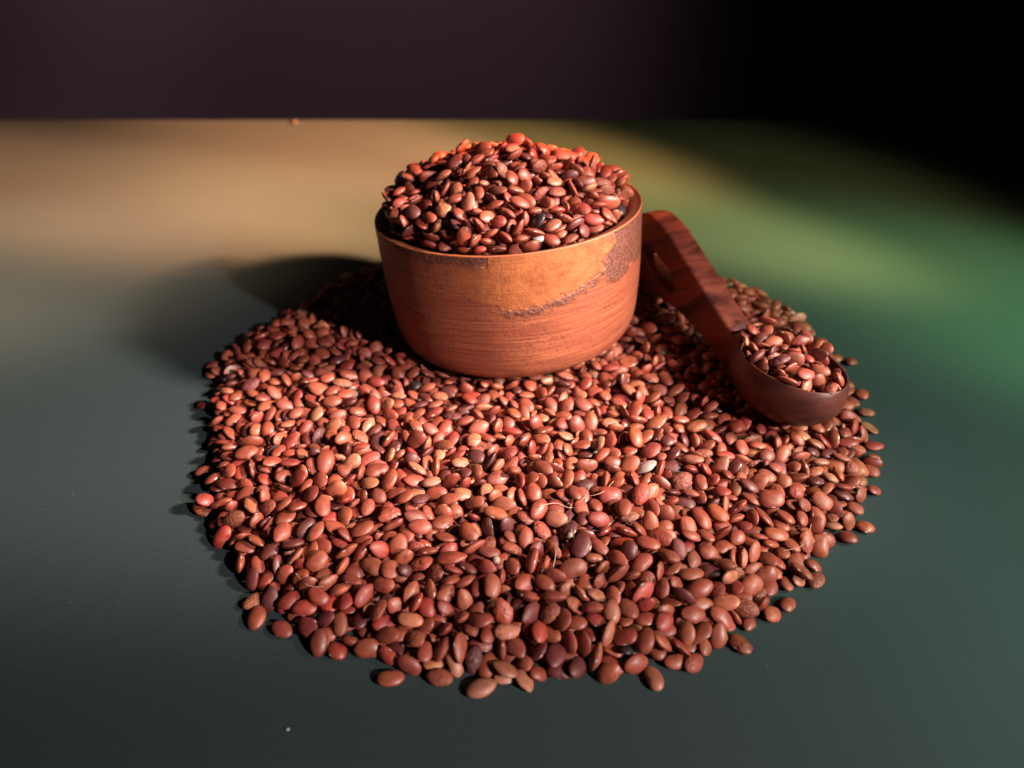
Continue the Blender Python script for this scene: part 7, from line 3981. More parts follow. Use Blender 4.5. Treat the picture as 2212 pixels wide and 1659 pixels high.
30,101,-814,2442,45,22,9,86,
71,101,-47,2315,64,-10,-11,98,
0,108,196,2332,61,3,-13,36,
42,104,906,2685,12,5,-6,-40,
23,92,-552,2683,13,0,8,90,
70,117,-983,2556,12,3,6,96,
23,98,-1045,2426,13,4,6,-99,
60,117,822,2491,41,-9,-15,32,
44,95,94,2334,96,33,-67,65,
11,96,1127,2621,38,6,4,-36,
40,87,-709,2627,40,-15,18,83,
33,106,368,2522,87,39,-8,-55,
20,85,263,2136,63,-25,16,-51,
52,96,-527,2078,56,-19,36,-86,
52,112,-209,2082,66,14,36,-9,
60,112,404,2220,63,27,24,-43,
54,98,795,2283,44,-7,13,98,
100,95,-122,2482,716,24,12,-89,
104,87,76,2546,739,-3,14,98,
122,92,56,2681,742,-31,54,-46,
0,103,195,2143,60,11,-15,54,
171,80,-284,2433,618,40,-15,-61,
23,112,604,1998,22,20,32,74,
10,107,-26,1989,15,0,6,-60,
110,119,-385,2540,559,39,69,46,
61,96,-712,3240,15,18,-22,-87,
100,94,31,2522,726,21,-20,82,
170,110,-133,2567,704,3,-14,50,
111,107,85,2925,621,-40,-9,-27,
30,97,-647,2562,65,-13,11,72,
11,117,-205,2375,85,22,17,-93,
44,98,200,2380,80,23,9,37,
0,109,-959,2593,26,6,1,-51,
60,87,-351,2449,60,7,-32,79,
33,107,-596,2484,63,16,0,-89,
31,93,-317,2303,47,-24,-4,32,
73,97,345,2348,51,-11,-11,72,
20,108,482,2337,63,14,4,-63,
1,101,-293,2346,42,-33,3,3,
13,99,309,2403,64,-8,20,-96,
24,104,657,2350,66,4,-4,-7,
51,98,73,1286,18,-18,-25,-13,
10,103,-26,1353,24,-31,-5,-87,
50,89,247,2118,91,29,9,66,
74,87,-847,2686,30,5,13,-93,
0,96,-781,2303,56,1,6,-91,
60,106,-716,2230,43,10,9,70,
10,104,573,2145,58,18,15,75,
101,102,-3,2476,738,27,-5,54,
21,103,-840,2243,44,13,-6,56,
50,89,883,2492,57,9,-39,89,
30,113,-874,2549,49,27,-6,26,
0,107,-966,2300,42,-7,11,-51,
14,94,-889,2307,37,-15,8,-34,
24,108,330,2025,68,-2,35,-73,
11,96,705,2006,66,-14,14,-76,
44,97,-686,2586,53,-16,-20,-61,
41,105,-388,2558,43,-21,31,-14,
50,93,-518,2620,54,22,-3,58,
60,99,446,2577,54,-14,-32,-24,
60,89,-390,1955,71,31,4,-73,
1,89,-737,2684,56,2,4,2,
42,96,35,1361,14,-25,11,-15,
70,82,146,1340,14,-78,48,-13,
40,103,559,2603,75,5,-4,-98,
61,108,613,2606,67,9,8,36,
31,97,-554,2808,64,10,-13,43,
4,120,342,2300,67,57,79,13,
60,94,-193,2277,56,-28,-22,86,
0,93,-389,2292,55,0,-18,34,
21,103,64,1466,36,2,15,-81,
20,95,-480,1423,25,-16,4,64,
41,95,-573,2948,57,-7,10,71,
10,97,935,2745,66,-8,-4,68,
10,85,-470,2736,64,8,-24,-1,
44,108,-953,2735,44,48,81,-28,
40,100,798,2728,43,22,10,-28,
60,86,-126,2223,54,-96,-19,11,
21,105,884,2880,34,94,23,14,
72,97,-670,1543,11,2,6,70,
30,105,908,2800,28,74,-8,6,
11,106,563,2814,45,6,-7,-94,
11,94,294,1528,30,-8,12,-91,
40,95,-724,1688,21,10,-42,-67,
24,98,-650,1679,28,-13,-40,-87,
70,101,883,1621,16,4,-32,-92,
50,103,886,1828,52,24,-3,29,
20,105,-471,2634,40,11,10,-3,
11,108,866,2590,39,97,9,0,
30,104,241,2152,35,1,18,97,
50,93,-814,1910,13,-7,1,-92,
60,114,-747,2722,47,-10,-37,-89,
40,100,315,1971,60,-12,-8,-90,
20,106,402,1975,65,-16,-11,81,
101,90,-314,2416,602,-30,-9,93,
111,89,-172,2655,734,8,-3,-38,
62,104,-655,2154,41,10,-10,-49,
20,93,-535,2170,40,-22,-10,44,
133,110,-227,2640,710,-22,-4,58,
30,102,446,1925,12,0,-3,-99,
71,105,58,1936,11,-4,-5,51,
53,106,-838,3014,14,0,-8,45,
50,92,-796,1881,19,4,44,-85,
11,103,851,1739,33,-8,-15,-56,
10,102,308,1669,27,8,-25,-40,
40,101,526,1684,16,-15,-16,-42,
52,107,-211,1690,25,13,57,-74,
51,102,-567,3256,43,-21,22,-93,
3,105,-672,2527,35,-8,2,91,
64,100,530,3064,66,-6,6,-88,
40,91,848,2935,19,90,36,0,
33,105,822,1871,38,65,-73,-14,
14,102,-799,2979,26,-5,-3,98,
61,100,528,2917,59,19,13,-96,
30,98,653,3065,61,-16,14,-84,
4,104,795,3000,38,4,8,-98,
50,114,715,2928,77,5,11,-98,
50,93,53,1885,19,-38,-17,10,
40,119,-829,2040,41,9,29,82,
70,96,-359,2040,41,33,-14,87,
1,119,475,1770,58,14,10,-34,
10,92,-479,1828,81,-8,6,80,
4,112,200,1696,67,14,9,-97,
61,92,-28,1821,59,-1,12,-92,
174,119,-333,2758,660,-12,-20,-95,
1,84,913,1956,20,30,-26,89,
10,96,-298,2109,41,-12,5,-11,
70,103,1013,2706,54,-13,-5,-52,
50,99,-854,2171,28,-86,-10,-4,
122,102,358,2526,606,50,-59,60,
0,90,-829,2087,25,37,-6,72,
130,100,80,2565,757,-10,-10,-81,
41,91,113,2110,54,-95,7,-2,
20,103,-237,2108,48,90,34,1,
20,99,502,2387,34,-2,6,-97,
0,95,573,2917,61,27,1,-83,
50,107,-475,2112,48,-10,14,-2,
70,105,615,2182,52,-47,0,9,
0,94,163,2174,46,-9,-8,95,
50,102,-343,2181,60,-11,-18,96,
10,83,-274,2189,52,97,12,-18,
50,100,-953,2455,16,-23,1,54,
20,112,-531,2773,72,22,2,-14,
10,113,878,3071,40,4,-12,50,
20,108,-389,1945,26,6,-3,-2,
0,89,727,2976,66,46,-2,74,
4,87,596,3118,43,19,12,-54,
33,94,-601,2649,78,-49,-77,-3,
10,101,542,1934,31,13,-11,-75,
0,98,-732,1939,16,14,16,94,
32,87,-39,1771,51,-30,5,-59,
71,103,284,1767,59,12,-15,95,
72,105,-40,1912,25,15,19,-78,
120,112,-224,2975,655,-48,-10,-51,
40,97,598,1916,37,-3,4,68,
60,94,-284,1789,12,4,-8,-81,
163,104,375,2725,612,22,-41,-30,
70,92,66,2015,39,11,17,91,
71,99,-92,2052,57,-11,-91,-38,
31,101,425,2039,58,7,17,22,
40,102,-527,1966,58,35,5,-41,
0,99,-538,2722,79,6,1,-94,
31,106,-38,2045,62,-3,-2,84,
4,107,91,2025,55,-5,8,-65,
70,107,-539,2037,62,19,-4,96,
70,94,643,2392,81,38,12,11,
0,99,687,2421,93,8,5,14,
44,104,-706,2473,74,-30,-29,68,
30,96,729,2470,92,18,4,85,
4,103,713,3205,22,-32,-13,-43,
60,101,815,2323,67,8,4,24,
4,113,369,2456,83,-32,11,-72,
0,106,519,2385,82,-92,-24,-20,
20,102,381,1604,14,-6,-3,-71,
24,89,499,1587,20,-84,40,27,
21,104,-745,2770,20,19,27,90,
51,102,453,1492,55,15,-7,36,
70,102,-47,1508,52,8,21,27,
0,98,110,1498,62,-1,-14,98,
41,109,-336,1490,52,16,10,5,
101,103,288,2821,686,8,-32,91,
100,90,283,2790,694,-46,44,10,
50,106,-341,1577,15,-2,-13,-98,
44,97,625,1637,32,-10,5,74,
70,101,256,1773,36,79,57,6,
0,108,309,1582,15,7,-4,-78,
2,98,-441,1648,13,0,-8,-93,
40,106,843,1575,12,-7,2,29,
1,95,-191,1779,35,2,10,42,
4,87,-140,1780,33,3,16,93,
130,109,-276,2870,672,6,-24,96,
72,103,31,1714,11,2,-7,-98,
4,110,-545,1725,15,8,-2,-55,
140,94,147,2746,748,-32,-91,10,
70,96,18,1849,19,-31,-3,82,
3,91,-703,1669,12,4,-9,-95,
120,96,-11,2804,758,18,93,-28,
50,97,432,1986,49,-3,-1,72,
3,97,-401,1910,42,-6,-25,26,
21,98,564,2209,84,0,-2,99,
54,99,98,1971,45,-12,-2,-48,
11,91,-31,1628,74,9,11,12,
43,98,-224,2122,70,28,-93,19,
50,112,834,3034,18,1,-23,-72,
53,95,-631,2271,81,13,-3,-27,
40,111,1075,2009,20,-26,21,27,
40,92,-986,2080,11,6,5,84,
64,94,275,1595,50,-27,-2,26,
30,101,634,3040,19,-13,-26,6,
50,84,-189,1537,45,2,-12,23,
51,97,364,2151,85,1,5,-98,
20,113,811,2832,48,-12,-32,1,
42,106,875,2817,51,16,11,50,
40,105,612,2897,56,6,-9,-97,
60,119,744,2889,58,-18,96,8,
51,99,518,1549,13,2,8,-84,
30,102,653,1523,12,6,4,71,
31,116,360,1634,37,82,-41,-11,
172,98,-115,2701,775,-61,-31,58,
32,104,446,1920,49,24,-10,-59,
54,97,-64,1843,56,-3,-22,47,
10,91,758,1919,60,-9,-22,11,
51,100,-7,1897,52,32,80,0,
61,105,-715,2261,17,-37,-1,11,
41,89,694,1884,61,0,8,-80,
40,105,-426,1685,45,-6,-1,-15,
41,91,-333,1635,52,7,13,33,
61,101,1028,2075,18,-39,0,21,
30,101,439,2065,28,-24,-4,7,
10,96,424,1885,78,-15,-5,89,
200,107,895,2092,270,-17,13,50,
0,99,296,1448,52,-17,7,-38,
50,90,436,1268,12,1,8,-86,
14,86,136,1438,42,4,4,-95,
261,89,935,2203,275,-42,-77,-41,
50,91,-516,1415,12,2,8,66,
40,98,486,1349,12,2,8,-99,
33,113,-387,1396,17,15,96,-12,
254,101,991,2115,269,-37,48,11,
250,96,923,2133,275,-86,0,8,
31,102,-307,1316,29,-1,-41,85,
70,100,132,3458,25,-1,42,42,
43,95,-75,1393,36,2,-6,-77,
50,105,437,2944,51,3,-15,80,
14,113,897,2945,51,32,4,-69,
70,116,363,3157,57,4,10,-81,
10,92,500,3166,52,-17,-2,-9,
54,116,636,3162,57,87,28,-27,
41,88,397,3022,65,-13,31,-80,
4,102,-537,3086,56,-5,-24,-42,
54,99,-418,3086,67,3,21,-63,
60,107,-524,3285,59,2,-17,0,
21,93,-457,3278,46,-5,24,-72,
2,90,-357,3302,56,-39,14,-29,
10,81,-599,3257,33,26,-25,84,
1,108,-556,3172,39,-28,-28,-75,
14,107,-393,3171,78,42,52,41,
24,96,439,3092,57,95,18,2,
32,104,-173,3464,26,-27,-33,-76,
0,99,-131,3460,42,6,-46,-57,
61,96,17,3462,40,-31,-9,55,
4,92,-255,3375,56,-13,-57,-77,
14,103,-192,3379,65,-20,10,-44,
44,93,-85,3368,65,5,-25,25,
14,87,-574,3223,55,28,12,16,
4,110,-426,3219,62,-84,-38,-36,
44,105,329,3380,31,-26,0,-79,
13,94,362,3379,33,13,-90,5,
24,85,-299,3486,14,-79,-57,16,
24,89,735,3161,38,3,27,-95,
30,105,363,3213,60,-4,-14,96,
20,95,421,3211,55,5,-1,47,
40,108,541,3242,39,32,-5,-51,
20,97,-344,3229,70,16,-1,41,
2,109,-294,3237,58,0,16,-67,
11,99,-481,3357,37,98,0,14,
4,106,-430,3381,28,-5,-93,20,
30,105,-338,3358,53,16,7,91,
60,96,-137,3308,57,-14,5,94,
32,104,190,3370,50,-14,-2,25,
51,89,346,3290,53,23,33,-11,
34,105,459,3274,48,22,-18,42,
3,105,526,3333,42,-32,-19,-54,
70,111,932,2869,67,-1,-10,-9,
40,103,1145,2883,12,-5,6,-39,
0,100,244,3455,22,-83,20,-29,
4,108,90,3474,33,-45,-27,-55,
51,90,173,3489,15,17,95,10,
40,97,-63,1361,55,-15,-20,93,
4,110,964,2783,15,-7,-3,-98,
1,100,-464,2967,52,0,25,-85,
22,82,-422,2964,47,6,30,-69,
61,96,681,2820,39,10,26,67,
31,106,-729,2898,73,-13,-18,-2,
0,104,-637,2885,53,16,-2,-29,
10,101,715,2688,34,16,6,27,
54,112,1045,2688,37,3,-7,0,
74,95,191,1492,63,8,-2,96,
40,90,-201,1571,51,9,-6,-97,
40,95,383,1557,56,11,-25,68,
24,87,-454,2886,46,-16,-12,96,
10,96,891,2769,62,5,23,74,
41,97,1084,2739,50,-17,-1,-46,
31,84,-755,2809,36,52,-81,-15,
41,106,1052,2642,30,1,1,-17,
71,81,1118,2664,20,-35,21,49,
70,103,-373,1761,74,-4,-58,79,
70,97,-313,1767,74,13,-10,98,
12,114,998,2639,33,9,-9,-73,
0,93,440,2690,64,6,-3,99,
11,101,-431,2848,61,1,16,38,
41,88,905,2683,41,30,-33,-68,
40,112,948,2700,56,-23,1,-8,
23,96,-611,1835,62,6,21,-88,
71,104,405,1759,56,10,-6,98,
30,83,364,1850,65,-26,12,-87,
60,102,266,1679,65,-31,-30,67,
0,95,792,2625,50,-16,27,-72,
14,90,927,2634,63,-3,12,59,
11,93,1011,2621,62,39,14,55,
2,91,-617,2692,49,28,27,27,
0,92,615,2629,40,-6,11,58,
4,106,1166,2625,45,-60,-65,32,
21,100,-172,1964,59,32,21,81,
41,110,-130,1946,56,23,13,-43,
60,102,72,1954,69,4,6,45,
40,95,659,1954,35,-31,60,-71,
30,98,1140,2596,16,-17,4,93,
32,97,-900,2664,27,-3,4,-21,
31,102,-1028,2646,15,20,-14,-83,
51,102,-961,2659,30,10,11,4,
61,100,-426,1951,63,42,17,-61,
41,112,511,2554,63,12,-20,92,
70,100,895,2568,63,7,-8,-95,
3,104,971,2537,62,29,-17,39,
32,92,1013,2564,55,-7,14,-63,
1,103,1081,2556,37,-9,-10,89,
70,99,1160,2558,41,-5,4,75,
44,100,-323,2019,72,97,4,-17,
11,95,791,1956,56,9,-7,32,
64,98,294,2090,58,-44,6,-88,
60,102,-69,2024,68,-13,-43,85,
71,104,50,2017,72,12,6,-36,
30,81,-455,2020,51,56,-69,44,
4,118,509,2026,74,35,10,63,
30,97,574,2033,77,-96,-4,20,
2,91,638,2019,64,-73,57,34,
22,107,-116,2017,63,2,-18,85,
60,93,260,2050,58,11,3,-92,
21,105,738,2499,48,-1,-8,46,
70,84,1065,2484,48,10,-8,-44,
34,102,-616,2576,47,-21,-4,45,
20,86,-547,2560,59,-4,-6,5,
61,101,-483,2563,52,11,-9,36,
70,98,659,2155,55,2,27,-23,
62,91,-592,2076,49,7,26,94,
61,94,-726,2097,55,46,30,20,
11,91,-660,2085,68,20,-94,-23,
50,100,508,2078,60,-7,-15,-85,
71,108,572,2092,64,28,0,69,
12,99,-268,2097,71,-44,68,-47,
0,99,1092,2420,66,-1,-17,87,
44,114,1163,2422,49,9,-20,65,
40,97,1237,2452,11,98,-13,2,
40,95,-887,2506,59,-11,-17,-86,
10,95,-716,2511,51,-6,-98,10,
64,104,961,2087,53,7,-26,90,
0,93,-190,2146,56,2,-24,26,
1,105,23,2132,61,19,32,-41,
30,88,198,2254,71,-7,-14,-43,
40,100,255,2259,63,-16,-20,84,
62,102,395,2273,71,-12,20,-75,
4,97,-497,2211,68,-1,-2,-80,
12,111,895,2146,72,-12,-6,96,
41,94,990,2160,44,-10,24,42,
14,94,1064,2129,62,60,-17,15,
50,105,-647,2200,64,-87,-35,-30,
13,97,817,2371,52,14,16,-41,
10,108,941,2369,42,-1,-14,94,
51,96,1006,2362,56,9,10,-20,
20,96,1093,2354,55,6,0,46,
14,108,1190,2376,42,42,19,74,
41,96,-953,2453,46,-61,-69,30,
20,104,-634,2449,45,24,14,92,
70,112,1116,2276,66,-19,26,-59,
30,90,-892,2326,63,20,-15,-64,
40,110,329,2360,74,-83,18,-39,
14,96,-517,2336,69,-85,-48,-11,
12,107,-427,2292,69,10,-8,11,
51,86,995,2202,53,5,-5,78,
1,108,1076,2200,63,-16,19,-95,
70,104,-713,2268,71,-41,-85,-26,
0,101,-653,2269,51,-16,29,75,
24,104,-598,2286,67,29,2,-6,
60,103,855,2232,62,7,-15,92,
40,116,929,2262,53,-32,4,91,
40,91,972,2336,51,2,-34,88,
60,114,1043,2347,61,43,-84,-17,
50,113,1137,2330,67,-12,4,98,
0,87,1220,2398,28,54,-5,83,
10,98,447,2320,64,-2,-51,37,
22,98,-695,2408,59,-2,-26,95,
21,111,-622,2412,65,2,15,20,
32,91,-566,2419,67,1,-21,96,
21,97,-226,2394,50,61,-52,-57,
62,107,-142,2391,52,27,4,79,
44,105,106,2371,62,13,8,-95,
40,96,-652,2333,65,11,16,-50,
20,92,623,2292,65,20,-23,89,
4,84,975,2264,63,81,-54,-11,
22,87,960,2297,47,-9,9,-41,
31,116,1051,2313,41,-6,-12,-32,
41,91,1107,2282,43,-1,10,-31,
54,102,1182,2294,54,29,1,13,
20,121,1149,2507,38,-13,11,91,
30,101,-823,2583,36,20,13,0,
4,92,-879,2575,31,14,-5,-72,
54,104,785,2350,63,8,41,-90,
0,105,909,2350,68,-10,-17,-70,
0,104,1010,2410,61,17,-9,39,
40,98,1071,2390,67,18,-31,-19,
1,100,1142,2400,69,20,-57,61,
31,100,505,2407,62,16,-14,87,
44,99,567,2413,78,-94,-11,17,
50,96,-732,2466,49,36,2,81,
50,94,-671,2488,58,-15,-15,-97,
1,100,878,2386,62,8,93,-31,
71,83,959,2400,33,18,-2,-60,
61,103,1117,2480,55,-20,17,96,
10,93,-592,2543,56,29,-9,-90,
50,95,634,2480,66,7,-88,-44,
10,89,911,2467,64,5,-12,61,
20,109,966,2462,54,-1,-27,92,
51,85,1058,2452,57,2,-8,98,
43,92,-824,2545,67,0,-3,-50,
1,88,-712,2551,67,-2,-11,75,
12,108,-454,2531,69,-17,12,-51,
20,116,1021,2246,52,2,-34,-92,
50,92,1074,2249,56,-31,-13,60,
10,101,67,2293,49,68,70,-9,
70,104,211,2286,57,22,0,-96,
44,121,573,2305,56,17,-2,-19,
40,105,-680,2231,57,60,70,21,
14,96,609,2537,77,3,-7,-98,
51,106,794,2537,56,18,-13,5,
50,98,920,2530,69,14,-18,15,
10,94,1012,2524,67,20,1,52,
71,117,1053,2537,51,16,-12,66,
24,97,1131,2544,55,16,1,-89,
40,111,-628,2612,59,6,2,4,
11,101,-368,2597,38,-46,-80,17,
74,101,-642,2727,54,2,-23,94,
74,98,815,2585,49,6,-38,67,
73,102,1032,2589,63,8,35,46,
0,95,1107,2591,49,11,-44,87,
42,117,1224,2591,21,-93,9,25,
60,101,512,2591,59,-3,53,-67,
2,93,-608,2666,57,59,21,16,
0,95,-659,2816,51,-44,39,-58,
53,108,-375,2825,66,39,24,35,
2,105,430,2656,69,6,48,-86,
23,91,984,2670,64,25,-9,74,
70,88,1038,2658,52,-94,-25,1,
70,101,1074,2162,47,-8,-15,-31,
61,121,107,2224,63,2,-17,-95,
21,97,168,2232,58,-37,21,48,
21,98,-457,2885,73,-22,-9,79,
4,108,-339,2891,79,50,30,11,
10,106,-592,2885,73,6,2,-85,
10,102,-523,2881,69,17,-8,-79,
71,105,585,2731,58,1,-8,6,
11,95,846,2721,63,2,-32,92,
41,90,1048,2728,58,18,6,-43,
40,95,-733,2808,48,19,18,83,
30,98,-623,2921,61,-9,-36,90,
0,89,-505,2940,63,-1,19,-93,
4,103,-332,2959,89,3,38,-74,
71,96,449,2823,70,-44,19,-46,
11,105,494,2778,66,-13,-7,-16,
34,93,-560,3012,69,24,-1,75,
1,112,617,2942,67,-95,28,-1,
4,113,453,2870,73,-16,-43,69,
51,80,550,2854,59,-29,22,84,
41,92,1102,3028,11,-15,97,8,
40,103,-495,3063,61,41,8,89,
44,96,-459,3077,60,17,11,-76,
11,117,403,2960,74,37,-14,-38,
71,103,944,2920,59,24,6,-26,
1,103,1090,2923,17,-4,-26,-92,
50,88,-732,2167,56,3,5,-34,
10,105,-688,2166,55,-25,-21,90,
50,100,-559,2178,54,-21,6,96,
1,105,-535,3130,74,28,-10,-1,
10,99,-476,3164,68,6,-10,74,
60,103,755,3003,56,21,26,-82,
11,102,469,3127,59,-18,21,54,
40,88,594,3159,55,-27,9,-31,
43,113,667,3116,53,-15,21,-8,
21,93,359,2993,61,22,-1,65,
13,98,418,2997,60,3,31,-79,
70,87,-347,3187,69,10,39,-26,
0,93,-224,3199,73,-4,-5,2,
50,105,290,3184,50,17,-17,53,
50,98,353,3202,82,11,-22,65,
11,106,412,3189,77,21,-4,29,
72,103,494,3213,50,4,12,-29,
70,108,-527,3244,70,97,16,7,
0,83,-427,3262,49,-14,20,-62,
24,107,-320,3277,83,16,-17,-17,
21,94,-260,3271,73,17,-10,78,
20,105,-329,3140,64,0,-1,-50,
30,96,481,3069,68,10,-20,92,
60,94,418,3269,53,-88,44,-4,
24,86,454,3249,62,21,-8,88,
40,98,-546,3319,52,28,27,-88,
20,106,-459,3325,52,-54,-50,-9,
0,91,-406,3366,52,5,-15,-74,
1,111,-176,3264,82,17,-6,-37,
0,96,-249,3324,58,22,-35,45,
40,91,-177,3336,76,1,22,-78,
1,92,-143,3352,67,15,15,-91,
2,88,142,3349,57,0,-31,93,
52,112,350,3253,54,5,94,29,
61,96,243,3333,69,-3,41,-58,
50,112,270,3358,57,-89,33,-21,
70,121,419,3358,35,63,-38,-5,
43,109,-295,3396,48,26,17,-82,
41,94,-238,3405,47,17,-92,27,
31,83,-177,3422,49,-1,-3,-97,
42,106,-115,3412,56,-34,91,0,
31,97,-303,3353,61,-9,3,-81,
34,86,-555,3203,60,29,-16,89,
53,94,-498,3199,54,-6,1,98,
73,85,-464,3211,67,-1,6,96,
20,120,191,3339,78,1,6,54,
51,111,1094,2448,38,-14,-12,-61,
42,114,-946,2521,19,8,25,22,
61,89,145,3283,72,26,31,-88,
31,121,195,3271,76,0,36,-51,
73,101,259,3267,55,-1,-12,93,
11,100,423,2174,49,-18,-31,19,
11,89,-478,2159,69,34,-5,-36,
31,98,1032,2166,52,18,-15,-31,
50,85,39,2169,57,5,-12,72,
70,90,385,2169,59,24,-70,-65,
60,101,880,2195,56,-34,-33,-32,
70,114,-211,2442,18,-20,-9,96,
70,106,-832,2465,26,-10,20,9,
0,96,101,3392,53,24,2,8,
21,98,174,3410,53,-21,2,96,
11,82,907,2467,30,3,14,97,
10,95,44,3406,63,14,1,-41,
12,99,618,2106,52,13,15,90,
11,99,-22,2104,58,-9,-5,-91,
34,87,1002,2123,55,-31,0,42,
60,103,50,2049,58,19,26,3,
50,105,1100,2336,27,-5,-42,-84,
53,98,-283,2044,59,9,0,-83,
71,98,237,2007,49,-30,22,55,
44,104,-732,1931,43,-45,-87,15,
40,97,-682,1907,31,-66,-67,15,
1,100,-542,1899,48,1,-75,31,
1,103,1075,2201,20,-40,-5,-3,
70,98,1131,2213,13,-34,-91,19,
43,117,-649,2270,17,-9,23,93,
20,82,632,1923,50,12,2,-28,
54,102,705,1904,43,15,11,-86,
24,93,-501,1837,58,-8,5,-98,
40,112,-113,1843,50,19,17,-94,
20,94,173,2209,27,-5,-3,47,
34,87,86,1750,78,1,-5,98,
10,86,-316,1814,68,23,-17,-89,
10,96,31,1799,39,89,-39,-15,
60,96,681,1766,42,44,23,-81,
30,101,118,1784,59,-1,12,-25,
50,93,162,1795,43,-40,-18,39,
21,115,643,2134,26,-13,-7,42,
0,102,993,2122,22,-22,38,-43,
34,88,-466,1877,68,-17,-2,-96,
50,99,-962,2171,25,17,-29,-87,
3,85,-819,2198,34,-12,-14,-30,
50,107,-431,2135,33,-14,-5,54,
34,101,402,1707,75,-14,-53,-77,
31,101,231,1730,54,-8,3,25,
72,84,744,2993,18,-9,-81,-57,
21,96,-109,1985,82,13,-12,-60,
40,98,310,1877,71,7,14,-23,
50,100,221,2025,74,7,29,1,
11,105,-597,3038,25,-26,21,-31,
52,96,-798,3044,13,-7,98,1,
21,107,-575,1650,50,-20,-5,53,
40,112,-911,2070,31,2,29,69,
31,99,-873,2060,37,-14,25,11,
1,105,-704,2073,32,59,-77,-2,
63,114,-651,2060,34,-17,8,-22,
20,95,413,1638,59,-91,24,-28,
30,92,202,1516,50,5,-39,55,
11,101,296,1650,54,-1,4,65,
20,98,-55,1592,54,15,0,-84,
41,91,-9,1447,52,-35,26,30,
63,95,-335,1535,50,-34,18,-28,
11,91,1073,3066,13,-98,11,2,
41,103,-721,3110,20,18,-45,-86,
0,110,980,2095,80,2,8,-76,
50,89,182,2193,75,33,12,-93,
50,91,441,2218,78,42,-24,-81,
60,108,50,2123,80,12,-13,80,
44,87,486,2148,82,-65,-71,-9,
40,93,748,2018,70,13,-8,-60,
50,92,757,3031,22,35,-62,-61,
50,108,91,1394,54,-7,-6,43,
74,91,136,1400,55,-17,-13,40,
10,98,935,2171,82,-18,-1,-42,
10,108,1004,2152,71,4,22,90,
40,94,748,2148,77,-3,29,75,
60,112,2,2013,32,-15,19,70,
14,94,769,2003,23,-12,-53,65,
4,100,1004,1999,21,-17,-23,-77,
4,91,-503,2270,85,14,21,-94,
42,105,917,2215,58,-16,2,-46,
52,93,972,2208,71,-76,60,-19,
20,118,1101,2178,76,39,-88,-22,
40,101,-254,1269,39,-19,-15,-87,
14,102,986,3112,15,-11,-2,70,
71,89,-641,3181,13,6,-23,-82,
50,93,862,2270,82,57,79,14,
64,85,1004,2278,62,-86,15,-38,
40,98,1078,2286,69,-4,9,67,
51,94,1150,2268,62,73,22,-64,
71,98,-683,2324,80,-2,-8,99,
61,96,174,2305,82,8,34,-29,
33,101,942,2330,66,12,-46,-24,
50,110,1008,2318,74,37,71,38,
1,117,1078,2334,80,4,2,92,
41,96,617,2325,65,30,-23,34,
12,109,879,2309,79,-29,-6,94,
61,96,348,2395,75,5,-19,58,
30,102,386,2410,71,-5,5,92,
33,105,-195,3347,48,-17,12,-45,
51,92,285,3361,35,-16,-6,88,
63,99,386,3339,36,-37,-19,69,
70,110,460,3339,12,6,-2,32,
20,96,-526,3335,40,21,12,-92,
14,103,-394,3335,37,17,-1,-96,
21,111,-93,3437,37,6,4,71,
14,93,203,3342,34,-25,-16,71,
4,85,305,3419,21,-57,-20,-4,
60,109,-370,3443,18,5,89,42,
60,109,-283,3423,37,8,3,-24,
12,111,-213,3440,36,-37,-8,-85,
4,121,310,2536,75,94,-3,-30,
60,95,-371,2492,82,-31,3,-70,
60,111,930,2396,70,-19,2,82,
41,105,968,2395,64,-17,-9,92,
0,103,1030,2392,78,-19,34,-80,
10,101,1111,2370,81,11,39,23,
33,88,560,2447,79,-24,33,-82,
60,97,-386,2450,84,-12,-19,-84,
43,96,-505,2569,80,36,29,46,
73,89,947,2440,64,22,15,-51,
32,94,1006,2454,68,44,29,31,
61,90,1084,2472,70,-12,14,60,
33,100,886,2473,85,7,-1,30,
4,94,-516,3288,34,4,-3,-93,
44,88,-470,3282,27,0,33,-16,
30,100,-579,3342,22,58,-72,30,
1,117,197,3285,42,2,-14,10,
10,80,522,3302,32,-15,9,69,
30,108,-440,2656,77,18,17,67,
10,86,1033,2495,60,41,68,-33,
44,94,905,2514,83,24,-6,-36,
30,100,962,2510,70,26,24,-59,
30,93,1101,2511,52,77,-35,14,
64,94,-427,2725,71,-22,22,-60,
60,89,1072,2578,64,-24,-79,52,
4,109,837,3176,34,-6,-20,-58,
50,118,-390,3222,51,-8,-12,91,
2,99,-196,3226,57,30,-38,-56,
30,91,-895,1976,15,87,41,24,
30,112,705,2647,66,-21,-95,14,
32,98,1057,2624,66,-89,43,-5,
61,98,-416,2785,75,-16,26,-77,
1,97,419,2799,79,-15,3,71,
0,92,802,3063,20,8,45,-83,
60,104,-738,3135,29,9,-13,17,
30,105,-478,2876,89,-11,-26,44,
40,96,-354,2858,95,-36,-59,-38,
0,98,-292,2915,76,9,-44,60,
1,91,826,2856,79,-12,-5,80,
0,89,435,2853,91,-21,-8,84,
21,92,-488,3073,87,-39,22,-72,
33,109,-467,2930,80,-11,-4,48,
31,93,380,2933,76,22,28,-83,
41,99,449,2924,72,-66,72,-2,
21,85,-290,2953,83,18,-35,38,
1,92,-785,3020,32,5,8,7,
62,103,708,3016,58,-6,-20,87,
31,104,907,3015,36,0,-14,78,
60,87,1065,3004,28,-1,19,-48,
30,105,-469,3125,81,5,-17,60,
64,102,-428,3134,78,21,-21,-84,
32,92,-360,3147,79,15,-12,-59,
41,99,-243,3151,77,12,15,81,
40,82,-680,2989,45,5,36,-67,
40,110,-418,3005,88,-6,-8,42,
0,99,-371,2986,95,2,-45,87,
41,94,761,2968,66,21,-13,-80,
44,110,325,3185,63,71,-56,-32,
40,106,390,3251,69,-49,-81,16,
70,103,459,3179,63,-3,-10,-94,
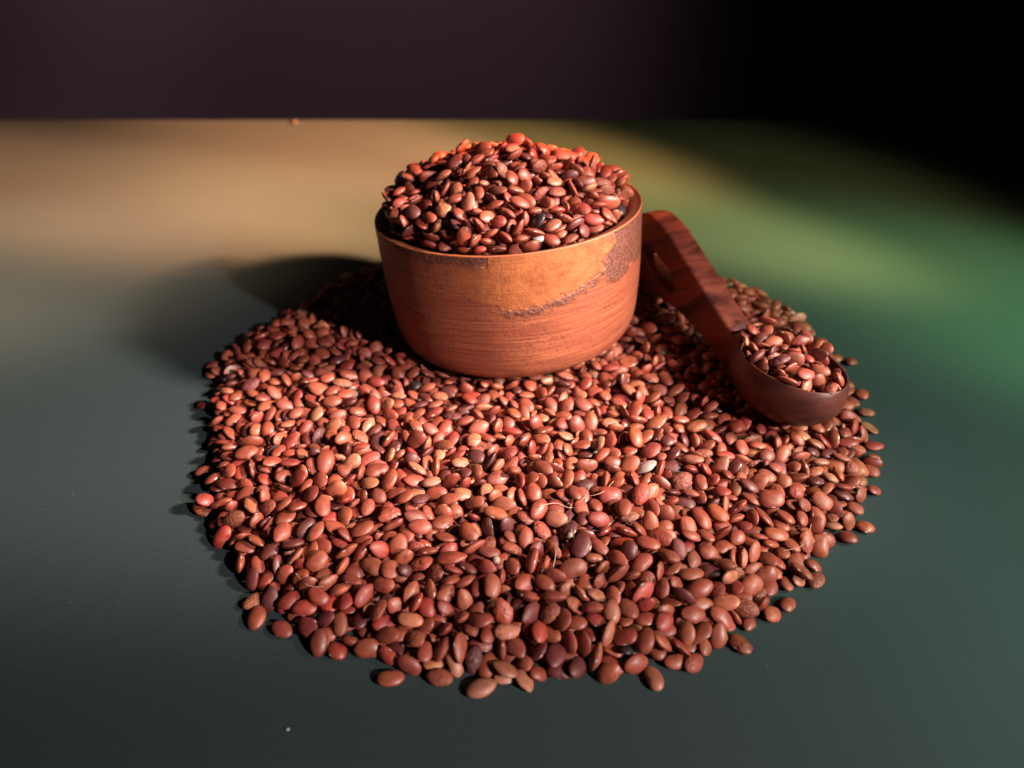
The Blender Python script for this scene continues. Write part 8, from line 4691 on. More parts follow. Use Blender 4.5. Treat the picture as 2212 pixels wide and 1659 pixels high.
10,95,523,3186,67,0,23,96,
41,97,-374,3217,87,3,-23,-20,
0,100,-314,3175,83,9,1,88,
20,106,-275,3212,83,4,-3,-36,
70,95,-196,3184,93,-7,5,53,
23,111,213,3205,94,-12,60,-67,
71,104,263,3180,71,12,-20,-93,
24,93,352,3054,83,15,-18,40,
70,106,412,3065,79,11,10,-16,
2,95,478,3043,83,20,96,10,
73,107,-384,3058,92,32,9,54,
23,96,-149,3305,79,9,-6,-90,
22,103,221,3248,87,-42,87,22,
60,106,-69,3410,66,-14,85,-38,
71,105,375,3290,58,-39,-82,22,
30,122,501,3237,72,-53,-83,7,
20,106,-363,3339,76,-17,-13,88,
0,96,-290,3322,76,15,-10,96,
11,114,-228,3317,91,18,12,22,
44,93,438,3144,77,-97,19,-1,
3,90,516,3117,79,22,-18,-65,
1,93,93,3353,58,31,25,19,
50,102,98,3324,65,-80,14,38,
10,99,271,3309,76,-29,87,-35,
40,103,319,3334,51,-42,22,48,
20,101,-523,3187,71,21,-7,-84,
11,101,-480,3220,88,-10,-5,-15,
41,93,248,3111,69,22,-20,53,
40,96,313,3154,86,-64,74,-13,
30,99,-268,1869,40,-71,69,-5,
0,105,-218,1877,40,23,-4,-26,
32,101,125,1876,24,-90,9,17,
2,96,711,1857,23,31,11,45,
20,88,-197,3227,90,92,-12,23,
11,103,270,3233,69,2,-3,96,
20,99,322,3244,72,12,-26,-17,
30,92,-572,3257,76,-24,-14,83,
34,103,-544,3281,77,10,-26,-32,
30,97,-467,3258,67,40,-90,-13,
70,106,-400,3261,74,31,90,22,
44,90,-271,3258,97,65,72,12,
40,101,205,1814,20,-33,-14,-58,
20,100,794,1808,21,-44,12,-25,
10,106,-726,1884,35,-8,-8,-62,
3,94,-856,2956,22,-48,-46,59,
30,82,-510,1758,12,-11,-21,60,
61,98,-397,1743,37,4,10,-36,
30,103,-840,1810,13,-10,3,-45,
12,97,-774,1809,21,-22,-22,-34,
51,95,-693,1819,15,63,75,-14,
32,95,-653,1800,21,25,-37,-28,
61,106,-579,1802,31,82,50,14,
20,100,386,1689,22,11,-36,-64,
33,93,662,1690,28,-33,6,-19,
12,98,-720,1745,17,-2,27,91,
74,100,-698,1619,18,62,74,-17,
50,100,-517,1621,34,93,30,0,
40,110,-90,1626,28,-17,-29,-52,
41,90,1187,2808,11,-90,-41,6,
30,105,-710,2889,56,-25,-17,42,
31,96,-356,2878,36,16,-29,-8,
30,117,188,1480,24,-34,8,-86,
61,94,457,1481,23,-14,-39,-62,
60,86,1193,2763,18,-6,33,67,
21,108,625,1411,15,3,5,99,
33,94,-540,1491,33,-13,4,45,
21,95,-718,2761,40,-19,-9,-95,
10,105,-517,2687,40,-22,7,-82,
0,88,-454,2674,39,-19,-24,92,
71,111,973,2735,33,-10,1,59,
1,95,-334,1284,20,-3,28,53,
50,95,91,1359,19,-3,-43,-87,
11,80,-509,1369,23,-8,-28,-77,
4,101,-386,1351,16,27,94,-11,
1,104,475,1321,27,5,-13,55,
0,100,259,2015,87,-74,-56,-36,
23,88,-603,2129,98,8,6,-12,
10,107,617,3209,15,-8,-4,52,
64,95,508,3287,12,-4,2,31,
54,104,556,3309,14,3,9,84,
20,97,862,3137,26,-31,51,-79,
10,101,880,2122,94,7,16,-48,
34,80,1083,2665,36,29,-89,-16,
0,111,664,2682,54,-12,8,43,
20,115,947,2670,39,-7,6,97,
40,103,-749,3161,12,4,5,-95,
14,95,1021,2198,75,-6,-20,78,
50,94,885,2216,79,6,13,94,
63,108,-526,2306,83,9,-35,92,
41,103,904,2250,85,43,-39,72,
20,86,749,3073,12,-7,-3,79,
53,102,249,2419,104,67,48,-31,
24,114,939,2335,101,0,-27,-75,
33,110,978,2325,80,79,42,42,
60,90,1043,2309,79,2,39,-4,
74,99,233,2396,102,-52,-6,-14,
40,114,993,2252,83,12,3,71,
64,107,1042,2260,84,1,7,-87,
41,91,-971,2691,13,20,-20,-82,
10,101,909,2621,43,-20,-5,-91,
0,100,964,2621,50,10,8,-97,
1,103,1189,2615,14,-1,-6,26,
54,98,1045,3025,13,4,-8,97,
14,80,899,2410,77,-27,23,90,
20,98,978,2376,91,28,-10,28,
51,96,1053,2389,94,-2,28,-49,
31,95,919,2441,82,18,33,-91,
0,95,972,2442,86,-30,-68,38,
50,111,1042,2451,82,-6,2,75,
41,115,947,2575,84,-31,91,-5,
20,91,1065,2526,72,-90,-34,15,
10,96,299,2499,96,-1,-10,98,
70,116,-333,2476,81,5,29,-29,
44,98,876,2521,94,32,-25,-34,
74,100,967,2493,89,31,-4,-48,
53,101,-606,2588,82,44,-48,-70,
4,92,372,2623,93,-12,-10,96,
50,101,1001,2496,84,17,-29,43,
11,96,350,2575,110,-37,-82,-41,
43,105,397,2573,102,-2,-2,-68,
11,102,942,2945,14,6,0,-98,
10,88,1076,2963,12,-5,-4,-97,
42,102,-560,2670,91,-29,2,-77,
74,106,-403,2638,70,28,17,82,
1,103,-365,2655,79,8,4,-23,
34,91,-420,2850,90,-2,-34,87,
54,87,-343,2836,77,31,49,-6,
60,101,370,2690,102,-16,34,-61,
10,102,-406,2732,86,5,38,-10,
64,86,-434,2811,91,-7,-30,-69,
30,99,-389,2784,82,56,15,60,
71,107,-842,2626,44,-6,30,72,
40,97,-784,2608,44,-6,-4,94,
30,85,1122,2561,29,-15,-2,-32,
43,112,1186,2564,17,-16,-6,-91,
40,115,411,2890,96,92,-34,15,
70,96,-430,2920,70,-47,30,-64,
41,101,-374,2939,90,12,-26,-70,
0,106,-320,2939,111,41,-89,-8,
40,107,434,2757,99,33,-15,86,
1,93,404,2846,99,26,29,-91,
3,110,476,2855,105,-67,-72,6,
20,109,1027,2909,15,-3,99,-5,
40,121,358,2842,102,53,-68,-40,
10,107,-456,2998,93,40,-24,-78,
60,109,-356,2964,117,21,-8,-94,
10,97,-305,2992,119,-92,25,21,
0,108,487,2904,86,-1,-11,69,
54,115,291,2999,87,-21,-29,-66,
3,118,362,2970,107,-9,23,-83,
41,103,435,2978,86,-42,28,-56,
24,120,480,2965,98,41,30,-83,
32,101,-341,3057,91,-19,-12,51,
1,106,307,3210,91,11,-7,-97,
60,102,402,3155,88,-88,-25,-37,
1,106,482,3188,87,2,9,-93,
31,94,-426,3258,87,97,9,19,
10,88,-352,3262,92,91,-6,35,
0,112,268,3037,102,19,7,52,
41,91,-461,3057,83,67,54,34,
51,112,-426,3044,100,5,-33,-39,
24,105,321,3039,97,35,-30,55,
61,100,386,3037,95,70,7,22,
71,109,437,3038,90,2,-14,74,
70,92,504,3080,89,-67,70,17,
60,82,-504,3107,81,23,29,-63,
70,114,-467,3097,102,79,-60,0,
40,100,-383,3116,81,6,-35,88,
34,103,-321,3116,88,-3,4,13,
34,111,-228,3111,91,-11,-28,94,
1,103,355,3145,93,-25,2,-87,
33,102,1096,2823,12,32,-94,0,
44,107,-860,2881,13,-2,98,-10,
4,96,-294,3184,104,97,-14,-10,
10,106,290,3121,100,-15,-16,63,
51,111,215,3155,98,-4,14,-75,
14,98,424,3113,86,-89,38,11,
44,107,484,3130,88,6,-8,-53,
42,94,549,3124,73,-24,31,-67,
71,101,-544,3187,87,-19,-23,83,
20,97,-437,3181,75,77,-56,-28,
10,101,-410,3210,98,57,-61,-50,
0,92,-233,3244,88,4,-49,-85,
44,105,-237,3216,106,-39,-82,-37,
20,110,-243,3166,102,2,28,45,
14,95,-194,3144,113,-94,2,-26,
10,108,178,3230,99,3,95,-16,
20,122,-830,2800,16,18,-97,3,
4,105,286,3270,81,2,96,-24,
50,106,1011,2753,14,-6,-5,-96,
10,96,-891,2816,13,5,-7,-55,
14,97,1078,2689,13,-2,6,-12,
1,98,1135,2701,13,0,1,-12,
70,80,-17,1584,70,26,-1,-17,
41,99,964,2624,12,-6,2,-95,
0,114,1162,2656,18,-14,13,-91,
20,86,-1007,2694,12,5,-7,-73,
50,95,-934,2687,13,-4,-6,31,
1,101,-819,2699,14,-3,-1,97,
50,116,-733,2621,16,-8,-3,82,
20,102,1186,2517,14,-3,-7,-99,
60,113,1112,2488,14,-2,-2,-97,
34,108,889,2064,91,41,-2,89,
20,116,-1044,2499,16,-1,7,41,
0,104,973,2184,96,18,10,-12,
11,102,-644,2499,14,-3,-8,94,
1,106,1183,2454,42,5,-37,90,
4,94,361,2483,37,18,-19,26,
41,82,-845,2541,27,20,0,44,
10,108,-993,2416,24,84,40,-14,
10,107,-912,2434,15,5,-5,-96,
51,113,-799,2424,15,7,2,93,
0,112,904,2203,102,-93,-26,12,
30,106,947,2251,95,-44,-17,25,
0,107,978,2298,103,18,-8,5,
41,101,886,2348,92,-46,77,-42,
31,101,1174,2374,12,-2,-6,-73,
41,88,934,2303,10,-8,2,-23,
14,94,1016,2316,13,8,-3,-65,
70,88,-107,2375,10,2,-7,-93,
0,86,427,2412,87,-17,-3,73,
0,83,885,2441,97,18,-4,86,
34,106,946,2409,93,8,-89,37,
60,107,933,2474,95,0,-87,34,
1,104,295,2470,122,-34,-2,7,
31,98,341,2533,106,-49,-42,67,
41,114,904,2564,94,-38,-20,6,
51,99,1089,2302,13,-6,-6,98,
70,109,-973,2377,12,-5,4,-67,
20,96,384,2607,119,93,32,-9,
42,104,938,2536,98,-5,-12,-25,
10,98,-377,2602,81,43,27,83,
51,103,-446,2709,94,20,-31,-38,
12,103,-376,2715,92,20,8,64,
60,105,384,2662,112,31,32,42,
30,107,439,2695,114,5,-5,-69,
10,107,353,2770,105,-59,-42,-18,
21,96,-441,2767,100,36,4,-21,
60,95,-366,2759,88,40,4,-5,
10,107,-398,2822,112,-46,-47,31,
60,113,1157,2257,14,47,87,9,
71,109,1194,2416,18,-3,20,26,
50,107,1054,2417,37,-11,67,-72,
1,100,-751,2487,33,2,3,-91,
0,99,379,2811,108,0,34,21,
0,113,-326,3026,114,-83,-49,-5,
23,108,-274,3034,116,-22,17,-72,
14,85,-446,2932,102,39,-89,2,
41,97,448,2910,106,-6,-49,-85,
54,110,-402,2920,101,34,3,-84,
34,100,-365,2894,113,27,-25,-71,
40,96,353,2893,114,31,14,17,
50,105,-336,3144,106,-45,-84,25,
61,104,-287,3143,97,-6,-91,25,
4,92,-410,2957,81,-3,2,-83,
53,94,-281,2971,126,36,-40,80,
10,111,210,3123,120,43,88,14,
71,102,258,3147,107,-9,-3,47,
10,98,427,3093,109,-12,96,7,
30,109,-431,3147,104,83,51,-2,
30,98,317,2963,104,50,-5,-83,
41,98,384,2878,113,38,-47,-58,
60,116,-491,2960,101,1,47,-75,
61,104,424,2934,99,10,42,-86,
72,103,-506,3033,91,46,14,80,
50,99,-484,3020,98,10,-84,-11,
10,103,-382,3018,111,79,32,-25,
50,97,464,3004,90,69,6,50,
50,112,-412,3093,101,-14,94,-26,
1,94,-353,3088,109,7,11,59,
0,101,-285,3096,100,-85,-38,34,
60,114,-216,3098,118,11,0,19,
40,114,264,3095,112,-78,-55,-26,
60,97,324,3094,94,66,72,14,
1,100,375,3092,104,59,79,-6,
54,102,335,3003,110,84,-7,51,
74,98,404,3010,92,-11,-21,3,
11,103,995,2180,14,6,6,54,
30,88,1144,2167,10,7,2,32,
40,80,-39,1592,91,-82,0,-25,
52,95,959,2127,13,1,8,58,
0,93,1042,2038,13,-7,2,-81,
60,105,911,2036,13,-9,4,-28,
40,97,-300,2443,86,-87,47,-5,
51,92,-352,2561,79,1,14,-74,
13,106,-878,2039,15,54,83,-6,
31,98,1064,2359,30,-1,-7,11,
0,122,1140,2363,39,-5,-3,-29,
73,98,-630,3233,27,36,16,64,
44,96,-580,3217,29,4,-3,-41,
51,96,419,2675,131,-1,-24,24,
100,98,-398,2587,537,54,-25,61,
120,94,-405,2618,511,6,56,5,
121,101,-394,2678,555,-18,20,86,
72,99,-405,2639,103,-27,-34,-89,
60,101,-406,2673,104,-2,11,-6,
24,99,404,2737,117,-91,-26,-9,
11,105,-452,2838,97,89,7,43,
160,119,-233,2944,549,16,15,96,
60,112,412,2806,113,0,32,12,
70,108,445,2804,116,42,-82,-10,
12,91,-400,2879,109,-23,-29,88,
121,101,-264,2629,656,-2,-21,-14,
40,112,297,3010,121,-32,-45,-60,
52,115,-423,2973,110,-13,19,-96,
140,100,-394,2714,508,66,-6,59,
120,117,-362,2463,549,-44,-40,76,
43,98,399,2968,111,32,8,64,
40,84,-242,3061,122,29,84,28,
1,98,242,3069,121,-97,12,-15,
114,85,-104,2448,700,-42,87,4,
130,94,-150,2457,684,44,-52,-17,
174,87,-354,2797,515,-11,-52,-13,
151,105,-354,2593,585,-29,-13,87,
121,109,-278,2581,643,31,-38,-26,
104,118,-287,2507,632,-8,-22,72,
104,105,22,2577,738,-12,13,-45,
140,95,-29,2572,742,3,-5,83,
121,101,35,2406,680,27,-8,7,
161,95,-161,2305,619,67,-28,-55,
170,97,-151,2344,648,13,-23,91,
131,87,-186,2464,659,29,4,-92,
100,93,161,2503,699,-8,17,-69,
141,96,136,2620,711,17,-95,-1,
121,106,-15,2504,726,21,49,-73,
134,108,-69,2582,728,24,-16,50,
160,95,-42,2356,667,4,-50,74,
20,96,426,3220,27,25,13,66,
72,97,508,3250,17,-25,-88,-37,
72,85,-622,3309,12,84,48,1,
13,109,683,3261,15,3,9,95,
160,102,317,2569,643,-25,20,-92,
110,103,260,2529,676,48,-31,-47,
121,113,276,2575,670,-34,50,-45,
121,89,91,2572,714,58,78,-16,
164,101,79,2523,720,6,19,26,
130,120,-377,2770,547,-10,18,-92,
113,94,-356,2824,544,19,33,17,
132,104,365,2726,560,64,-38,-29,
150,104,211,2454,664,-21,40,-55,
120,122,-361,2676,630,1,-60,-54,
110,93,-327,2874,552,22,2,17,
161,100,-233,2434,649,-33,-9,93,
151,97,-191,2623,711,-7,-23,25,
171,102,-253,2670,671,29,0,-94,
103,95,374,2570,584,43,-16,-73,
101,97,376,2621,596,-29,-61,-26,
151,112,-386,2497,577,26,-28,-7,
161,99,-404,2545,590,22,-33,-78,
100,108,-395,2623,589,37,-7,-50,
110,113,-399,2679,590,14,8,-87,
160,100,316,2614,638,23,5,-41,
4,109,1063,2276,25,-19,-4,96,
74,109,1143,2301,38,10,-16,57,
41,99,-948,2352,24,13,14,-19,
61,101,636,2222,36,12,4,-89,
11,103,-701,2006,16,-66,-72,-13,
41,103,-487,1985,12,-4,-7,-89,
133,88,-228,2476,658,30,7,-52,
151,103,-254,2611,689,-23,5,96,
101,103,-116,2553,726,6,19,-89,
1,103,-735,1984,31,-66,30,-67,
160,98,-71,2558,743,-48,71,48,
40,113,944,1908,13,8,-3,-10,
70,90,-861,1988,10,-1,-6,35,
12,91,1044,2206,47,8,-2,98,
0,107,1103,2231,42,13,-2,24,
21,94,163,2279,47,76,52,25,
61,100,93,2266,36,-6,-4,-71,
14,103,708,2173,37,0,21,-93,
142,99,111,2489,708,64,10,6,
154,106,120,2601,739,-12,5,-98,
142,99,341,2824,606,30,-35,-27,
174,97,388,2657,617,29,-12,-92,
161,105,195,2541,716,43,8,20,
121,97,-268,2400,641,2,-24,-20,
144,96,245,2570,692,-45,-35,20,
144,103,246,2610,683,-14,11,-90,
121,109,271,2719,685,34,42,78,
154,103,364,2589,618,-80,-41,-41,
131,91,363,2654,627,85,-14,43,
100,102,307,2538,676,29,-82,47,
141,97,309,2593,664,-25,-2,-64,
110,94,-439,2631,594,-18,-13,57,
124,110,-368,2458,600,61,-28,-18,
64,112,1107,2160,30,-12,9,46,
14,94,64,2214,45,-39,31,-84,
111,92,-392,2796,579,-17,20,-95,
121,108,-360,2765,625,-1,-65,-72,
123,113,-378,2582,613,-12,-5,91,
164,108,-396,2637,630,-15,-57,78,
123,99,-393,2713,623,9,45,85,
100,99,-389,2752,585,20,-62,-59,
151,82,-287,2649,666,42,-21,-86,
144,106,-302,2716,663,-15,-12,2,
153,101,-345,2502,629,-85,-36,35,
140,97,-345,2642,652,11,-22,96,
54,98,179,1912,13,-7,2,72,
60,97,282,1910,12,9,4,37,
161,88,-171,2591,731,11,-17,-20,
150,100,-51,2524,754,21,-1,39,
30,116,455,2153,39,2,-8,-73,
21,92,-753,2072,40,-11,13,-43,
111,105,380,2692,662,-51,42,-73,
101,107,363,2774,622,-1,79,10,
133,97,137,2471,718,-2,-96,-13,
1,94,-699,2027,47,32,-90,-19,
30,106,-622,2037,53,-7,4,-77,
61,98,-569,2036,48,90,40,0,
140,99,-331,2535,650,-25,-58,40,
161,98,-325,2676,661,-5,7,-39,
111,99,315,2640,688,-49,48,-71,
143,91,330,2698,687,59,41,50,
144,109,233,2589,713,-6,-13,20,
130,104,324,2483,656,-29,10,-60,
160,88,357,2570,643,41,-37,-80,
151,108,347,2641,663,-52,-51,13,
1,109,175,1852,15,-5,-7,44,
140,99,-377,2485,637,-14,72,46,
101,106,-390,2539,629,-79,51,-23,
162,98,-371,2729,642,-6,61,5,
131,106,-371,2794,608,-91,-13,27,
170,80,393,2683,631,-37,9,56,
40,105,662,2047,48,-10,-93,-11,
60,103,-849,1961,26,5,-63,74,
21,98,862,1901,35,-24,28,-76,
71,97,138,1981,21,-25,32,-10,
71,97,-771,1971,23,28,-27,68,
30,110,-580,1974,48,28,0,-51,
21,109,-515,1990,38,11,1,56,
4,100,-436,1968,36,13,0,-71,
21,98,934,1722,13,6,-2,95,
170,104,195,2607,728,3,13,-92,
41,110,-789,1767,13,6,-6,-60,
0,97,-738,1796,13,6,-6,-86,
40,99,706,1946,36,11,-12,-15,
60,113,-124,1968,35,8,6,-67,
54,102,-6,1963,34,9,12,-1,
20,98,56,1964,33,66,73,7,
11,111,266,1975,49,0,0,-98,
43,107,390,1980,32,-3,-3,-2,
0,99,-614,1906,42,-24,12,46,
71,86,805,1828,27,9,58,78,
154,85,-386,2443,629,4,39,-72,
13,109,736,1646,15,-5,-7,86,
73,105,-757,1710,11,5,-2,-91,
4,96,-136,1729,13,-7,0,-84,
71,80,829,1775,42,29,-28,9,
41,117,208,1934,41,-39,-28,47,
54,100,-776,1851,27,26,-35,-75,
71,92,630,1775,30,-76,64,-5,
51,88,625,1571,12,-6,-7,87,
20,92,-751,1647,13,-4,-7,77,
1,94,550,1711,34,10,-2,-96,
50,98,628,1722,38,77,-62,5,
44,111,241,1823,23,46,76,-41,
10,90,-619,1752,33,-2,-9,-50,
40,90,-683,1590,11,-6,-5,26,
120,80,222,2592,742,-32,13,-82,
0,102,223,1588,14,4,-8,-69,
54,109,435,1660,41,7,98,-7,
64,88,489,1647,33,9,-21,-94,
50,100,-616,1703,34,-10,11,94,
21,98,-151,1735,39,-11,-25,-71,
34,96,-85,1712,40,-4,12,65,
2,99,-31,1729,41,26,94,10,
54,107,617,1465,14,7,-1,91,
41,101,-361,1643,38,5,4,-36,
1,110,-101,1656,43,-19,-4,87,
30,109,-285,1511,32,16,10,15,
53,122,-181,1662,47,35,-5,-65,
221,99,828,2216,171,28,8,2,
220,103,911,2125,226,-13,40,75,
250,99,922,1990,216,-1,22,49,
204,122,821,2140,200,49,27,63,
230,102,848,2192,216,36,-54,75,
240,108,959,2104,214,67,-72,-8,
260,87,826,2204,242,-19,52,-78,
273,86,815,2217,232,42,7,34,
243,101,797,2175,223,42,36,5,
0,109,310,1503,46,22,5,72,
60,104,-661,1582,30,11,11,-50,
20,108,-574,1582,42,-13,-7,-79,
40,110,570,3316,37,3,24,59,
71,98,-424,3419,11,-98,-12,0,
220,92,946,2169,280,37,9,88,
250,112,980,2063,245,-36,18,24,
231,96,923,2036,249,-15,-8,-67,
270,95,842,2085,267,19,-1,-19,
204,108,860,2126,270,11,9,-95,
220,98,821,2227,265,6,-29,-69,
241,119,975,2095,250,-33,-25,-64,
30,100,490,3319,19,-89,-19,17,
1,104,-257,3457,24,-60,-16,8,
60,85,349,3419,13,15,28,82,
21,96,410,3399,13,12,98,6,
51,101,-311,1463,32,29,-95,5,
0,107,235,1262,15,6,-3,-5,
271,94,784,2073,268,-10,71,-57
]
raw = np.array(DATA, float).reshape(-1, 8)
code = raw[:, 0].astype(int)
site = code//100; var = code//10 % 10; cls = code % 10
size = raw[:, 1]/100
pos = raw[:, 2:5]/100
qv = raw[:, 5:8]/99
quat = np.concatenate([np.sqrt(np.clip(1-(qv**2).sum(1), 0, 1))[:, None], qv], 1); quat /= np.linalg.norm(quat, axis=1)[:, None]
COL = [(.200, .041, .0225), (.230, .056, .028), (.295, .102, .056), (.085, .016, .015), (.205, .029, .019), (.013, .009, .012), (.34, .26, .23)]
rnd = np.random.default_rng(3)
def jitter(c_):
    f = math.exp(rnd.normal(0, .16)); h_ = rnd.normal(0, .08)
    return (c_[0]*f, c_[1]*f*(1+h_), c_[2]*f*(1+h_+rnd.normal(0, .08)), float(rnd.random()))
cols = [jitter(COL[i]) for i in cls]

def bean_mat(single):
    k = NT('bean_skin_single' if single else 'bean_skin')
    bl = k.n('ShaderNodeAttribute', attribute_name='bean_local').outputs['Vector']
    if single:
        oi = k.n('ShaderNodeObjectInfo'); colr = oi.outputs['Color']; rv = oi.outputs['Random']
    else:
        a = k.n('ShaderNodeAttribute', attribute_name='bean_colour'); colr = a.outputs['Color']; rv = a.outputs['Alpha']
    off = k.n('ShaderNodeVectorMath', operation='ADD'); k.l(bl, off.inputs[0])
    cx = k.n('ShaderNodeCombineXYZ'); k.l(k.math('MULTIPLY', rv, 80), cx.inputs[0]); k.l(k.math('MULTIPLY', rv, 33), cx.inputs[1]); k.l(cx.outputs[0], off.inputs[1])
    v = off.outputs[0]
    n1 = k.noise(v, 1.1, 3, .6); n2 = k.noise(v, 7, 3, .6)
    c = k.mix(k.ramp(n1, [(.3, .0), (.7, 1)]), (.75, .68, .68), (1.22, 1.25, 1.22))
    c = k.mix(1.0, colr, c, 'MULTIPLY')
    c = k.mix(k.math('MULTIPLY', k.ramp(n2, [(.35, 1), (.55, 0)]), .22), c, (.10, .02, .015))
    # hilum on the long edge
    sp = k.n('ShaderNodeSeparateXYZ'); k.l(bl, sp.inputs[0])
    ex = k.math('POWER', k.math('DIVIDE', sp.outputs[0], .25), 2)
    ey = k.math('POWER', k.math('DIVIDE', k.math('ADD', sp.outputs[1], .95), .30), 2)
    ez = k.math('POWER', k.math('DIVIDE', sp.outputs[2], .26), 2)
    d = k.math('ADD', k.math('ADD', ex, ey), ez)
    c = k.mix(k.ramp(d, [(.9, .75), (1.3, 0)]), c, (.06, .015, .012))
    c = k.mix(k.ramp(d, [(.3, .85), (.62, 0)]), c, (.62, .42, .36))
    k.l(c, k.b.inputs['Base Color'])
    rg = k.math('ADD', .32, k.math('MULTIPLY', k.math('ADD', n1, k.math('MULTIPLY', rv, .6)), .26))
    k.l(rg, k.b.inputs['Roughness'])
    k.b.inputs['Specular IOR Level'].default_value = .5
    k.b.inputs['Coat Weight'].default_value = .06
    k.b.inputs['Coat Roughness'].default_value = .22
    wr = k.math('MULTIPLY', k.ramp(rv, [(.86, 0), (.93, 1)]), k.noise(v, 3.2, 2, .6))
    hgt = k.math('ADD', k.math('MULTIPLY', n2, .25), k.math('MULTIPLY', wr, 3.0))
    hgt = k.math('ADD', hgt, k.math('MULTIPLY', n1, .5))
    k.bump(hgt, .5, .00035)
    return k.m
MS = bean_mat(True); MH = bean_mat(False)
HI = []
NSH = 5
protoL = {}
for v in range(8):
    for s_ in range(NSH):
        V, F = bean(v, 16, 8, s_+1+v*5, s_); protoL[v, s_] = (V, F)
        V, F = bean(v, 28, 14, s_+1+v*5, s_)
        me = mesh_from('bean_shape', V*CM, tri(F)); me.materials.append(MS)
        at = me.attributes.new('bean_local', 'FLOAT_VECTOR', 'POINT')
        at.data.foreach_set('vector', (V/np.array(VAR[v][:3])).astype(np.float32).ravel()); HI.append(me)
N1 = 300
HEAPS = [('bean_pile', 'broad flat pile of small red beans spread over the table around the cup'),
         ('bean_heap', 'domed heap of small red beans filling the wooden cup'),
         ('bean_scoopful', 'small mound of red beans lying in the bowl of the scoop')]
for si, (nm, lab) in enumerate(HEAPS):
    Vs = []; Fs = []; Ls = []; Cs = []; o = 0
    for i in range(N1, len(raw)):
        if site[i] != si: continue
        V, F = protoL[int(var[i]), pick(i)]
        R = np.array(Quaternion(quat[i]).to_matrix())
        Vs.append(((V*size[i])@R.T+pos[i])*CM); Fs.append(F+o); o += len(V)
        Ls.append(V/np.array(VAR[int(var[i])][:3])); Cs.append(np.tile(np.array(cols[i]), (len(V), 1)))
    if si == 1:      # the beans deeper down in the cup
        Mc = Matrix.Translation(CUPLOC/CM) @ Euler((math.radians(-3), math.radians(-4.3), 0)).to_matrix().to_4x4()
        for n_ in range(620):
            r_ = 3.85*math.sqrt(rnd.random()); a_ = 6.283*rnd.random()
            zt_ = 4.85-.75+1.9*(1-(r_/4.4)**1.6)-(.35 if r_ > 3.3 else .1)
            p_ = Mc @ Vector((r_*math.cos(a_), r_*math.sin(a_), zt_-rnd.random()*1.2))
            V, F = protoL[n_ % 8, n_ % 3]
            R = np.array(Euler(tuple(rnd.normal(0, .5, 2))+(6.28*rnd.random(),)).to_matrix())
            Vs.append((V@R.T+np.array(p_))*CM); Fs.append(F+o); o += len(V)
            Ls.append(V/np.array(VAR[n_ % 8][:3])); Cs.append(np.tile(np.array(jitter(COL[n_ % 2])), (len(V), 1)))
    Vs = np.concatenate(Vs); Fs = np.concatenate(Fs)
    me = mesh_from(nm, Vs.tolist(), tri(Fs)); me.materials.append(MH)
    at = me.attributes.new('bean_local', 'FLOAT_VECTOR', 'POINT'); at.data.foreach_set('vector', np.concatenate(Ls).astype(np.float32).ravel())
    at = me.attributes.new('bean_colour', 'FLOAT_COLOR', 'POINT'); at.data.foreach_set('color', np.concatenate(Cs).astype(np.float32).ravel())
    ho = link(nm, me); tag(ho, lab, 'beans', None, 'stuff')

# single beans: the ones that show largest
CN = ['brick red', 'orange brown', 'pale tan', 'dark maroon', 'bright red', 'nearly black', 'pale greyish']
KN = {'ell': 'oval', 'kid': 'kidney shaped', 'rect': 'squarish', 'pt': 'pointed'}
def project(p):
    q = Vector(p)-Vector((0, 0, CAM_H))
    f = Vector((0, math.cos(PITCH), -math.sin(PITCH))); up = Vector((0, math.sin(PITCH), math.cos(PITCH)))
    z = q@f
    return 1106+1671*q.x/z, 829.5-1671*(q@up)/z
items = []
for i in range(N1):
    p = pos[i]*CM; px, py = project(p)
    q = Quaternion(quat[i]); nz = abs((q@Vector((0, 0, 1))).z)
    pose = 'lying flat' if nz > .86 else ('standing on edge' if nz < .45 else 'lying tilted')
    kind = 'wrinkled' if pick(i) == 4 else 'round' if var[i] == 5 else KN[VAR[var[i]][3]]
    desc = CN[cls[i]]+' '+kind+' bean '+pose
    if site[i] == 1: place = 'on cup heap, '+('left side' if px < 1010 else 'right side' if px > 1200 else 'middle')
    elif site[i] == 2: place = 'in the scoop'
    else:
        a = math.atan2(px-1170, -(py-1050)); hr = int(round(a/(math.pi/6))) % 12 or 12
        rr = math.hypot((px-1170)/740, (py-1000)/480)
        ring = 'outer rim' if rr > .93 else 'outer part' if rr > .72 else 'middle ring' if rr > .42 else 'centre'
        hrs = ['one','two','three','four','five','six','seven','eight','nine','ten','eleven','twelve'][hr-1]
        place = ('near pile centre toward ' if ring == 'centre' else '%s of pile, ' % ring)+hrs+" o'clock"
        if rr > 1.06 or (px, py) == (0, 0): place = "loose beside pile, "+hrs+" o'clock"
    items.append((desc, place, px, py, i))
from collections import defaultdict
grp = defaultdict(list)
for it in items: grp[it[0], it[1]].append(it)
labels = {}
ordw = ['', 'second ', 'third ', 'fourth ', 'fifth ', 'sixth ', 'seventh ', 'eighth ', 'ninth ', 'tenth ']
for (desc, place), L in grp.items():
    if len(L) == 1: labels[L[0][4]] = desc+' '+place; continue
    L.sort(key=lambda t_: t_[2])
    for r_, it in enumerate(L):
        pre = 'leftmost ' if r_ == 0 else 'rightmost ' if r_ == len(L)-1 else ordw[min(r_, 9)]+'from left, '
        labels[it[4]] = pre+desc+' '+place
GN = ['beans spread on the table', 'beans heaped in the cup', 'beans in the scoop']
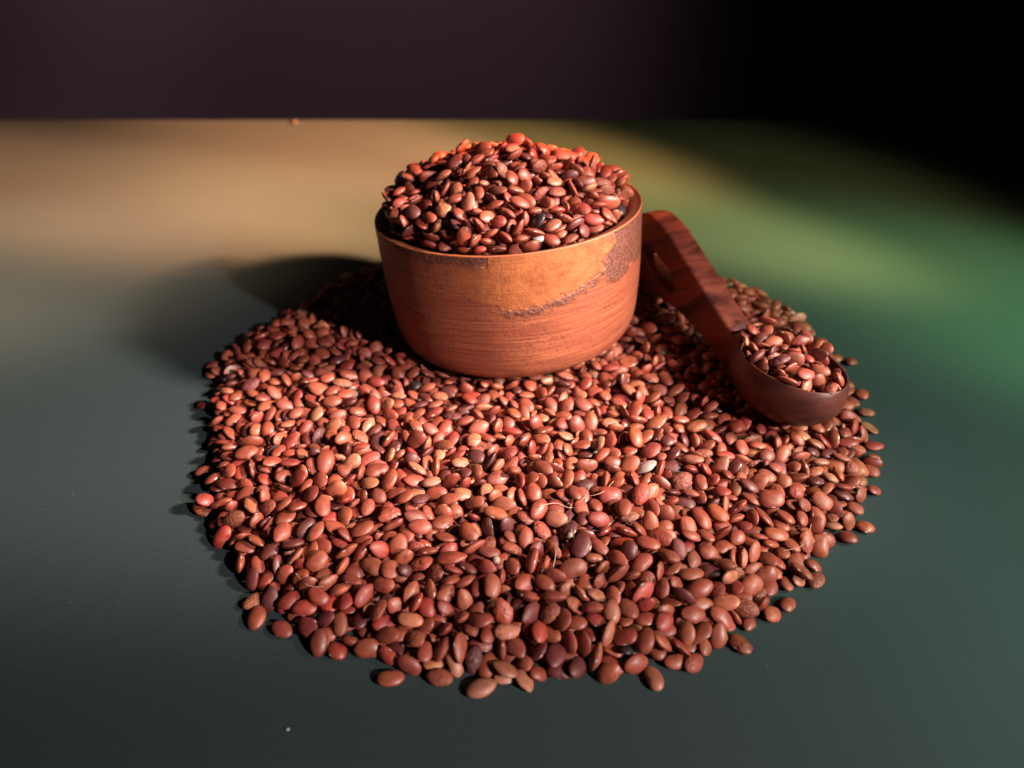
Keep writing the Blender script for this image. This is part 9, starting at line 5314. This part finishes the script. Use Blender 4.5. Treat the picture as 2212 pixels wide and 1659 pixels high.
for i in range(N1):
    me = HI[int(var[i])*NSH+pick(i)]
    o = bpy.data.objects.new('bean', me); col.objects.link(o)
    o.location = pos[i]*CM; o.rotation_mode = 'QUATERNION'; o.rotation_quaternion = Quaternion(quat[i]); o.scale = (size[i],)*3
    o.color = cols[i][:3]+(1,)
    tag(o, labels[i], 'bean', GN[site[i]])

# ------------------------------------------------------------------ small stray things
def plain(name, c_, rough=.5):
    k = NT(name); k.l(k.mix(k.noise(k.n('ShaderNodeTexCoord').outputs['Object'], 900, 3), c_, tuple(x*.6 for x in c_)), k.b.inputs['Base Color'])
    k.b.inputs['Roughness'].default_value = rough; return k.m
seed_m = plain('seed_skin', (.30, .23, .17)); tip_m = plain('seed_tip', (.05, .025, .018))
def ball(r, n=20, m=12, squeeze=1.0):
    V = []; F = []
    for i in range(m+1):
        a = math.pi*i/m
        for j in range(n):
            b = 2*math.pi*j/n; s_ = 1+.05*math.sin(3*b)*math.sin(a)
            V.append((r*math.sin(a)*math.cos(b)*s_, r*math.sin(a)*math.sin(b)*s_, r*math.cos(a)*squeeze*(1.18 if math.cos(a) > 0 else 1)))
    for i in range(m):
        for j in range(n): F.append((i*n+j, i*n+(j+1) % n, (i+1)*n+(j+1) % n, (i+1)*n+j))
    return V, F
for (x, y, z), rot, lab in (((1.56, 14.86, 1.03), (-0.9, 0.2, 0), 'tiny round pale grey seed with dark tip, in the middle of the front pile'), ((-0.42, 14.2, 0.85), (1.9, 0.3, 0.4), 'tiny cream seed with dark tip between beans, left of the grey one'), ):
    e = bpy.data.objects.new('round_seed', None); col.objects.link(e)
    e.location = (x*CM, y*CM, z*CM+.0006); e.rotation_euler = rot
    V, F = ball(.0011); link('shell', mesh_from('seed_shell', V, F), e, None, seed_m)
    V, F = ball(.0005); link('tip', mesh_from('seed_tip', V, F), e, (0, 0, .0011), tip_m)
    tag(e, lab, 'seed')
fib = plain('fibre', (.62, .42, .32), .7)
def fibre(pts, r, lab):
    P_ = [Vector(p)*CM for p in pts]; C_ = []
    for i in range(len(P_)-1):
        p0 = P_[max(i-1, 0)]; p1 = P_[i]; p2 = P_[i+1]; p3 = P_[min(i+2, len(P_)-1)]
        for s_ in range(6):
            w_ = s_/6; C_.append(.5*((2*p1)+(p2-p0)*w_+(2*p0-5*p1+4*p2-p3)*w_*w_+(3*p1-p0-3*p2+p3)*w_**3))
    C_.append(P_[-1]); V = []; F = []
    for i, p in enumerate(C_):
        d_ = (C_[min(i+1, len(C_)-1)]-C_[max(i-1, 0)]).normalized(); a_ = d_.cross(Vector((0, .3, 1))).normalized(); b_ = d_.cross(a_)
        rr = r*CM*(1-.6*i/len(C_))
        for q_ in range(5): V.append(p+a_*rr*math.cos(q_*1.2566)+b_*rr*math.sin(q_*1.2566))
    for i in range(len(C_)-1):
        for q_ in range(5): F.append((i*5+q_, i*5+(q_+1) % 5, (i+1)*5+(q_+1) % 5, (i+1)*5+q_))
    o = link('fibre', mesh_from('fibre', V, F), None, None, fib); tag(o, lab, 'fibre', 'dry fibres on the beans')
for pts, lab in (([(0.76, 15.71, 1.4), (1.23, 16.02, 1.23), (1.69, 16.0, 1.07), (2.07, 16.38, 1.13), (2.28, 16.89, 1.1)], 'forked pale fibre curling over beans just right of the pile middle'), ([(2.07, 16.38, 1.13), (2.56, 16.38, 1.3), (2.98, 17.06, 1.13)], 'thin pale fibre branching up from the forked one'), ([(1.08, 13.92, 0.96), (1.15, 14.29, 1.16), (1.04, 14.96, 0.9)], 'short upright pale fibre beside the tiny grey seed'), ([(8.68, 16.26, 0.61), (8.43, 15.71, 0.5), (8.02, 15.11, 0.48), (7.46, 14.94, 0.47)], 'long hair like fibre hooked over beans near the right edge'), ([(-5.66, 13.88, 0.74), (-5.27, 13.47, 0.76), (-4.84, 13.42, 0.76)], 'faint pale fibre lying on beans at the lower left of the pile'), ):
    fibre(pts, .011, lab)
V, F = ball(.0022, squeeze=.7)
cr = link('crumb', mesh_from('crumb', V, F), None, (-.158, .572, .0013), plain('crumb_skin', (.025, .022, .02)))
tag(cr, 'tiny pale crumb at the far edge of the table, left of the cup', 'crumb')
V, F = ball(.00045, 10, 6, .6)
cr = link('crumb', mesh_from('crumb', V, F), None, (-.0505, .0995, .0003), plain('speck_skin', (.35, .33, .30)))
tag(cr, 'tiny white speck on the bare table in front of the pile', 'crumb')
